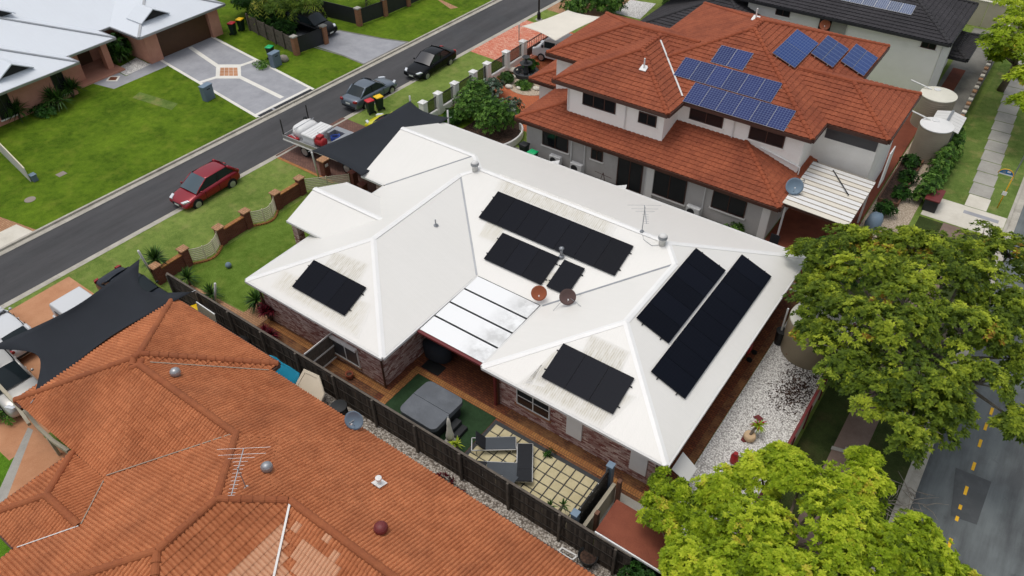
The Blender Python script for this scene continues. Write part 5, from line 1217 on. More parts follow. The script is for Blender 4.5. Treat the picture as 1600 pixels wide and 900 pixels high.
# white pier fence of the two storey house
WF = thing('white_pier_fence', 'white rendered pier fence with dark mesh infill panels along the street', 'fence', (-33.4, 42, 0))
wp = [G(674, 172), G(708, 159), G(740, 142), G(762.5, 129), G(790, 110), G(815, 93)]; wy = [35.2]+[p.y for p in wp]
for i, y_ in enumerate(wy):
    part('pier', MB().box(-33.6, -33.15, y_-.22, y_+.22, 0, 1.55), 'render_white', WF, bevel=.01); part('pier_cap', MB().loft([[(-33.38+a*s_, y_+b*s_, z) for a, b in ((-1, -1), (1, -1), (1, 1), (-1, 1))] for s_, z in ((.27, 1.552), (.27, 1.6), (.1, 1.68))]), 'paint_white', WF)
for a, b in zip(wy[:-1], wy[1:]):
    gate = abs(a-wy[3]) < .01
    if not gate:
        part('low_wall', MB().box(-33.5, -33.25, a+.22, b-.22, 0, .42), 'render_white', WF)
    z0 = .1 if gate else .5
    part('mesh_panel', MB().box(-33.39, -33.37, a+.25, b-.25, z0, 1.36), 'fence_mesh', WF)
    for z in (z0, 1.38): part('rail', MB().bar((-33.38, a+.23, z), (-33.38, b-.23, z), .05), 'paint_black', WF)
    if gate:
        for y_ in (a+.27, b-.27): part('gate_stile', MB().bar((-33.38, y_, .05), (-33.38, y_, 1.45), .06), 'paint_black', WF)
RG = thing('sliding_gate', 'brown metal driveway gate under the cream shade sail', 'gate', (-33.3, 49.5, 0))
y0, y1 = wy[-1]+.3, wy[-1]+5.0
for z in (.15, .75, 1.35): part('rail', MB().bar((-33.3, y0, z), (-33.3, y1, z), .06), 'metal_bronze', RG)
for i in range(20): part('bar', MB().bar((-33.3, y0+i*(y1-y0)/19, .1), (-33.3, y0+i*(y1-y0)/19, 1.4), .03), 'metal_bronze', RG)
part('lower_sheet', MB().box(-33.31, -33.29, y0, y1, .16, .74), 'metal_bronze', RG)
# west neighbours' fences
SF = thing('sleeper_fence', 'grey horizontal board fence beside the lush verge across the street', 'fence', (-52.5, 38.3, 0))
a, b = Vector((-56.4, 38.8, 0)), Vector((-49.6, 37.75, 0)); d = (b-a)/5
for i in range(5):
    for k_ in range(5): part('board', MB().bar(a+d*i+Vector((0, 0, .15+k_*.27)), a+d*(i+.99)+Vector((0, 0, .15+k_*.27)), .05, .25), 'timber_grey', SF)
for i in range(6): part('post', MB().bar(a+d*i+Vector((.03, -.08, 0)), a+d*i+Vector((.03, -.08, 1.5)), .12), 'timber_grey', SF)
BW = thing('black_panel_fence', 'black panel fence with pink brick pillars beyond the street verge', 'fence', (-48.9, 44, 0))
bp = [(-49.3, 37.7), (-48.9, 40.55), (-49.15, 44.85), (-48.75, 47.7), (-48.6, 50.6), (-48.4, 54.5)]
for i, (x, y_) in enumerate(bp):
    part('pillar', MB().box(x-.2, x+.2, y_-.2, y_+.2, 0, 1.5), 'brick_tan', BW); part('pillar_cap', MB().box(x-.25, x+.25, y_-.25, y_+.25, 1.502, 1.6), 'concrete', BW)
for i in (0, 2, 3, 4):
    (x0, y0), (x1, y1) = bp[i], bp[i+1]; part('panel', MB().bar((x0, y0+.2, .72), (x1, y1-.2, .72), .04, 1.3), 'metal_dark', BW); part('rail', MB().bar((x0+.04, y0+.2, 1.38), (x1+.04, y1-.2, 1.38), .05), 'paint_black', BW)
part('panel', MB().bar((-49.35, 44.9, .75), (-55.5, 44.3, .75), .04, 1.4), 'metal_dark', BW)
WB = thing('white_board_fence', 'thin pale board fence ending on the lush lawn at left', 'fence', (-52, 15.4, 0))
for i in range(4):
    a, b = Vector((-57.2, 16.2, 0)).lerp(Vector((-49.3, 15.05, 0)), i/4), Vector((-57.2, 16.2, 0)).lerp(Vector((-49.3, 15.05, 0)), (i+.995)/4); h_ = 1.35-.12*i
    part('board', MB().bar(a+Vector((0, 0, h_/2)), b+Vector((0, 0, h_/2)), .04, h_), 'render_grey', WB)
part('top_rail', MB().bar((-57.2, 16.2, 1.38), (-49.3, 15.05, 1.02), .07, .05), 'paint_cream', WB)
MT = thing('meter_box', 'small teal capped utility box at the end of the pale board fence', 'utility box', G(55, 282))
p = G(55, 282); part('box', MB().box(p.x-.18, p.x+.18, p.y-.16, p.y+.16, 0, .42), 'box_bluegrey', MT, bevel=.02); part('cap', MB().box(p.x-.21, p.x+.21, p.y-.19, p.y+.19, .422, .48), 'dish_blue', MT, bevel=.02)
# rear boundary
RF = thing('rear_fence', 'cream sheet fence with dark red top rail beside the white gravel', 'fence', (-2.15, 24, 0))
for i in range(8): part('fence_sheet', MB().box(-2.17, -2.13, 14.2+i*2.0, 14.2+(i+1)*2.0-.03, .05, 1.55), 'render_cream', RF)
part('top_rail', MB().box(-2.22, -2.1, 14.2, 30.2, 1.552, 1.64), 'metal_red', RF)
for i in range(9): part('post', MB().box(-2.115, -2.05, 14.17+i*2, 14.24+i*2, 0, 1.55), 'metal_red', RF)
SW = thing('block_wall', 'dark retaining wall capped with pale blocks beside the shaded rear footpath', 'wall', (-2.5, 60, 0))
part('wall', MB().prism([(-2.62, 53.5), (-2.4, 53.5), (-2.75, 74), (-2.97, 74)], 0, .95), 'timber_grey', SW)
for i in range(28):
    y_ = 53.6+i*.72; xx = -2.51-.017*(y_-53.5); part('cap_block', MB().box(xx-.14, xx+.14, y_, y_+.36, .952, 1.06), ('concrete_light', 'stone', 'paving_tan')[i % 3], SW, bevel=.015)
CW = thing('concrete_wall', 'tall pale concrete panel wall at the end of the side yard', 'wall', (-5, 74.5, 0))
for x0, x1 in ((-14, -7.4), (-7.36, -4.9), (-4.86, -1)): part('wall_panel', MB().box(x0, x1, 74.4, 74.6, 0, 2.1), 'render_cream', CW)
part('coping', MB().box(-14, -1, 74.35, 74.65, 2.102, 2.16), 'concrete_light', CW)
# screen beside the paved terrace
SC = thing('garden_screen', 'black speckled privacy screen between pale blue posts at the terrace end', 'screen', (-7.43, 15.1, 0))
for y_ in (13.8, 16.4): part('post', MB().box(-7.55, -7.3, y_-.13, y_+.13, 0, 1.95), 'box_bluegrey', SC, bevel=.01); part('post_cap', MB().box(-7.57, -7.28, y_-.15, y_+.15, 1.952, 1.99), 'dish_blue', SC)
def m_speck():
    t = NT('screen_speckle'); p = t.pos(); n = t.noise(p, 11, 3, .6); c = t.mix(t.ramp(n, .64, .67), '121314', 'b9b9b5'); MATS['screen_speckle'] = t.done(c, .5)
m_speck(); part('panel', MB().box(-7.46, -7.40, 13.93, 16.27, .15, 1.85), 'screen_speckle', SC); part('frame', MB().box(-7.4, -7.33, 13.93, 16.27, .05, .14), 'box_bluegrey', SC)
LW = thing('cream_wall', 'low cream block wall with brown gate posts behind the garden screen', 'wall', (-7.0, 15, 0))
part('wall', MB().box(-7.2, -7.05, 14.0, 16.3, 0, 1.1), 'render_cream', LW)
for y_ in (14.5, 16.2): part('gate_post', MB().box(-6.95, -6.8, y_-.1, y_+.1, 0, 1.6), 'timber_brown', LW)
SHD = thing('garden_shed', 'low garden shed with flat rusty red roof by the paling fence end', 'shed', (-5.2, 14.6, 0))
part('wall', MB().box(-6.35, -3.9, 13.75, 15.0, 0, 1.85), 'metal_dark', SHD); part('roof', MB().slab([(-6.45, 13.62, 1.95), (-3.75, 13.62, 1.90), (-3.75, 15.15, 1.98), (-6.45, 15.15, 2.03)], .05), 'concrete_rustred', SHD)
part('trim', MB().bar((-6.45, 13.58, 1.9), (-3.75, 13.58, 1.87), .05, .1), 'paint_white', SHD)

# ================================================================ TERRACE AND COURTYARD
TR = thing('paver_terrace', 'terrace of square cream pavers in dark gravel beside the fence', 'terrace', (-10.5, 15.2, 0))
part('bed', MB().box(-13.42, -7.55, 13.7, 16.8, .0, .022), 'stone_dark', TR)
pv = [meshobj(MB().loft([[(a*s_, b*s_, z) for a, b in ((-1, -1), (1, -1), (1, 1), (-1, 1))] for s_, z in ((.205, 0), (.205, .05), (.198, .056))]), 'paver', 'paver_cream')]
for i in range(12):
    for j in range(6):
        piece('paver', pv[0], Matrix.Translation((-13.02+i*.465+10.5, 16.38-j*.465-15.2, rn.uniform(0, .008))) @ Matrix.Rotation(rn.uniform(-.02, .02), 4, 'Z'), TR)
SP = thing('spa', 'square hot tub under a two part grey cover on green turf', 'spa', (-15.78, 15.28, 0))
def rrect(x0, x1, y0, y1, r, n=5):
    o = []
    for cx, cy, a0 in ((x1-r, y1-r, 0), (x0+r, y1-r, 90), (x0+r, y0+r, 180), (x1-r, y0+r, 270)):
        for i in range(n+1): a = R(a0+90*i/n); o.append((cx+r*math.cos(a), cy+r*math.sin(a)))
    return o
part('shell', MB().prism(rrect(-16.72, -14.85, 14.32, 16.24, .2), 0, .8), 'spa_side', SP, auto=True)
for y0, y1 in ((14.22, 15.27), (15.285, 16.34)):
    r_ = rrect(-16.82, -14.74, 14.22, 16.34, .28)
    q = [(x, min(max(y_, y0), y1)) for x, y_ in r_]
    part('cover', MB().loft([[(x, y_, z+(.07*(1-abs(y_-15.28)/1.06) if z > .9 else 0)) for x, y_ in q] for z in (.70, .93)]), 'spa_cover', SP, bevel=.03)
for i, (x0, z) in enumerate(((-14.72, .42), (-14.40, .21))): part('step', MB().box(x0, x0+.32, 14.95, 15.65, 0, z), 'spa_side', SP, bevel=.02)
UM = thing('parasol', 'closed white garden parasol standing beside the grey spa cover', 'parasol', (-14.28, 14.68, 0))
part('pole', MB().tube([(-14.28, 14.68, 0), (-14.28, 14.68, 1.75)], .025, 8), 'alu', UM); part('canopy', MB().lathe([(.17, .35), (.19, .5), (.13, .8), (.1, 1.1), (.085, 1.2), (.1, 1.3), (.06, 1.6), (.02, 1.72)], (-14.28, 14.68, 0), 14), 'fabric_cream', UM, smooth=True); part('base', MB().lathe([(.28, 0), (.28, .06), (.08, .09)], (-14.28, 14.68, 0), 16), 'concrete', UM)
def lounger(label, c, rz, pad, backup):
    t = thing('sun_lounger', label, 'sun lounger', c, rz, 'sun loungers on the terrace')
    part('frame', MB().bar((-.95, -.33, .28), (.95, -.33, .28), .04).bar((-.95, .33, .28), (.95, .33, .28), .04).bar((.95, -.33, .28), (.95, .33, .28), .04).bar((-.95, -.33, .28), (-.95, .33, .28), .04), 'alu', t, w=False)
    for x, y_ in ((-.75, -.3), (-.75, .3), (.75, -.3), (.75, .3)): part('leg', MB().bar((x, y_, 0), (x, y_, .28), .04), 'alu', t, w=False)
    part('seat', MB().box(-.35, .93, -.31, .31, .29, .33), pad, t, w=False, bevel=.01)
    a = R(backup); ex, ez = -.35-.62*math.cos(a), .31+.62*math.sin(a)
    part('backrest', MB().bar((-.36, 0, .31), (ex, 0, ez), .62, .04, up=(math.sin(a), 0, math.cos(a))), 'lounger_black', t, w=False)
    if backup > 10: part('brace', MB().bar((-.6, .28, .28), (-.36-.4*math.cos(a), .28, .31+.4*math.sin(a)), .025), 'alu', t, w=False)
    return t
c1 = (-12.55, 15.52, .05); lounger('grey sun lounger with raised black back beside the turf edge', c1, math.atan2(.75, 1.0), 'lounger_grey', 50)
lounger('flat black sun lounger lying across the middle of the cream pavers', (-10.92, 15.5, .05), math.atan2(-1.45, .97)+math.pi, 'lounger_black', 4)
lounger('grey sun lounger lying flat against the paling fence', (-11.75, 14.52, .05), math.atan2(.5, .8), 'lounger_grey', 6)
ST = thing('side_table', 'small grey side table beside the fence and flat loungers', 'table', (-10.95, 14.45, .05))
part('top', MB().box(-11.25, -10.65, 14.2, 14.7, .42, .45), 'lounger_grey', ST, bevel=.01)
for x, y_ in ((-11.2, 14.25), (-10.7, 14.25), (-11.2, 14.65), (-10.7, 14.65)): part('leg', MB().bar((x, y_, .05), (x, y_, .42), .03), 'alu', ST)
spiky('cordyline', 'small lime green spiky plant growing beside the parasol', (-13.75, 14.45, 0), .75, .42, 26, 'leaf_bromeliad', seed=4, wd=.07)
spiky('dracaena', 'slender green spiky plant on the terrace near the screen', (-8.55, 14.3, .05), .85, .36, 22, 'leaf_yucca', heads=2, seed=5, wd=.045)
shrub('black_leaf_plant', 'tiny dark clump of foliage on the terrace gravel edge', (-10.4, 16.6, .02), .22, .3, 'leaf_dark', 20, .13, .05, 6, 8, cat='plant')
BQ = thing('covered_barbecue', 'barbecue under a crumpled black cover below the patio roof', 'barbecue', (-17.9, 18.3, 0))
bm_ = MB(); rq = random.Random(5)
bm_.loft([[(-17.95+(.85+rq.uniform(-.06, .06))*s_*math.cos(6.283*i/14), 18.2+(.5+rq.uniform(-.05, .05))*s_*math.sin(6.283*i/14), z) for i in range(14)] for s_, z in ((1, 0.03), (.95, .4), (.98, .8), (.85, 1.0), (.72, 1.15), (.3, 1.2))]); part('cover', bm_, 'fabric_black', BQ, smooth=True, sub=1)
solo('rubber_mat', MB().prism([(-18.25, 17.3), (-17.2, 17.3), (-17.2, 17.95), (-18.25, 17.95)], .012, .03), 'rubber', 'black rubber mat on the paving below the covered barbecue', 'mat', loc=(-17.7, 17.6, 0))
RP = thing('rusty_pot', 'round rusty pot standing on the side paving below a window', 'pot', (-20.55, 14.85, 0)); part('pot', MB().lathe([(.12, 0), (.18, .1), (.2, .3), (.19, .32), (.15, .3), (.1, .12)], (-20.55, 14.85, 0), 14), 'clay_pot', RP, smooth=True); part('soil', MB().lathe([(.15, .22), (.15, .24)], (-20.55, 14.85, 0), 12), 'soil_litter', RP)
# junk between fence and tiled house
KB = thing('plastic_tub', 'bright blue moulded plastic tub leaning against the paling fence', 'tub', (-22.6, 13.0, 0))
nrm = Vector((.15, -.60, .78)).normalized(); ux = Vector((1, .05, -.22)).normalized(); vy = nrm.cross(ux).normalized(); ux = vy.cross(nrm); cc = Vector((-22.75, 12.8, 1.0))
tbp = [(-1.0, .1), (-.95, -.12), (-.6, -.22), (-.3, -.42), (.5, -.45), (.95, -.35), (1.05, .1), (.9, .38), (.3, .36), (-.25, .3), (-.6, .34), (-.92, .25)]
def TBp(s_, h_): return [tuple(cc+ux*(a*s_)+vy*(b*s_)+nrm*h_) for a, b in tbp]
part('rim', MB().loft([TBp(1.0, -.06), TBp(1.0, 0), TBp(.96, .03), TBp(.82, .03), TBp(.78, -.03)], cap=False), 'tub_blue', KB, auto=True); part('basin', MB().loft([TBp(.8, .0), TBp(.74, -.12), TBp(.6, -.2), TBp(.3, -.21)]), 'tub_blue', KB, auto=True)
for dx in (-.1, .35): part('drain', MB().lathe([(.06, 0), (.06, .02)], cc-nrm*.2+ux*dx, 10, nrm), 'rubber', KB)
CT = thing('corner_bath', 'cream corner bathtub tipped up beside the paling fence', 'bathtub', (-20.7, 12.9, 0))
ctp = [(-.75, -.6), (.35, -.68), (.85, -.2), (.8, .15), (.1, .7), (-.75, .6)]; nrm = Vector((.10, -.62, .78)).normalized(); ux = Vector((1, .05, -.1)).normalized(); vy = nrm.cross(ux).normalized(); ux = vy.cross(nrm); cc = Vector((-20.75, 12.75, 1.1))
def CTp(s_, h_): return [tuple(cc+ux*(a*s_)+vy*(b*s_)+nrm*h_) for a, b in ctp]
part('rim', MB().loft([CTp(1.0, -.05), CTp(1.0, 0), CTp(.97, .03), CTp(.80, .03), CTp(.76, -.05)], cap=False), 'tub_cream', CT, auto=True); part('basin', MB().loft([CTp(.78, .0), CTp(.72, -.25), CTp(.62, -.5), CTp(.35, -.55)], cap=True), 'tub_cream', CT, auto=True)
part('drain', MB().lathe([(.05, 0), (.05, .02)], cc-nrm*.44-ux*.1, 10, nrm), 'rubber', CT)
for i, (x, y_, h_) in enumerate(((-19.0, 12.8, 1.0),)):
    t = thing('black_drum', 'black plastic drum between the tipped bathtub and the dish', 'drum', (x, y_, 0)); part('body', MB().lathe([(.34, 0), (.36, .1), (.36, .9), (.33, 1.0), (.28, 1.02)], (x, y_, 0), 16), 'plastic_black', t, auto=True); part('lid', MB().lathe([(.37, 1.0), (.37, 1.05), (.1, 1.07)], (x, y_, 0), 16), 'plastic_black', t)
TY = thing('spare_wheel', 'spare alloy wheel leaning between fence and tiled eave', 'wheel', (-25.9, 13.2, 0), .4)
tw_ = wheel(TY, 0, -.05, .36, 'alu'); tw_.location.z = .35
BD = thing('cream_board', 'cream door panel leaning against the fence by the sail post', 'board', (-28.1, 13.0, 0)); part('panel', MB().obox((-28.05, 12.85, .95), (.68, .0, -.05), (0, .12, .95), (0, .02, 0)), 'render_cream', BD); part('edge_strip', MB().bar((-28.75, 12.98, 1.95), (-27.4, 12.98, 1.86), .05), 'paint_white', BD)
bin_('wheelie bin with yellow lid behind the tiled roof corner', (-29.5, 13.05, 0), 1.2, 'lid_yellow', 'bins')
PV = thing('pipe_bundle', 'bundle of pale pipes lying on the pebbles below the dish', 'pipes', (-15.6, 12.7, 0))
for i in range(4): part('pipe', MB().tube([(-17.0+.1*i, 12.55+.09*i, .45-.05*i), (-14.4+.15*i, 12.65+.08*i, .12)], .035, 6), ('plastic_white', 'metal_galv')[i % 2], PV)
WFm = thing('metal_stand', 'white metal frame lying on its side by the fence', 'frame', G(893, 866)); q = [G(878, 856, .35), G(902, 869, .35), G(894, 875, .35), G(872, 862, .35)]
for i in range(4): part('rail', MB().bar(q[i], q[(i+1) % 4], .06), 'paint_white', WFm); part('leg', MB().bar(q[i], (q[i].x, q[i].y, 0), .05), 'paint_white', WFm)
PB = thing('black_pot', 'large black plant pot near the white frame and fence', 'pot', G(918, 878)); p = G(918, 878); part('pot', MB().lathe([(.25, 0), (.36, .45), (.4, .5), (.36, .5), (.3, .3)], p, 16), 'plastic_black', PB, smooth=True); part('soil', MB().lathe([(.31, .36), (.31, .38)], p, 14), 'soil_litter', PB)
for i, (x, y_) in enumerate(((-13.2, 12.7), (-12.3, 12.6))): shrub('red_shrub', ('larger' if i == 0 else 'smaller')+' dark red leafed shrub on the pebble strip by the fence', (x, y_, 0), .45-.1*i, .6-.1*i, 'leaf_red', 40, .2, .08, 7, 30+i, group='red shrubs by the fence')

# ================================================================ GRAVEL YARD
PT = thing('potted_plant', 'cream pot with spiky lime and red plant on white gravel', 'potted plant', G(1170, 686)); p = G(1170, 686)
part('pot', MB().lathe([(.2, 0), (.26, .12), (.27, .22), (.24, .32), (.2, .32)], p, 16), 'pot_cream', PT, smooth=True); part('stem', MB().tube([p+Vector((0, 0, .3)), p+Vector((.05, .2, .5)), p+Vector((.12, .4, .62))], .06, 7), 'bark', PT)
mb = MB(); rr_ = random.Random(9); hd = p+Vector((.14, .42, .65))
for k_ in range(34):
    th, el = rr_.uniform(0, 6.28), rr_.uniform(-.1, 1.2); dr_ = Vector((math.cos(th)*math.cos(el), math.sin(th)*math.cos(el), math.sin(el))); sd = dr_.cross(Vector((0, 0, 1))).normalized()*.035; L_ = rr_.uniform(.3, .5); m_ = hd+dr_*L_*.5
    mb.add([hd+sd*.5, m_+sd, hd+dr_*L_-Vector((0, 0, .07)), m_-sd, hd-sd*.5], [(0, 1, 2, 3, 4)], .1 if k_ % 5 else 1.0)
part('leaves', mb, 'leaf_bromeliad', PT, fix=False)
solo('red_paver', MB().prism([tuple(G(*q)[:2]) for q in ((1176, 652), (1185, 649), (1193, 656), (1184, 658))], .03, .06), 'metal_red', 'red square paver behind the potted plant on gravel', 'paver', loc=tuple(G(1184, 654)))
solo('red_paver', MB().prism([tuple(G(*q)[:2]) for q in ((1157, 688), (1163, 678), (1170, 690), (1162, 692))], .02, .05), 'metal_red', 'red square paver under the cream pot on gravel', 'paver', loc=tuple(G(1163, 687)))
RB_ = thing('red_bottle', 'red object peeping out of the yellow green tree on gravel', 'bottle', G(1146, 722)); p = G(1146, 722); part('body', MB().lathe([(.15, 0), (.17, .08), (.17, .42), (.08, .5), (.04, .56)], p, 12), 'red_gas', RB_, smooth=True); part('collar', MB().lathe([(.1, .5), (.1, .62)], p, 10), 'red_gas', RB_)
TK = thing('water_tank', 'large smooth beige water tank under the big tree', 'water tank', (-3.55, 28.9, 0))
part('body', MB().lathe([(1.28, 0), (1.3, .1), (1.3, 1.95), (1.25, 2.05)], (-3.55, 28.9, 0), 40), 'tank_beige', TK, auto=True); part('lid', MB().lathe([(1.3, 2.06), (1.28, 2.12), (.8, 2.3), (.3, 2.38), (.02, 2.38)], (-3.55, 28.9, 0), 40), 'tank_white', TK, auto=True)
part('inlet_pipe', MB().tube([(-5.6, 29.9, 2.35), (-5.0, 30.0, 2.3), (-4.3, 29.6, 2.32)], .05, 8), 'metal_white', TK); part('downpipe', MB().tube([(-4.95, 28.6, 2.3), (-4.95, 28.6, .1)], .045, 8), 'plastic_white', TK)
for i, (px, py, r_, h_, m_, lb) in enumerate(((1216, 536, .26, .85, 'plastic_black', 'black drum beside the beige tank pipe'), (1231, 558, .16, .28, 'clay_pot', 'small terracotta pot left of the white bucket'), (1247, 568, .2, .35, 'plastic_white', 'white bucket at the foot of the beige tank'), (1240, 563, .15, .25, 'pot_cream', 'pale pot between the terracotta pot and white bucket'))):
    p = G(px, py); t = thing('bucket' if i != 0 else 'drum', lb, 'bucket' if i else 'drum', p, group='containers by the beige tank'); part('body', MB().lathe([(r_*.8, 0), (r_, h_), (r_*1.06, h_+.02), (r_*.9, h_), (r_*.75, h_*.4)], p, 14), m_, t, smooth=True); part('rim', MB().lathe([(r_*1.04, h_-.02), (r_*1.08, h_+.02), (r_*.98, h_+.03)], p, 14), m_, t)
SCt = thing('hand_trolley', 'red hand trolley with black wheel under the rear eave', 'trolley', (-5.75, 26.9, 0)); part('frame', MB().tube([(-5.8, 26.7, .15), (-5.85, 26.7, 1.2)], .02, 6).tube([(-5.8, 27.1, .15), (-5.85, 27.1, 1.2)], .02, 6).bar((-5.85, 26.7, 1.2), (-5.85, 27.1, 1.2), .04), 'red_gas', SCt); part('body', MB().box(-5.9, -5.72, 26.7, 27.1, .35, .85), 'red_gas', SCt, bevel=.03)
for y_ in (26.6, 27.2): part('wheel', MB().lathe([(.14, -.03), (.14, .03)], (-5.6, y_, .14), 14, (0, 1, 0)), 'rubber', SCt)
LT = thing('lattice_panel', 'broken pale lattice leaning between tank and rear fence', 'lattice', (-2.45, 27.5, 0))
for i in range(5): part('lath', MB().bar((-2.5, 26.9+.12*i, .1), (-2.2, 28.1+.12*i, 1.5), .02, .04), 'paint_cream', LT)

# ================================================================ SHADE SAILS
def sail(name, label, corners, mat, posts, sag=.35, curve=.18):
    """four anchored corners, hollow edges, slight sag; posts = list of (foot, top)"""
    c = [Vector(p) for p in corners]; ctr = sum(c, Vector())/4; t = thing(name, label, 'shade sail', (ctr.x, ctr.y, 0)); n = 14; mb = MB(); V_ = []
    for j in range(n+1):
        for i in range(n+1):
            u, v = i/n, j/n; p = (c[0].lerp(c[1], u)).lerp(c[3].lerp(c[2], u), v)
            # hollow the edges towards the middle
            eu, ev = 4*u*(1-u), 4*v*(1-v)
            cv = curve if isinstance(curve, tuple) else (curve,)*4; pull = eu*(1-ev)*(cv[0] if v < .5 else cv[2])+ev*(1-eu)*(cv[1] if u > .5 else cv[3]); p = p.lerp(Vector((ctr.x, ctr.y, p.z)), pull*.9); p.z -= sag*eu*ev; V_.append(p)
    mb.add(V_, [(j*(n+1)+i, j*(n+1)+i+1, (j+1)*(n+1)+i+1, (j+1)*(n+1)+i) for j in range(n) for i in range(n)])
    o = part('cloth', mb, mat, t, smooth=True, fix=False); s_ = o.modifiers.new('solid', 'SOLIDIFY'); s_.thickness = .012
    for f, tp in posts: part('post', MB().tube([f, tp], .055, 10), 'metal_white', t, smooth=True)
    for q in c: part('shackle', MB().tube([q, q+(q-Vector((ctr.x, ctr.y, q.z))).normalized()*.18], .02, 6), 'metal_galv', t)
    return t
sail('black_shade_sail', 'large black shade sail stretched over the left driveway cars', (G(218, 405, 3.3), G(300, 456, 2.7), G(52, 625, 2.75), G(-20, 545, 3.2)), 'fabric_black', [(G(240, 432), G(216, 392, 3.45)), ((-29.95, 14.4, 0), G(336, 443, 2.5)), ((-32.9, 5.3, 0), (-33.0, 5.2, 3.3))], .25, .36)
sail('black_shade_sail', 'black shade sail above the truck in front of the white garage', (G(641, 158, 3.1), G(702, 184, 2.75), G(566, 275, 2.75), G(486, 236, 2.95)), 'fabric_black', [(G(563, 279) if False else (-34.35, 25.95, 0), G(487, 238, 3.0)), ((-33.6, 34.2, 0), G(640, 150, 3.25)), ((-29.6, 33.4, 0), G(713, 158, 2.9) if False else (-29.6, 33.45, 2.9))], .2, (.12, .02, .05, .2))
sail('cream_shade_sail', 'cream shade sail over the white van by the terracotta roof', (G(815, 41, 2.9), G(887, 16, 3.2), G(942, 27, 3.4), G(868, 64, 3.2)), 'fabric_cream', [(G(811, 62), G(811, 38, 3.0))], .2, .1)

# ================================================================ VEHICLES
def mid(a, b, off): p = (G(*a)+G(*b))/2; return Vector((p.x+off, p.y, -.115))
car('red_hatchback', 'red hatchback parked at the kerb beside the brick pier fence', mid((307.5, 323), (364.6, 291), -.80), -math.pi/2+.025, 'car_red', 4.3, 1.80, 1.53, 'hatch', glass='glass_car', screen='glass_blue')
car('grey_sedan', 'grey sedan parked behind the red and yellow lidded bins', mid((570.5, 167.6), (611, 146.6), -.80), math.pi/2+.025, 'car_grey', 4.58, 1.78, 1.5, 'sedan')
car('black_sedan', 'black sedan with silver sun shade parked along the white pier fence', mid((668, 120.6), (704, 101), -.85), -math.pi/2+.025, 'car_black', 4.75, 1.85, 1.48, 'sedan', screen='lamp_clear' if False else 'glass_screen')
car('black_suv', 'black car parked in the shaded driveway behind the brick pillars', (-51.6, 41.6, .01), 0.05, 'car_black', 4.6, 1.85, 1.65, 'suv', group='parked cars off the street')
car('silver_suv', 'silver four wheel drive half under the large black sail', (-33.1, 5.2, .01), -.06, 'car_silver', 4.6, 1.85, 1.75, 'suv', group='parked cars off the street')
car('navy_car', 'dark navy car half hidden by the large black sail', (-33.6, 12.3, .01), 0.05, 'car_navy', 4.5, 1.78, 1.45, 'sedan', group='parked cars off the street')
car('white_hatchback', 'white car with its bonnet showing beside the large black sail', (-36.3, 6.8, .01), math.pi, 'car_white', 4.2, 1.75, 1.45, 'hatch', group='parked cars off the street')
car('yellow_hatchback', 'bright yellow car hidden under the black sail by the garage', (-34.0, 32.7, .01), math.pi, 'car_yellow', 4.1, 1.75, 1.45, 'hatch', group='parked cars off the street')
# white van
VN = thing('white_van', 'white van parked under the cream shade sail', 'van', (-30.6, 49.0, 0), math.pi+.1, 'parked cars off the street')
prof = [(-2.4, .35), (-2.4, 1.7), (-2.25, 1.95), (.9, 1.95), (1.25, 1.85), (1.75, 1.15), (2.25, .95), (2.4, .7), (2.4, .35)]
part('body', MB().loft([[(x, s_*.9*f, z) for x, z in prof] for s_, f in ((-1, 1), (-1, .96), (1, .96), (1, 1))][::1]), 'car_white', VN, w=False, bevel=.08, auto=True)
part('windscreen', MB().poly((1.28, -.75, 1.82), (1.28, .75, 1.82), (1.76, .78, 1.18), (1.76, -.78, 1.18)), 'glass_car', VN, w=False, fix=False)
for s_ in (-1, 1):
    for x0, x1 in ((.35, 1.3), (-.75, .25), (-2.1, -.9)): part('side_window', MB().box(x0, x1, s_*.902-.006, s_*.902+.006, 1.2, 1.72), 'glass_car', VN, w=False, bevel=.04)
    part('headlight', MB().box(2.28, 2.42, s_*.7-.15, s_*.7+.15, .75, .92), 'lamp_clear', VN, w=False, bevel=.03); part('mirror', MB().box(1.35, 1.5, s_*1.0-.06, s_*1.0+.06, 1.2, 1.42), 'plastic_black', VN, w=False, bevel=.03)
    for x in (1.55, -1.5): wheel(VN, x, s_*.84, .33)
part('rear_window', MB().box(-2.415, -2.4, -.65, .65, 1.15, 1.7), 'glass_car', VN, w=False); part('number_plate', MB().box(2.4, 2.42, -.22, .22, .45, .56), 'plate', VN, w=False)
# ute with canopy
UT = thing('white_ute', 'white utility with boxy canopy on the orange driveway under the sail', 'utility', (-32.4, 9.55, 0), 0, 'parked cars off the street')
part('canopy', MB().loft([[(x*s_-1.0, y_*s_, z) for x, y_ in ((-1.35, -.85), (1.2, -.85), (1.2, .85), (-1.35, .85))] for s_, z in ((1.0, 1.05), (.98, 1.8), (.93, 1.93), (.6, 1.96))]), 'car_white', UT, w=False, bevel=.05, auto=True)
part('tray', MB().box(-2.5, .3, -.9, .9, .45, 1.05), 'car_white', UT, w=False, bevel=.04)
part('cab', MB().loft([[(x, s_*.86*f, z) for x, z in ((.3, .4), (.3, 1.68), (.5, 1.75), (1.35, 1.72), (1.95, 1.1), (2.7, .98), (2.85, .7), (2.85, .4))] for s_, f in ((-1, 1), (-1, .95), (1, .95), (1, 1))]), 'car_white', UT, w=False, bevel=.06, auto=True)
for s_ in (-1, 1):
    part('side_window', MB().box(-1.9, .0, s_*.85-.03, s_*.85+.03, 1.18, 1.66), 'glass_screen', UT, w=False, bevel=.03); part('cab_window', MB().box(.5, 1.4, s_*.86-.008, s_*.86+.008, 1.1, 1.6), 'glass_car', UT, w=False)
    for x in (2.0, -1.3): wheel(UT, x, s_*.82, .36)
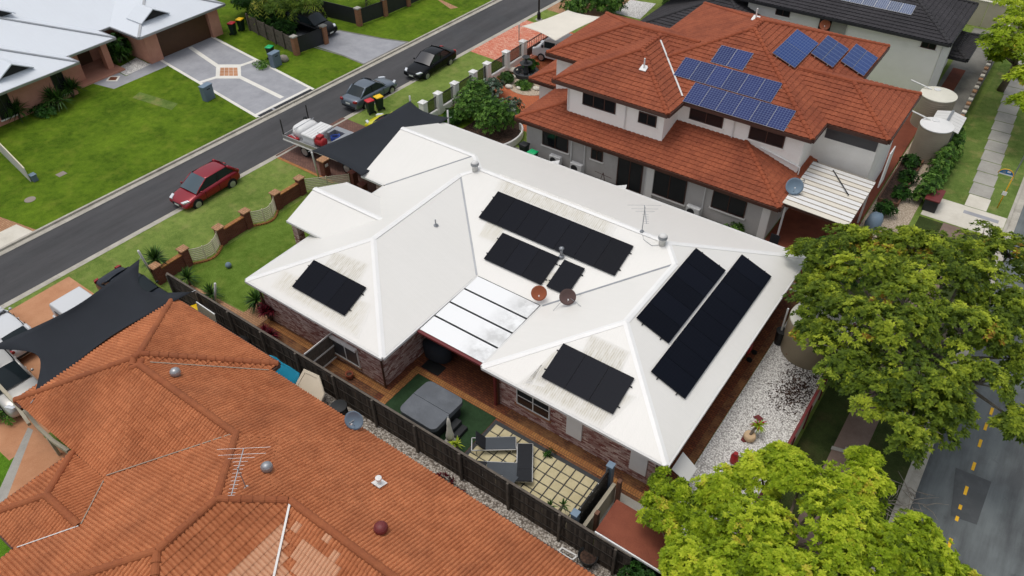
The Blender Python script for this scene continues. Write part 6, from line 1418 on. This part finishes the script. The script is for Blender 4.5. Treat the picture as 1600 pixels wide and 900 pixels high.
part('windscreen', MB().poly((1.38, -.7, 1.68), (1.38, .7, 1.68), (1.92, .75, 1.12), (1.92, -.75, 1.12)), 'glass_car', UT, w=False, fix=False); part('rear_window', MB().box(-2.36, -2.335, -.65, .65, 1.2, 1.7), 'glass_screen', UT, w=False); part('number_plate', MB().box(-2.53, -2.5, -.2, .2, .6, .7), 'plate', UT, w=False)
# tray truck
TT = thing('tray_truck', 'white tray truck loaded with plumbing gear backed onto the brown driveway', 'truck', (-35.9, 28.3, 0), .03)
part('tray_floor', MB().box(-2.75, 2.2, -1.2, 1.2, .88, .98), 'metal_galv', TT, w=False)
for s_ in (-1, 1):
    part('tray_side', MB().box(-2.72, 2.18, s_*1.2-.025, s_*1.2+.025, .9, 1.22), 'alu', TT, w=False); part('tray_rail', MB().bar((-2.75, s_*1.23, .9), (2.2, s_*1.23, .9), .06, .08), 'metal_white', TT, w=False)
    part('chassis_rail', MB().box(-2.5, 4.1, s_*.4-.06, s_*.4+.06, .6, .82), 'paint_black', TT, w=False); part('stake', MB().tube([(-2.7, s_*1.15, .9), (-2.7, s_*1.15, 2.35)], .04, 6), 'paint_black', TT, w=False)
    for x in (-1.05, 2.75): wheel(TT, x, s_*.95, .40, 'alu', .25)
    part('taillight', MB().box(-2.8, -2.75, s_*.9-.14, s_*.9+.14, .72, .84), 'lamp_red', TT, w=False); part('mudguard', MB().box(-1.55, -.55, s_*.95-.15, s_*.95+.15, .82, .86), 'paint_black', TT, w=False)
part('tailgate', MB().box(-2.78, -2.74, -1.2, 1.2, .9, 1.2), 'alu', TT, w=False); part('headboard', MB().box(2.16, 2.22, -1.15, 1.15, .98, 1.9), 'metal_galv', TT, w=False)
part('cab', MB().loft([[(x, s_*1.0*f, z) for x, z in ((2.3, .55), (2.3, 2.05), (2.45, 2.15), (3.5, 2.12), (4.05, 1.3), (4.15, .9), (4.15, .55))] for s_, f in ((-1, 1), (-1, .95), (1, .95), (1, 1))]), 'car_white', TT, w=False, bevel=.06, auto=True)
part('windscreen', MB().poly((3.54, -.85, 2.05), (3.54, .85, 2.05), (4.04, .9, 1.35), (4.04, -.9, 1.35)), 'glass_car', TT, w=False, fix=False)
for s_ in (-1, 1): part('cab_window', MB().box(2.6, 3.5, s_*1.0-.01, s_*1.0+.01, 1.35, 1.95), 'glass_car', TT, w=False)
TP = Vector((-35.9, 28.3, 0))
def cargo(name, label, cat): return thing(name, label, cat, TP, .03, 'cargo on the tray truck')
o = cargo('wrapped_load', 'lumpy white wrapped load at the rear of the truck tray', 'load'); rq = random.Random(11)
part('wrap', MB().loft([[(-1.95+s_*(.55+rq.uniform(-.05, .05))*math.copysign(abs(math.cos(a))**.5, math.cos(a)), .12+s_*(.85+rq.uniform(-.06, .06))*math.copysign(abs(math.sin(a))**.5, math.sin(a)), z+rq.uniform(-.03, .03)) for a in [6.283*i/16 for i in range(16)]] for s_, z in ((1, .98), (1.02, 1.3), (.95, 1.55), (.7, 1.66))]), 'plastic_white', o, w=False, smooth=True); part('strap', MB().box(-1.98, -1.93, -.8, 1.0, 1.66, 1.69), 'metal_galv', o, w=False)
o = cargo('white_chest', 'long white chest with ribbed lid across the truck tray', 'chest'); part('body', MB().box(-1.25, -.2, -.85, .95, .98, 1.5), 'plastic_white', o, w=False, bevel=.03)
part('lid', MB().loft([[(-.725+.56*s_*a, .05+.94*s_*b, z) for a, b in ((-1, -1), (1, -1), (1, 1), (-1, 1))] for s_, z in ((1, 1.51), (1, 1.57), (.95, 1.63))]), 'plastic_white', o, w=False)
for x in (-.95, -.7, -.45): part('lid_rib', MB().box(x-.015, x+.015, -.8, .9, 1.632, 1.648), 'metal_white', o, w=False)
o = cargo('red_compressor', 'red petrol compressor standing on the truck tray', 'compressor'); part('drum', MB().lathe([(.2, -.4), (.3, -.3), (.3, .3), (.2, .4)], (.15, -.55, 1.3), 14, (1, 0, .1)), 'red_gas', o, w=False, smooth=True); part('engine', MB().box(-.05, .35, -.75, -.35, 1.5, 1.78), 'red_gas', o, w=False, bevel=.04); part('handle', MB().tube([(-.2, -.3, 1.3), (-.3, -.3, 1.7), (.3, -.3, 1.75)], .02, 6), 'metal_galv', o, w=False)
o = cargo('steel_toolbox', 'open U shaped grey steel toolbox on the truck tray', 'toolbox'); 
for bx in ((.0, 1.5, .75, 1.15), (1.15, 1.5, -1.1, .745), (.0, .2, .2, .745)): part('bin', MB().box(bx[0], bx[1], bx[2], bx[3], .98, 1.6), 'metal_galv', o, w=False, bevel=.02)
o = cargo('blue_hose', 'coil of bright blue hose inside the grey toolbox', 'hose'); part('coil', MB().tube([(.65+.3*math.cos(t_*.7), .3+.3*math.sin(t_*.7), 1.15+.012*t_) for t_ in range(30)], .03, 6), 'strap_blue', o, w=False, smooth=True)
o = cargo('white_cabinet', 'long white cabinet behind the truck toolbox near the sail edge', 'cabinet'); part('body', MB().box(1.52, 2.14, -1.12, 1.12, .98, 1.62), 'plastic_white', o, w=False, bevel=.03); part('door_seam', MB().box(1.6, 2.06, -1.02, 1.02, 1.622, 1.632), 'metal_white', o, w=False)
o = cargo('black_machine', 'black machine standing at the far rear corner of the tray', 'machine'); part('body', MB().box(-2.65, -2.3, .5, .85, .98, 1.5), 'plastic_black', o, w=False, bevel=.05); part('top', MB().lathe([(.12, 1.5), (.16, 1.65), (.06, 1.8)], (-2.45, .68, 0), 10), 'plastic_black', o, w=False, smooth=True)
o = cargo('red_tool', 'red tool lying near the rear edge of the tray', 'tool'); part('body', MB().box(-2.5, -1.6, -1.05, -.8, .98, 1.15), 'red_gas', o, w=False, bevel=.03); part('grip', MB().tube([(-2.4, -.95, 1.15), (-2.1, -.95, 1.3), (-1.8, -.95, 1.15)], .02, 6), 'plastic_white', o, w=False)

# ================================================================ STREET FURNITURE
bin_('wheelie bin with red lid on the verge behind the grey sedan', G(580, 177), 2.9, 'lid_red', 'bins'); bin_('wheelie bin with yellow lid on the verge beside the red lidded one', G(594, 171), 2.9, 'lid_yellow', 'bins')
bin_('wheelie bin with red lid beside the pink garage', G(366, 54), .3, 'lid_red', 'bins'); bin_('wheelie bin with yellow lid near the pink garage and palms', G(379, 48), .3, 'lid_yellow', 'bins'); bin_('wheelie bin with green lid behind the blue grey letterbox', G(425, 92), .3, 'lid_green', 'bins')
bin_('wheelie bin with green lid between the white eave and two storey house', (-23.9, 34.9, 0), 1.5, 'lid_green', 'bins'); bin_('dark lidded wheelie bin at the corner of the two storey house', (-24.9, 35.4, 0), 1.5, 'plastic_black', 'bins')
for px, py, lb, rz in ((327, 155, 'blue grey letterbox pillar at the left edge of the grey driveway', .1), (432, 103, 'blue grey letterbox pillar on the verge before the green lidded bin', .1)):
    p = G(px, py); t = thing('letterbox', lb, 'letterbox', p, rz, 'letterbox pillars'); part('pillar', MB().box(-.24, .24, -.42, .42, 0, 1.1), 'box_bluegrey', t, w=False, bevel=.015); part('cap', MB().box(-.27, .27, -.45, .45, 1.102, 1.16), 'dish_blue', t, w=False, bevel=.01); part('slot', MB().box(.241, .25, -.15, .15, .85, .92), 'paint_black', t, w=False)
solo('boulder', MB().lathe([(.3, 0), (.38, .15), (.3, .38), (.1, .48)], G(444, 95), 9, sx=1.2), 'stone', 'pale boulder leaning against the verge letterbox pillar', 'rock', loc=tuple(G(444, 95)), smooth=True)
p = G(842, 31); t = thing('street_lamp', 'black street lamp post at the kerb by the cream sail', 'street lamp', p); part('base', MB().lathe([(.16, 0), (.16, .6), (.09, .7)], p, 12), 'paint_black', t); part('pole', MB().tube([p+Vector((0, 0, .6)), p+Vector((0, 0, 6.5))], [.08, .05], 10), 'paint_black', t); part('lantern', MB().lathe([(.1, 6.5), (.25, 6.6), (.25, 6.9), (.1, 7.0)], p, 12), 'plastic_white', t); part('footing', MB().lathe([(.3, 0), (.3, .05)], p, 14), 'concrete', t)
# footpath sign
p = G(1558, 325); t = thing('bus_stop_sign', 'yellow framed half round blue sign on a yellow post by the footpath', 'sign', p); top = G(1590, 262, 2.35); hd = top
part('post', MB().tube([p, (p.x+.02, p.y, 2.2)], .035, 8), 'sign_yellow', t, smooth=True); sc_ = Vector((p.x-.38, p.y, 2.2)); arc = [sc_+Vector((.4*math.cos(R(a)), 0, .36*math.sin(R(a)))) for a in range(0, 181, 15)]
part('hoop', MB().tube(arc, .03, 6), 'sign_yellow', t, smooth=True); part('plate', MB().add([q+Vector((0, -.01, 0)) for q in arc], [tuple(range(len(arc)))]), 'sign_blue', t, fix=False); part('plate_back', MB().add([q+Vector((0, .01, 0)) for q in arc], [tuple(range(len(arc)))[::-1]]), 'sign_blue', t, fix=False); part('lower_band', MB().box(sc_.x-.37, sc_.x+.37, sc_.y-.022, sc_.y-.012, 2.2, 2.27), 'paint_white', t)
part('emblem', MB().lathe([(.09, 0), (.09, .01), (.06, .012)], sc_+Vector((-.12, -.02, .17)), 12, (0, -1, 0)), 'dish_blue', t); part('route_number', MB().box(sc_.x+.02, sc_.x+.2, sc_.y-.024, sc_.y-.012, 2.38, 2.48), 'paint_white', t); part('timetable', MB().box(p.x-.12, p.x+.12, p.y-.06, p.y-.03, .95, 1.2), 'paint_white', t)
p = G(1585, 225); t = thing('road_sign_post', 'grey metal pole leaning at the right edge of the rear verge', 'pole', (1.75, 51.2, 0)); part('pole', MB().tube([(1.7, 50.6, 0), (1.75, 50.6, 2.6)], .04, 8), 'metal_galv', t); part('foot', MB().lathe([(.09, 0), (.06, .1)], (1.7, 50.6, 0), 10), 'concrete', t)
t = thing('seat_box', 'dark maroon lidded box at the verge end of the hedge', 'box', (-1.7, 44.9, 0)); part('body', MB().box(-2.1, -1.35, 44.1, 45.5, 0, .75), 'metal_dark', t, bevel=.03); part('lid', MB().box(-2.15, -1.3, 44.05, 45.55, .752, .85), 'metal_red', t, bevel=.03)
for i, (px, py, r_, lb) in enumerate(((1467, 148, 1.12, 'round ribbed tank with pale lid beside the white wall'), (1464, 196, .98, 'taller round ribbed tank with bright white lid near the hedge'))):
    p = G(px, py, 2.3); t = thing('ribbed_tank', lb, 'water tank', (p.x, p.y, 0), group='ribbed water tanks')
    pr = []
    for k_ in range(15): z = .05+k_*.15; pr += [(r_, z), (r_*1.015, z+.04), (r_*1.015, z+.08), (r_, z+.12)]
    part('body', MB().lathe(pr, (p.x, p.y, 0), 32), 'tank_taupe', t, smooth=True); part('lid', MB().lathe([(r_*1.03, 2.29), (r_*1.03, 2.34), (r_*.6, 2.42), (.02, 2.45)], (p.x, p.y, 0), 32), 'tank_white' if i == 0 else 'paint_white', t, auto=True)
    part('inlet', MB().tube([(p.x-r_*.5, p.y+.2, 2.45), (p.x-r_-.9, p.y+.5, 2.6)], .05, 8), 'plastic_white', t)
    part('hatch', MB().lathe([(.22, 2.36), (.22, 2.47)], (p.x-.2*r_, p.y+.35*r_, 0), 14), 'plastic_white', t)
t = thing('sheet_shed', 'small shed with pitched white ribbed sheet roof beside the tanks', 'shed', (-2.95, 52.2, 0)); part('wall', MB().box(-3.75, -2.4, 51.0, 53.2, 0, 1.85), 'metal_galv', t)
for i in range(6):
    y_ = 50.85+i*.41
    for x0, x1, z0, z1 in ((-3.95, -3.05, 1.88, 2.1), (-3.05, -2.15, 2.1, 1.88)): part('roof_sheet', MB().slab([(x0, y_, z0), (x1, y_, z1), (x1, y_+.39, z1), (x0, y_+.39, z0)], .03), 'metal_white', t)
part('ridge_cap', MB().bar((-3.05, 50.85, 2.13), (-3.05, 53.3, 2.13), .16, .04), 'metal_galv', t)
for px, py, lb in ((868, 250, 'white air conditioner box left of a pair by the grey wall'), (901, 262, 'white air conditioner box right of a pair by the grey wall'), (1083, 330, 'white air conditioner box below the ground floor windows')):
    p = G(px, py, .4); t = thing('air_conditioner', lb, 'air conditioner', (p.x, p.y, 0), group='air conditioners of the two storey house'); part('case', MB().box(p.x-.42, p.x+.42, p.y-.16, p.y+.16, .08, .72), 'plastic_white', t, bevel=.02); part('fan_grille', MB().lathe([(.24, 0), (.24, .015), (.05, .02)], (p.x-.1, p.y-.162, .4), 16, (0, -1, 0)), 'metal_dark', t); part('foot', MB().box(p.x-.35, p.x+.35, p.y-.12, p.y+.12, 0, .078), 'rubber', t)
p = G(945, 272); t = thing('folding_clothes_rack', 'thin dark folding rack beside the grey ground floor wall', 'rack', (-18.9, 35.4, 0)); part('leg', MB().bar((-19.2, 35.3, 0), (-18.9, 35.3, 1.1), .03).bar((-18.6, 35.3, 0), (-18.9, 35.3, 1.1), .03), 'metal_bronze', t); part('rail', MB().bar((-19.5, 35.3, 1.0), (-18.3, 35.3, .9), .02), 'metal_bronze', t)
for px, py, lb in ((882, 237, 'left'), (971, 288, 'right')): 
    p = G(px, py, 1.5); t = thing('folded_table', 'small white folded table near the eave gap, '+lb+' of two', 'table', (p.x, 33.9, 0), group='white tables in the side strip'); part('panel', MB().obox((p.x, 34.2, 1.2), (.3, .1, .1), (-.05, .22, .12), (0, 0, .02)), 'plastic_white', t); part('stand', MB().bar((p.x, 34.2, 0), (p.x, 34.2, 1.2), .05), 'metal_dark', t)
p = Vector((-30.7, 44.6, 0)); p = G(822, 117); t = thing('tiered_fountain', 'dark tiered stone fountain in the orange paved court', 'fountain', p)
part('basin', MB().lathe([(.95, 0), (1.0, .1), (1.0, .35), (.92, .38), (.85, .3), (.8, .15)], p, 24), 'stone_dark', t, auto=True); part('water', MB().lathe([(.84, .2), (.84, .24)], p, 24), 'glass_dark', t); part('column', MB().lathe([(.3, .1), (.2, .3), (.14, .8), (.2, 1.0), (.1, 1.1), (.08, 1.5)], p, 14), 'stone_dark', t, smooth=True)
for z, r_ in ((.95, .48), (1.45, .3)): part('bowl', MB().lathe([(.1, z-.12), (r_, z), (r_*1.04, z+.05), (r_*.9, z+.02)], p, 18), 'stone_dark', t, smooth=True)
for i, (px, py, s_) in enumerate(((790, 128, .3), (800, 122, .25), (803, 112, .3), (795, 137, .22), (838, 140, .22), (812, 139, .2))):
    q = G(px, py); solo('garden_rock', MB().lathe([(s_, 0), (s_*1.2, s_*.4), (s_*.9, s_*.9), (s_*.3, s_*1.1)], q, 8, sx=1.3), 'concrete_light', ('pale rock by the round bush left of the fountain', 'pale rock between round bush and fountain', 'pale rock nearest the white pier fence', 'pale rock in front of the round bush', 'pale rock right of the fountain basin', 'pale rock below the fountain ground cover')[i], 'rock', 'rocks round the fountain', loc=tuple(q), smooth=True)
solo('play_ball', MB().lathe([(.02, 0), (.12, .04), (.17, .14), (.17, .2), (.12, .3), (.02, .34)], G(358, 418), 14), 'dish_blue', 'pale blue ball lying on the fenced front lawn', 'ball', loc=tuple(G(358, 418)), smooth=True)
t = thing('curved_planter', 'white curved planter edge beside the two storey house garden', 'planter', (-26.6, 36.3, 0)); arc = [Vector((-27.6+1.3*math.cos(R(a)), 36.4+1.9*math.sin(R(a)), .45)) for a in range(-75, 76, 15)]; mb = MB()
for a, b in zip(arc[:-1], arc[1:]): mb.bar(a-Vector((0, 0, .2)), b-Vector((0, 0, .2)), .12, .45)
part('edge', mb, 'render_white', t); part('cap', MB().tube(arc, .07, 6), 'paint_white', t)
t = thing('blue_tarp', 'pale blue crumpled tarp at the end of the rust red slab', 'tarp', G(1362, 356)); p = G(1362, 356); rq = random.Random(3); part('sheet', MB().loft([[(p.x+.45*s_*math.cos(a)+rq.uniform(-.05, .05), p.y+.6*s_*math.sin(a)+rq.uniform(-.05, .05), z) for a in [6.283*i/12 for i in range(12)]] for s_, z in ((1, .02), (1.0, .5), (.8, .85), (.3, .95))]), 'dish_blue', t, smooth=True); part('crate', MB().box(p.x-.3, p.x+.3, p.y-.35, p.y+.35, 0.03, .5), 'plastic_white', t)
t = thing('raised_bed', 'dark timber edged plant bed beside the rust slab', 'garden bed', (-3.9, 46, 0)); part('edge', MB().box(-4.45, -3.35, 43.4, 43.5, 0, .3).box(-3.4, -3.3, 43.5, 49.5, 0, .3).box(-4.5, -4.42, 43.5, 49.5, 0, .3), 'timber_brown', t); part('soil', MB().box(-4.42, -3.4, 43.5, 49.5, .0, .22), 'soil_litter', t)
t = thing('dark_chair', 'dark folded chair under the carport by the red patio', 'chair', (-7.9, 34.6, 0)); part('seat', MB().obox((-7.9, 35.0, .45), (.25, 0, 0), (0, .25, 0), (0, 0, .03)), 'lounger_black', t); part('backrest', MB().obox((-7.9, 35.28, .8), (.25, 0, 0), (0, .04, .32), (0, .02, 0)), 'lounger_black', t)
for x, y_ in ((-8.12, 34.8), (-7.68, 34.8), (-8.12, 35.25), (-7.68, 35.25)): part('leg', MB().bar((x, y_, 0), (x, y_, .45), .03), 'alu', t)

# ================================================================ PLANTING
L3 = lambda px, py, z, rx, ry=None, rz=None: (tuple(G(px, py, z)), (rx, ry or rx, rz or rx*.7))
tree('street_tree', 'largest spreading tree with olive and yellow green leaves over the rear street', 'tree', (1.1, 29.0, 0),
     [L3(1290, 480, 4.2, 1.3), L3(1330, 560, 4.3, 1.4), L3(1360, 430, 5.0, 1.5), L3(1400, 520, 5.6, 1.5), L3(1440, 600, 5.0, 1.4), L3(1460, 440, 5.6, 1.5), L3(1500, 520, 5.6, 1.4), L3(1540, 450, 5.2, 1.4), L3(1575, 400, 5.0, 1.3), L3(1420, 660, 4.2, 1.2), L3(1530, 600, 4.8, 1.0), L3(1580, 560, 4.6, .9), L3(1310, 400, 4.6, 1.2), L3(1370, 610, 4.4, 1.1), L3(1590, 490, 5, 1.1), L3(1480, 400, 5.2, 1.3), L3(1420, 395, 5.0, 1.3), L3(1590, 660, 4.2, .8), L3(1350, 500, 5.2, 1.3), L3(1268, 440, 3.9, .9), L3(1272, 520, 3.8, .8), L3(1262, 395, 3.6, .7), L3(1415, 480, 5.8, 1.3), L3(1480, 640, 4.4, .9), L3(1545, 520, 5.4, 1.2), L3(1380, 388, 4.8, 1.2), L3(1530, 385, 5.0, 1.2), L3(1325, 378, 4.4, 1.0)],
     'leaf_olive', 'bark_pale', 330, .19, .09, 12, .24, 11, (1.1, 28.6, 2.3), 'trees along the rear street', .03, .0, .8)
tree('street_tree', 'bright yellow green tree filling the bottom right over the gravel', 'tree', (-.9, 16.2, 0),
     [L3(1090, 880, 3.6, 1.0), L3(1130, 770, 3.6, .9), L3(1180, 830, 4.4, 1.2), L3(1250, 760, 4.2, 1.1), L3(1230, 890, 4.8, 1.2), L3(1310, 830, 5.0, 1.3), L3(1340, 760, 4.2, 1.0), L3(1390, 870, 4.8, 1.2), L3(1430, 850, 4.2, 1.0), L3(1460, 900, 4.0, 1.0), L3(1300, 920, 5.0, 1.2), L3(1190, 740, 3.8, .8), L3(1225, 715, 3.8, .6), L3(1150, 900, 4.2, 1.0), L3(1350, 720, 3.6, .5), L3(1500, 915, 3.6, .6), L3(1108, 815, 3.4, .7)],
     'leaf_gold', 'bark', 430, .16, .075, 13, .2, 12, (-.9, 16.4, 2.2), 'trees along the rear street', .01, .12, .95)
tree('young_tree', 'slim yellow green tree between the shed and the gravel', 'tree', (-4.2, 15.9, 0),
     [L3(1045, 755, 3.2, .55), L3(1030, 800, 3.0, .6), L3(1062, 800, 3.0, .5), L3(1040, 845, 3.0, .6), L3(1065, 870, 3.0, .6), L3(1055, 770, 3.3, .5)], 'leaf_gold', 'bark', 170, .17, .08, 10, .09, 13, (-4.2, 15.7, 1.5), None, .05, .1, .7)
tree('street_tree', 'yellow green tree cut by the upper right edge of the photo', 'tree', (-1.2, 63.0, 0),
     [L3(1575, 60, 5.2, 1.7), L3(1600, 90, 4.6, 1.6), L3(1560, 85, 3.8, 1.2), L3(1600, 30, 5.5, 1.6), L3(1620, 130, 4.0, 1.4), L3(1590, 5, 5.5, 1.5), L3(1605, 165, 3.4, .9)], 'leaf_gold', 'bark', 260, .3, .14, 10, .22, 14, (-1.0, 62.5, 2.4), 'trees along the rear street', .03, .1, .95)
shrub('round_shrub', 'dense dark green round shrub at the bottom edge by the fence', (-4.05, 13.0, 0), 1.35, 2.0, 'leaf_dark', 700, .16, .08, 8, 21, tmax=.7)
shrub('round_shrub', 'second dark green shrub tucked under the young tree', (-2.9, 13.9, 0), 1.0, 1.7, 'leaf_dark', 380, .16, .08, 8, 22, tmax=.6)
shrub('patio_bush', 'dark green bush filling the corner beside the rust red patio', (-5.0, 34.6, 0), 1.35, 2.6, 'leaf_dark', 520, .2, .1, 8, 23, tmax=.7)
shrub('patio_bush', 'mid green bush in front of the carport posts', (-3.4, 35.2, 0), 1.2, 2.2, 'leaf_mid', 420, .2, .1, 8, 24, tmax=.8)
for i in range(9):
    y_ = 44.9+i*1.0; shrub('hedge_plant', ('nearest', 'second', 'third', 'fourth', 'fifth', 'sixth', 'seventh', 'eighth', 'ninth')[i]+' glossy green hedge plant from the maroon lidded box', (-2.25+rn.uniform(-.1, .1), y_, 0), .62, 1.5, 'leaf_mid', 130, .2, .1, 8, 40+i, 'hedge along the rear verge', 'hedge', .9)
for i, (px, py, r_, h_, mt, lb) in enumerate(((770, 152, .95, 1.5, 'leaf_silver', 'white speckled shrub by the white pier gate'), (796, 183, .95, 1.5, 'leaf_silver', 'white speckled shrub nearer the house wall'), (735, 188, 1.25, 2.3, 'leaf_mid', 'broad green shrub left in the front garden bed'), (775, 205, 1.5, 2.5, 'leaf_mid', 'largest green shrub in the garden beside the white eave'), (745, 160, 1.0, 1.9, 'leaf_mid', 'loose green shrub behind the white piers'), (762, 175, .8, 1.2, 'leaf_dark', 'dark green shrub in the middle of the garden bed'), (792, 128, .55, .8, 'leaf_yucca', 'small round bush at the fountain garden corner'), (820, 136, .6, .45, 'leaf_mid', 'low ground cover clump below the fountain'), (828, 108, .6, .8, 'leaf_dark', 'dark green clump behind the fountain'), (710, 190, .8, .9, 'leaf_dark', 'low dark shrub beside the black sail corner'))):
    shrub('garden_shrub', lb, G(px, py), r_, h_, mt, int(260*r_), .2, .1, 8, 60+i, 'shrubs in the front garden')
for i, (px, py, h_, bl, n, lb) in enumerate(((252, 428, 1.2, .95, 110, 'tall spiky yucca beside the brick pier and sail post'), (297, 445, .6, .75, 80, 'medium spiky yucca on the lawn side of the paling fence'), (334, 470, .55, .75, 80, 'spiky yucca beside the leaning cream sail post'), (404, 482, .6, .8, 90, 'spiky green yucca at the corner of the brick house'))):
    spiky('yucca', lb, G(px, py), h_, bl, n, 'leaf_yucca', seed=80+i, group='yuccas along the fence', wd=.07)
for i, (px, py) in enumerate(((424, 500), (432, 520))): spiky('red_cordyline', ('taller' if i == 0 else 'smaller')+' dark red cordyline beside the brick wall', G(px, py) if i == 0 else (-25.6, 14.2, 0), .9-.25*i, .5, 60, 'leaf_red', 3, 85+i, 'red cordylines', .08)
for i, (px, py, r_) in enumerate(((30, 185, .95), (95, 168, .9), (115, 152, .8), (188, 98, .95))): spiky('yucca', ('leftmost spiky yucca by the pink wall', 'spiky yucca in front of the pink entry pillar', 'spiky yucca nearest the pink entry porch', 'spiky yucca in the garden beside the pink garage')[i], G(px, py), .9, 1.25*r_, 110, 'leaf_yucca', 2, 90+i, 'yuccas by the pink house', .08)
shrub('entry_bush', 'dark bush filling the recess between pink porch and garage', (-60.5, 29.0, 0), .9, 2.2, 'leaf_dark', 220, .25, .12, 8, 95); shrub('low_bush', 'low dark shrub row below the pink front wall', G(72, 178), .9, .7, 'leaf_dark', 140, .22, .1, 8, 96)
for i, (px, py, h_, lb) in enumerate(((402, 20, 3.2, 'leftmost golden green palm over the grey fence'), (425, 40, 2.6, 'drooping golden green palm over the board fence'), (450, 30, 3.4, 'tallest feathery palm beside the shaded driveway'), (478, 40, 2.2, 'right palm beside the black parked car'))):
    p = G(px, py); palm('palm_tree', lb, p, h_, 100+i, 2.1)
palm('palm_tree', 'small palm behind the black panel fence', (-51.5, 48.2, 0), 2.0, 110, 1.5)
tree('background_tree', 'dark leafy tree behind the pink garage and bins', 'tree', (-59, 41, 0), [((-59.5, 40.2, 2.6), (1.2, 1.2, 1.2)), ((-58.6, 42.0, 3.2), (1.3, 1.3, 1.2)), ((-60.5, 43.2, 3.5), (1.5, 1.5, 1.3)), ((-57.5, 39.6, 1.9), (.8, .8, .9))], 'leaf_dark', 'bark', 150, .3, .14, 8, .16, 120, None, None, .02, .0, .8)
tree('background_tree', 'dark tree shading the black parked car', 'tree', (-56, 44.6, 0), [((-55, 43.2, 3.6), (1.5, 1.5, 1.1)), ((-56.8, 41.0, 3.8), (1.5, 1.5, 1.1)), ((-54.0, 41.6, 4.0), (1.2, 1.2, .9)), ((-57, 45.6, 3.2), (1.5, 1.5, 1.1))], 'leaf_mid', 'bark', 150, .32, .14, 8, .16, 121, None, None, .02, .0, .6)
for i, (px, py) in enumerate(((897, 25), (918, 20), (940, 14), (955, 22))): shrub('hedge_shrub', ('leftmost', 'second from left', 'third from left', 'rightmost')[i]+' of the green shrubs behind the cream sail', G(px, py), 1.2, 2.0, 'leaf_mid', 200, .26, .12, 8, 130+i, 'shrubs behind the cream sail')
shrub('roof_edge_plant', 'small green plant between charcoal and terracotta roofs', G(1046, 42, .0), .8, 3.4, 'leaf_mid', 150, .25, .12, 8, 140)
for i, (px, py) in enumerate(((1420, 262), (1415, 285), (1408, 310), (1380, 335))): shrub('bed_plant', ('topmost', 'second from top', 'third from top', 'lowest')[i]+' dark leafy plant in the bed beside the rust slab', G(px, py), .55, .9, 'leaf_dark', 80, .24, .1, 7, 150+i, 'plants in the rust slab bed')
shrub('wall_plant', 'small green plant below the last grey ground floor window', (-10.3, 35.6, 0), .6, .6, 'leaf_mid', 70, .2, .08, 7, 160, cat='plant')
shrub('drive_edge_plant', 'low green plants along the grey driveway edge near the letterbox', G(412, 103), .8, .35, 'leaf_mid', 90, .16, .07, 7, 161, cat='plant')
for i, (px, py) in enumerate(((3, 600), (12, 650))): shrub('corner_shrub', ('upper' if i == 0 else 'lower')+' scruffy shrub at the left edge beside the tiled roof', G(px, py), .7, .7, 'leaf_mid', 90, .2, .08, 7, 165+i, 'scruffy shrubs at left')
t = thing('timber_edging', 'weathered cream timber boards along the tiled eave at far left', 'boards', (-27.6, 4.0, 0))
for a, b, z0, z1 in (((-4, 600), (22, 628), 1.5, 1.4), ((22, 628), (46, 663), 1.4, 1.0), ((38, 640), (60, 668), 1.7, 1.3), ((60, 668), (84, 690), 1.3, 1.3), ((84, 690), (108, 706), 1.3, 1.5)):
    pa_, pb_ = G(*a, z0), G(*b, z1); part('board', MB().bar(pa_, pb_, .14, .22), 'render_cream', t)
pb_ = G(75, 684, 1.2); part('post', MB().bar((pb_.x, pb_.y, 0), pb_, .12), 'render_cream', t)
# dead twigs under the front tree
t = thing('fallen_branches', 'pile of bare pale twigs at the street kerb beside the yellow tree', 'branches', G(1405, 800)); mb = MB(); rq = random.Random(8); c = G(1405, 790)
for i in range(46):
    a = rq.uniform(0, 6.28); p = c+Vector((rq.uniform(-.9, .9), rq.uniform(-1.0, 1.0), .05+rq.uniform(0, .15))); L_ = rq.uniform(.4, 1.1); q = p+Vector((math.cos(a)*L_, math.sin(a)*L_, rq.uniform(.0, .35))); mb.tube([p, p.lerp(q, .5)+Vector((rq.uniform(-.1, .1), rq.uniform(-.1, .1), .08)), q], [.02, .014, .006], 4)
part('twigs', mb, 'bark_pale', t)

for i, (px, py, h_, lb) in enumerate(((405, 38, 1.6, 'dark bush behind the grey board fence, nearest the bins'), (425, 46, 1.5, 'dark bush in the middle behind the grey board fence'), (445, 56, 1.4, 'dark bush behind the brick pillar end of the board fence'), (390, 22, 2.4, 'tall green bush beside the pink garage wall'), (465, 42, 1.7, 'green bush beside the shaded black car'))):
    shrub('fence_bush', lb, G(px, py), 1.1, h_, 'leaf_dark' if i < 3 else 'leaf_mid', 190, .28, .12, 8, 200+i, 'bushes behind the board fence')
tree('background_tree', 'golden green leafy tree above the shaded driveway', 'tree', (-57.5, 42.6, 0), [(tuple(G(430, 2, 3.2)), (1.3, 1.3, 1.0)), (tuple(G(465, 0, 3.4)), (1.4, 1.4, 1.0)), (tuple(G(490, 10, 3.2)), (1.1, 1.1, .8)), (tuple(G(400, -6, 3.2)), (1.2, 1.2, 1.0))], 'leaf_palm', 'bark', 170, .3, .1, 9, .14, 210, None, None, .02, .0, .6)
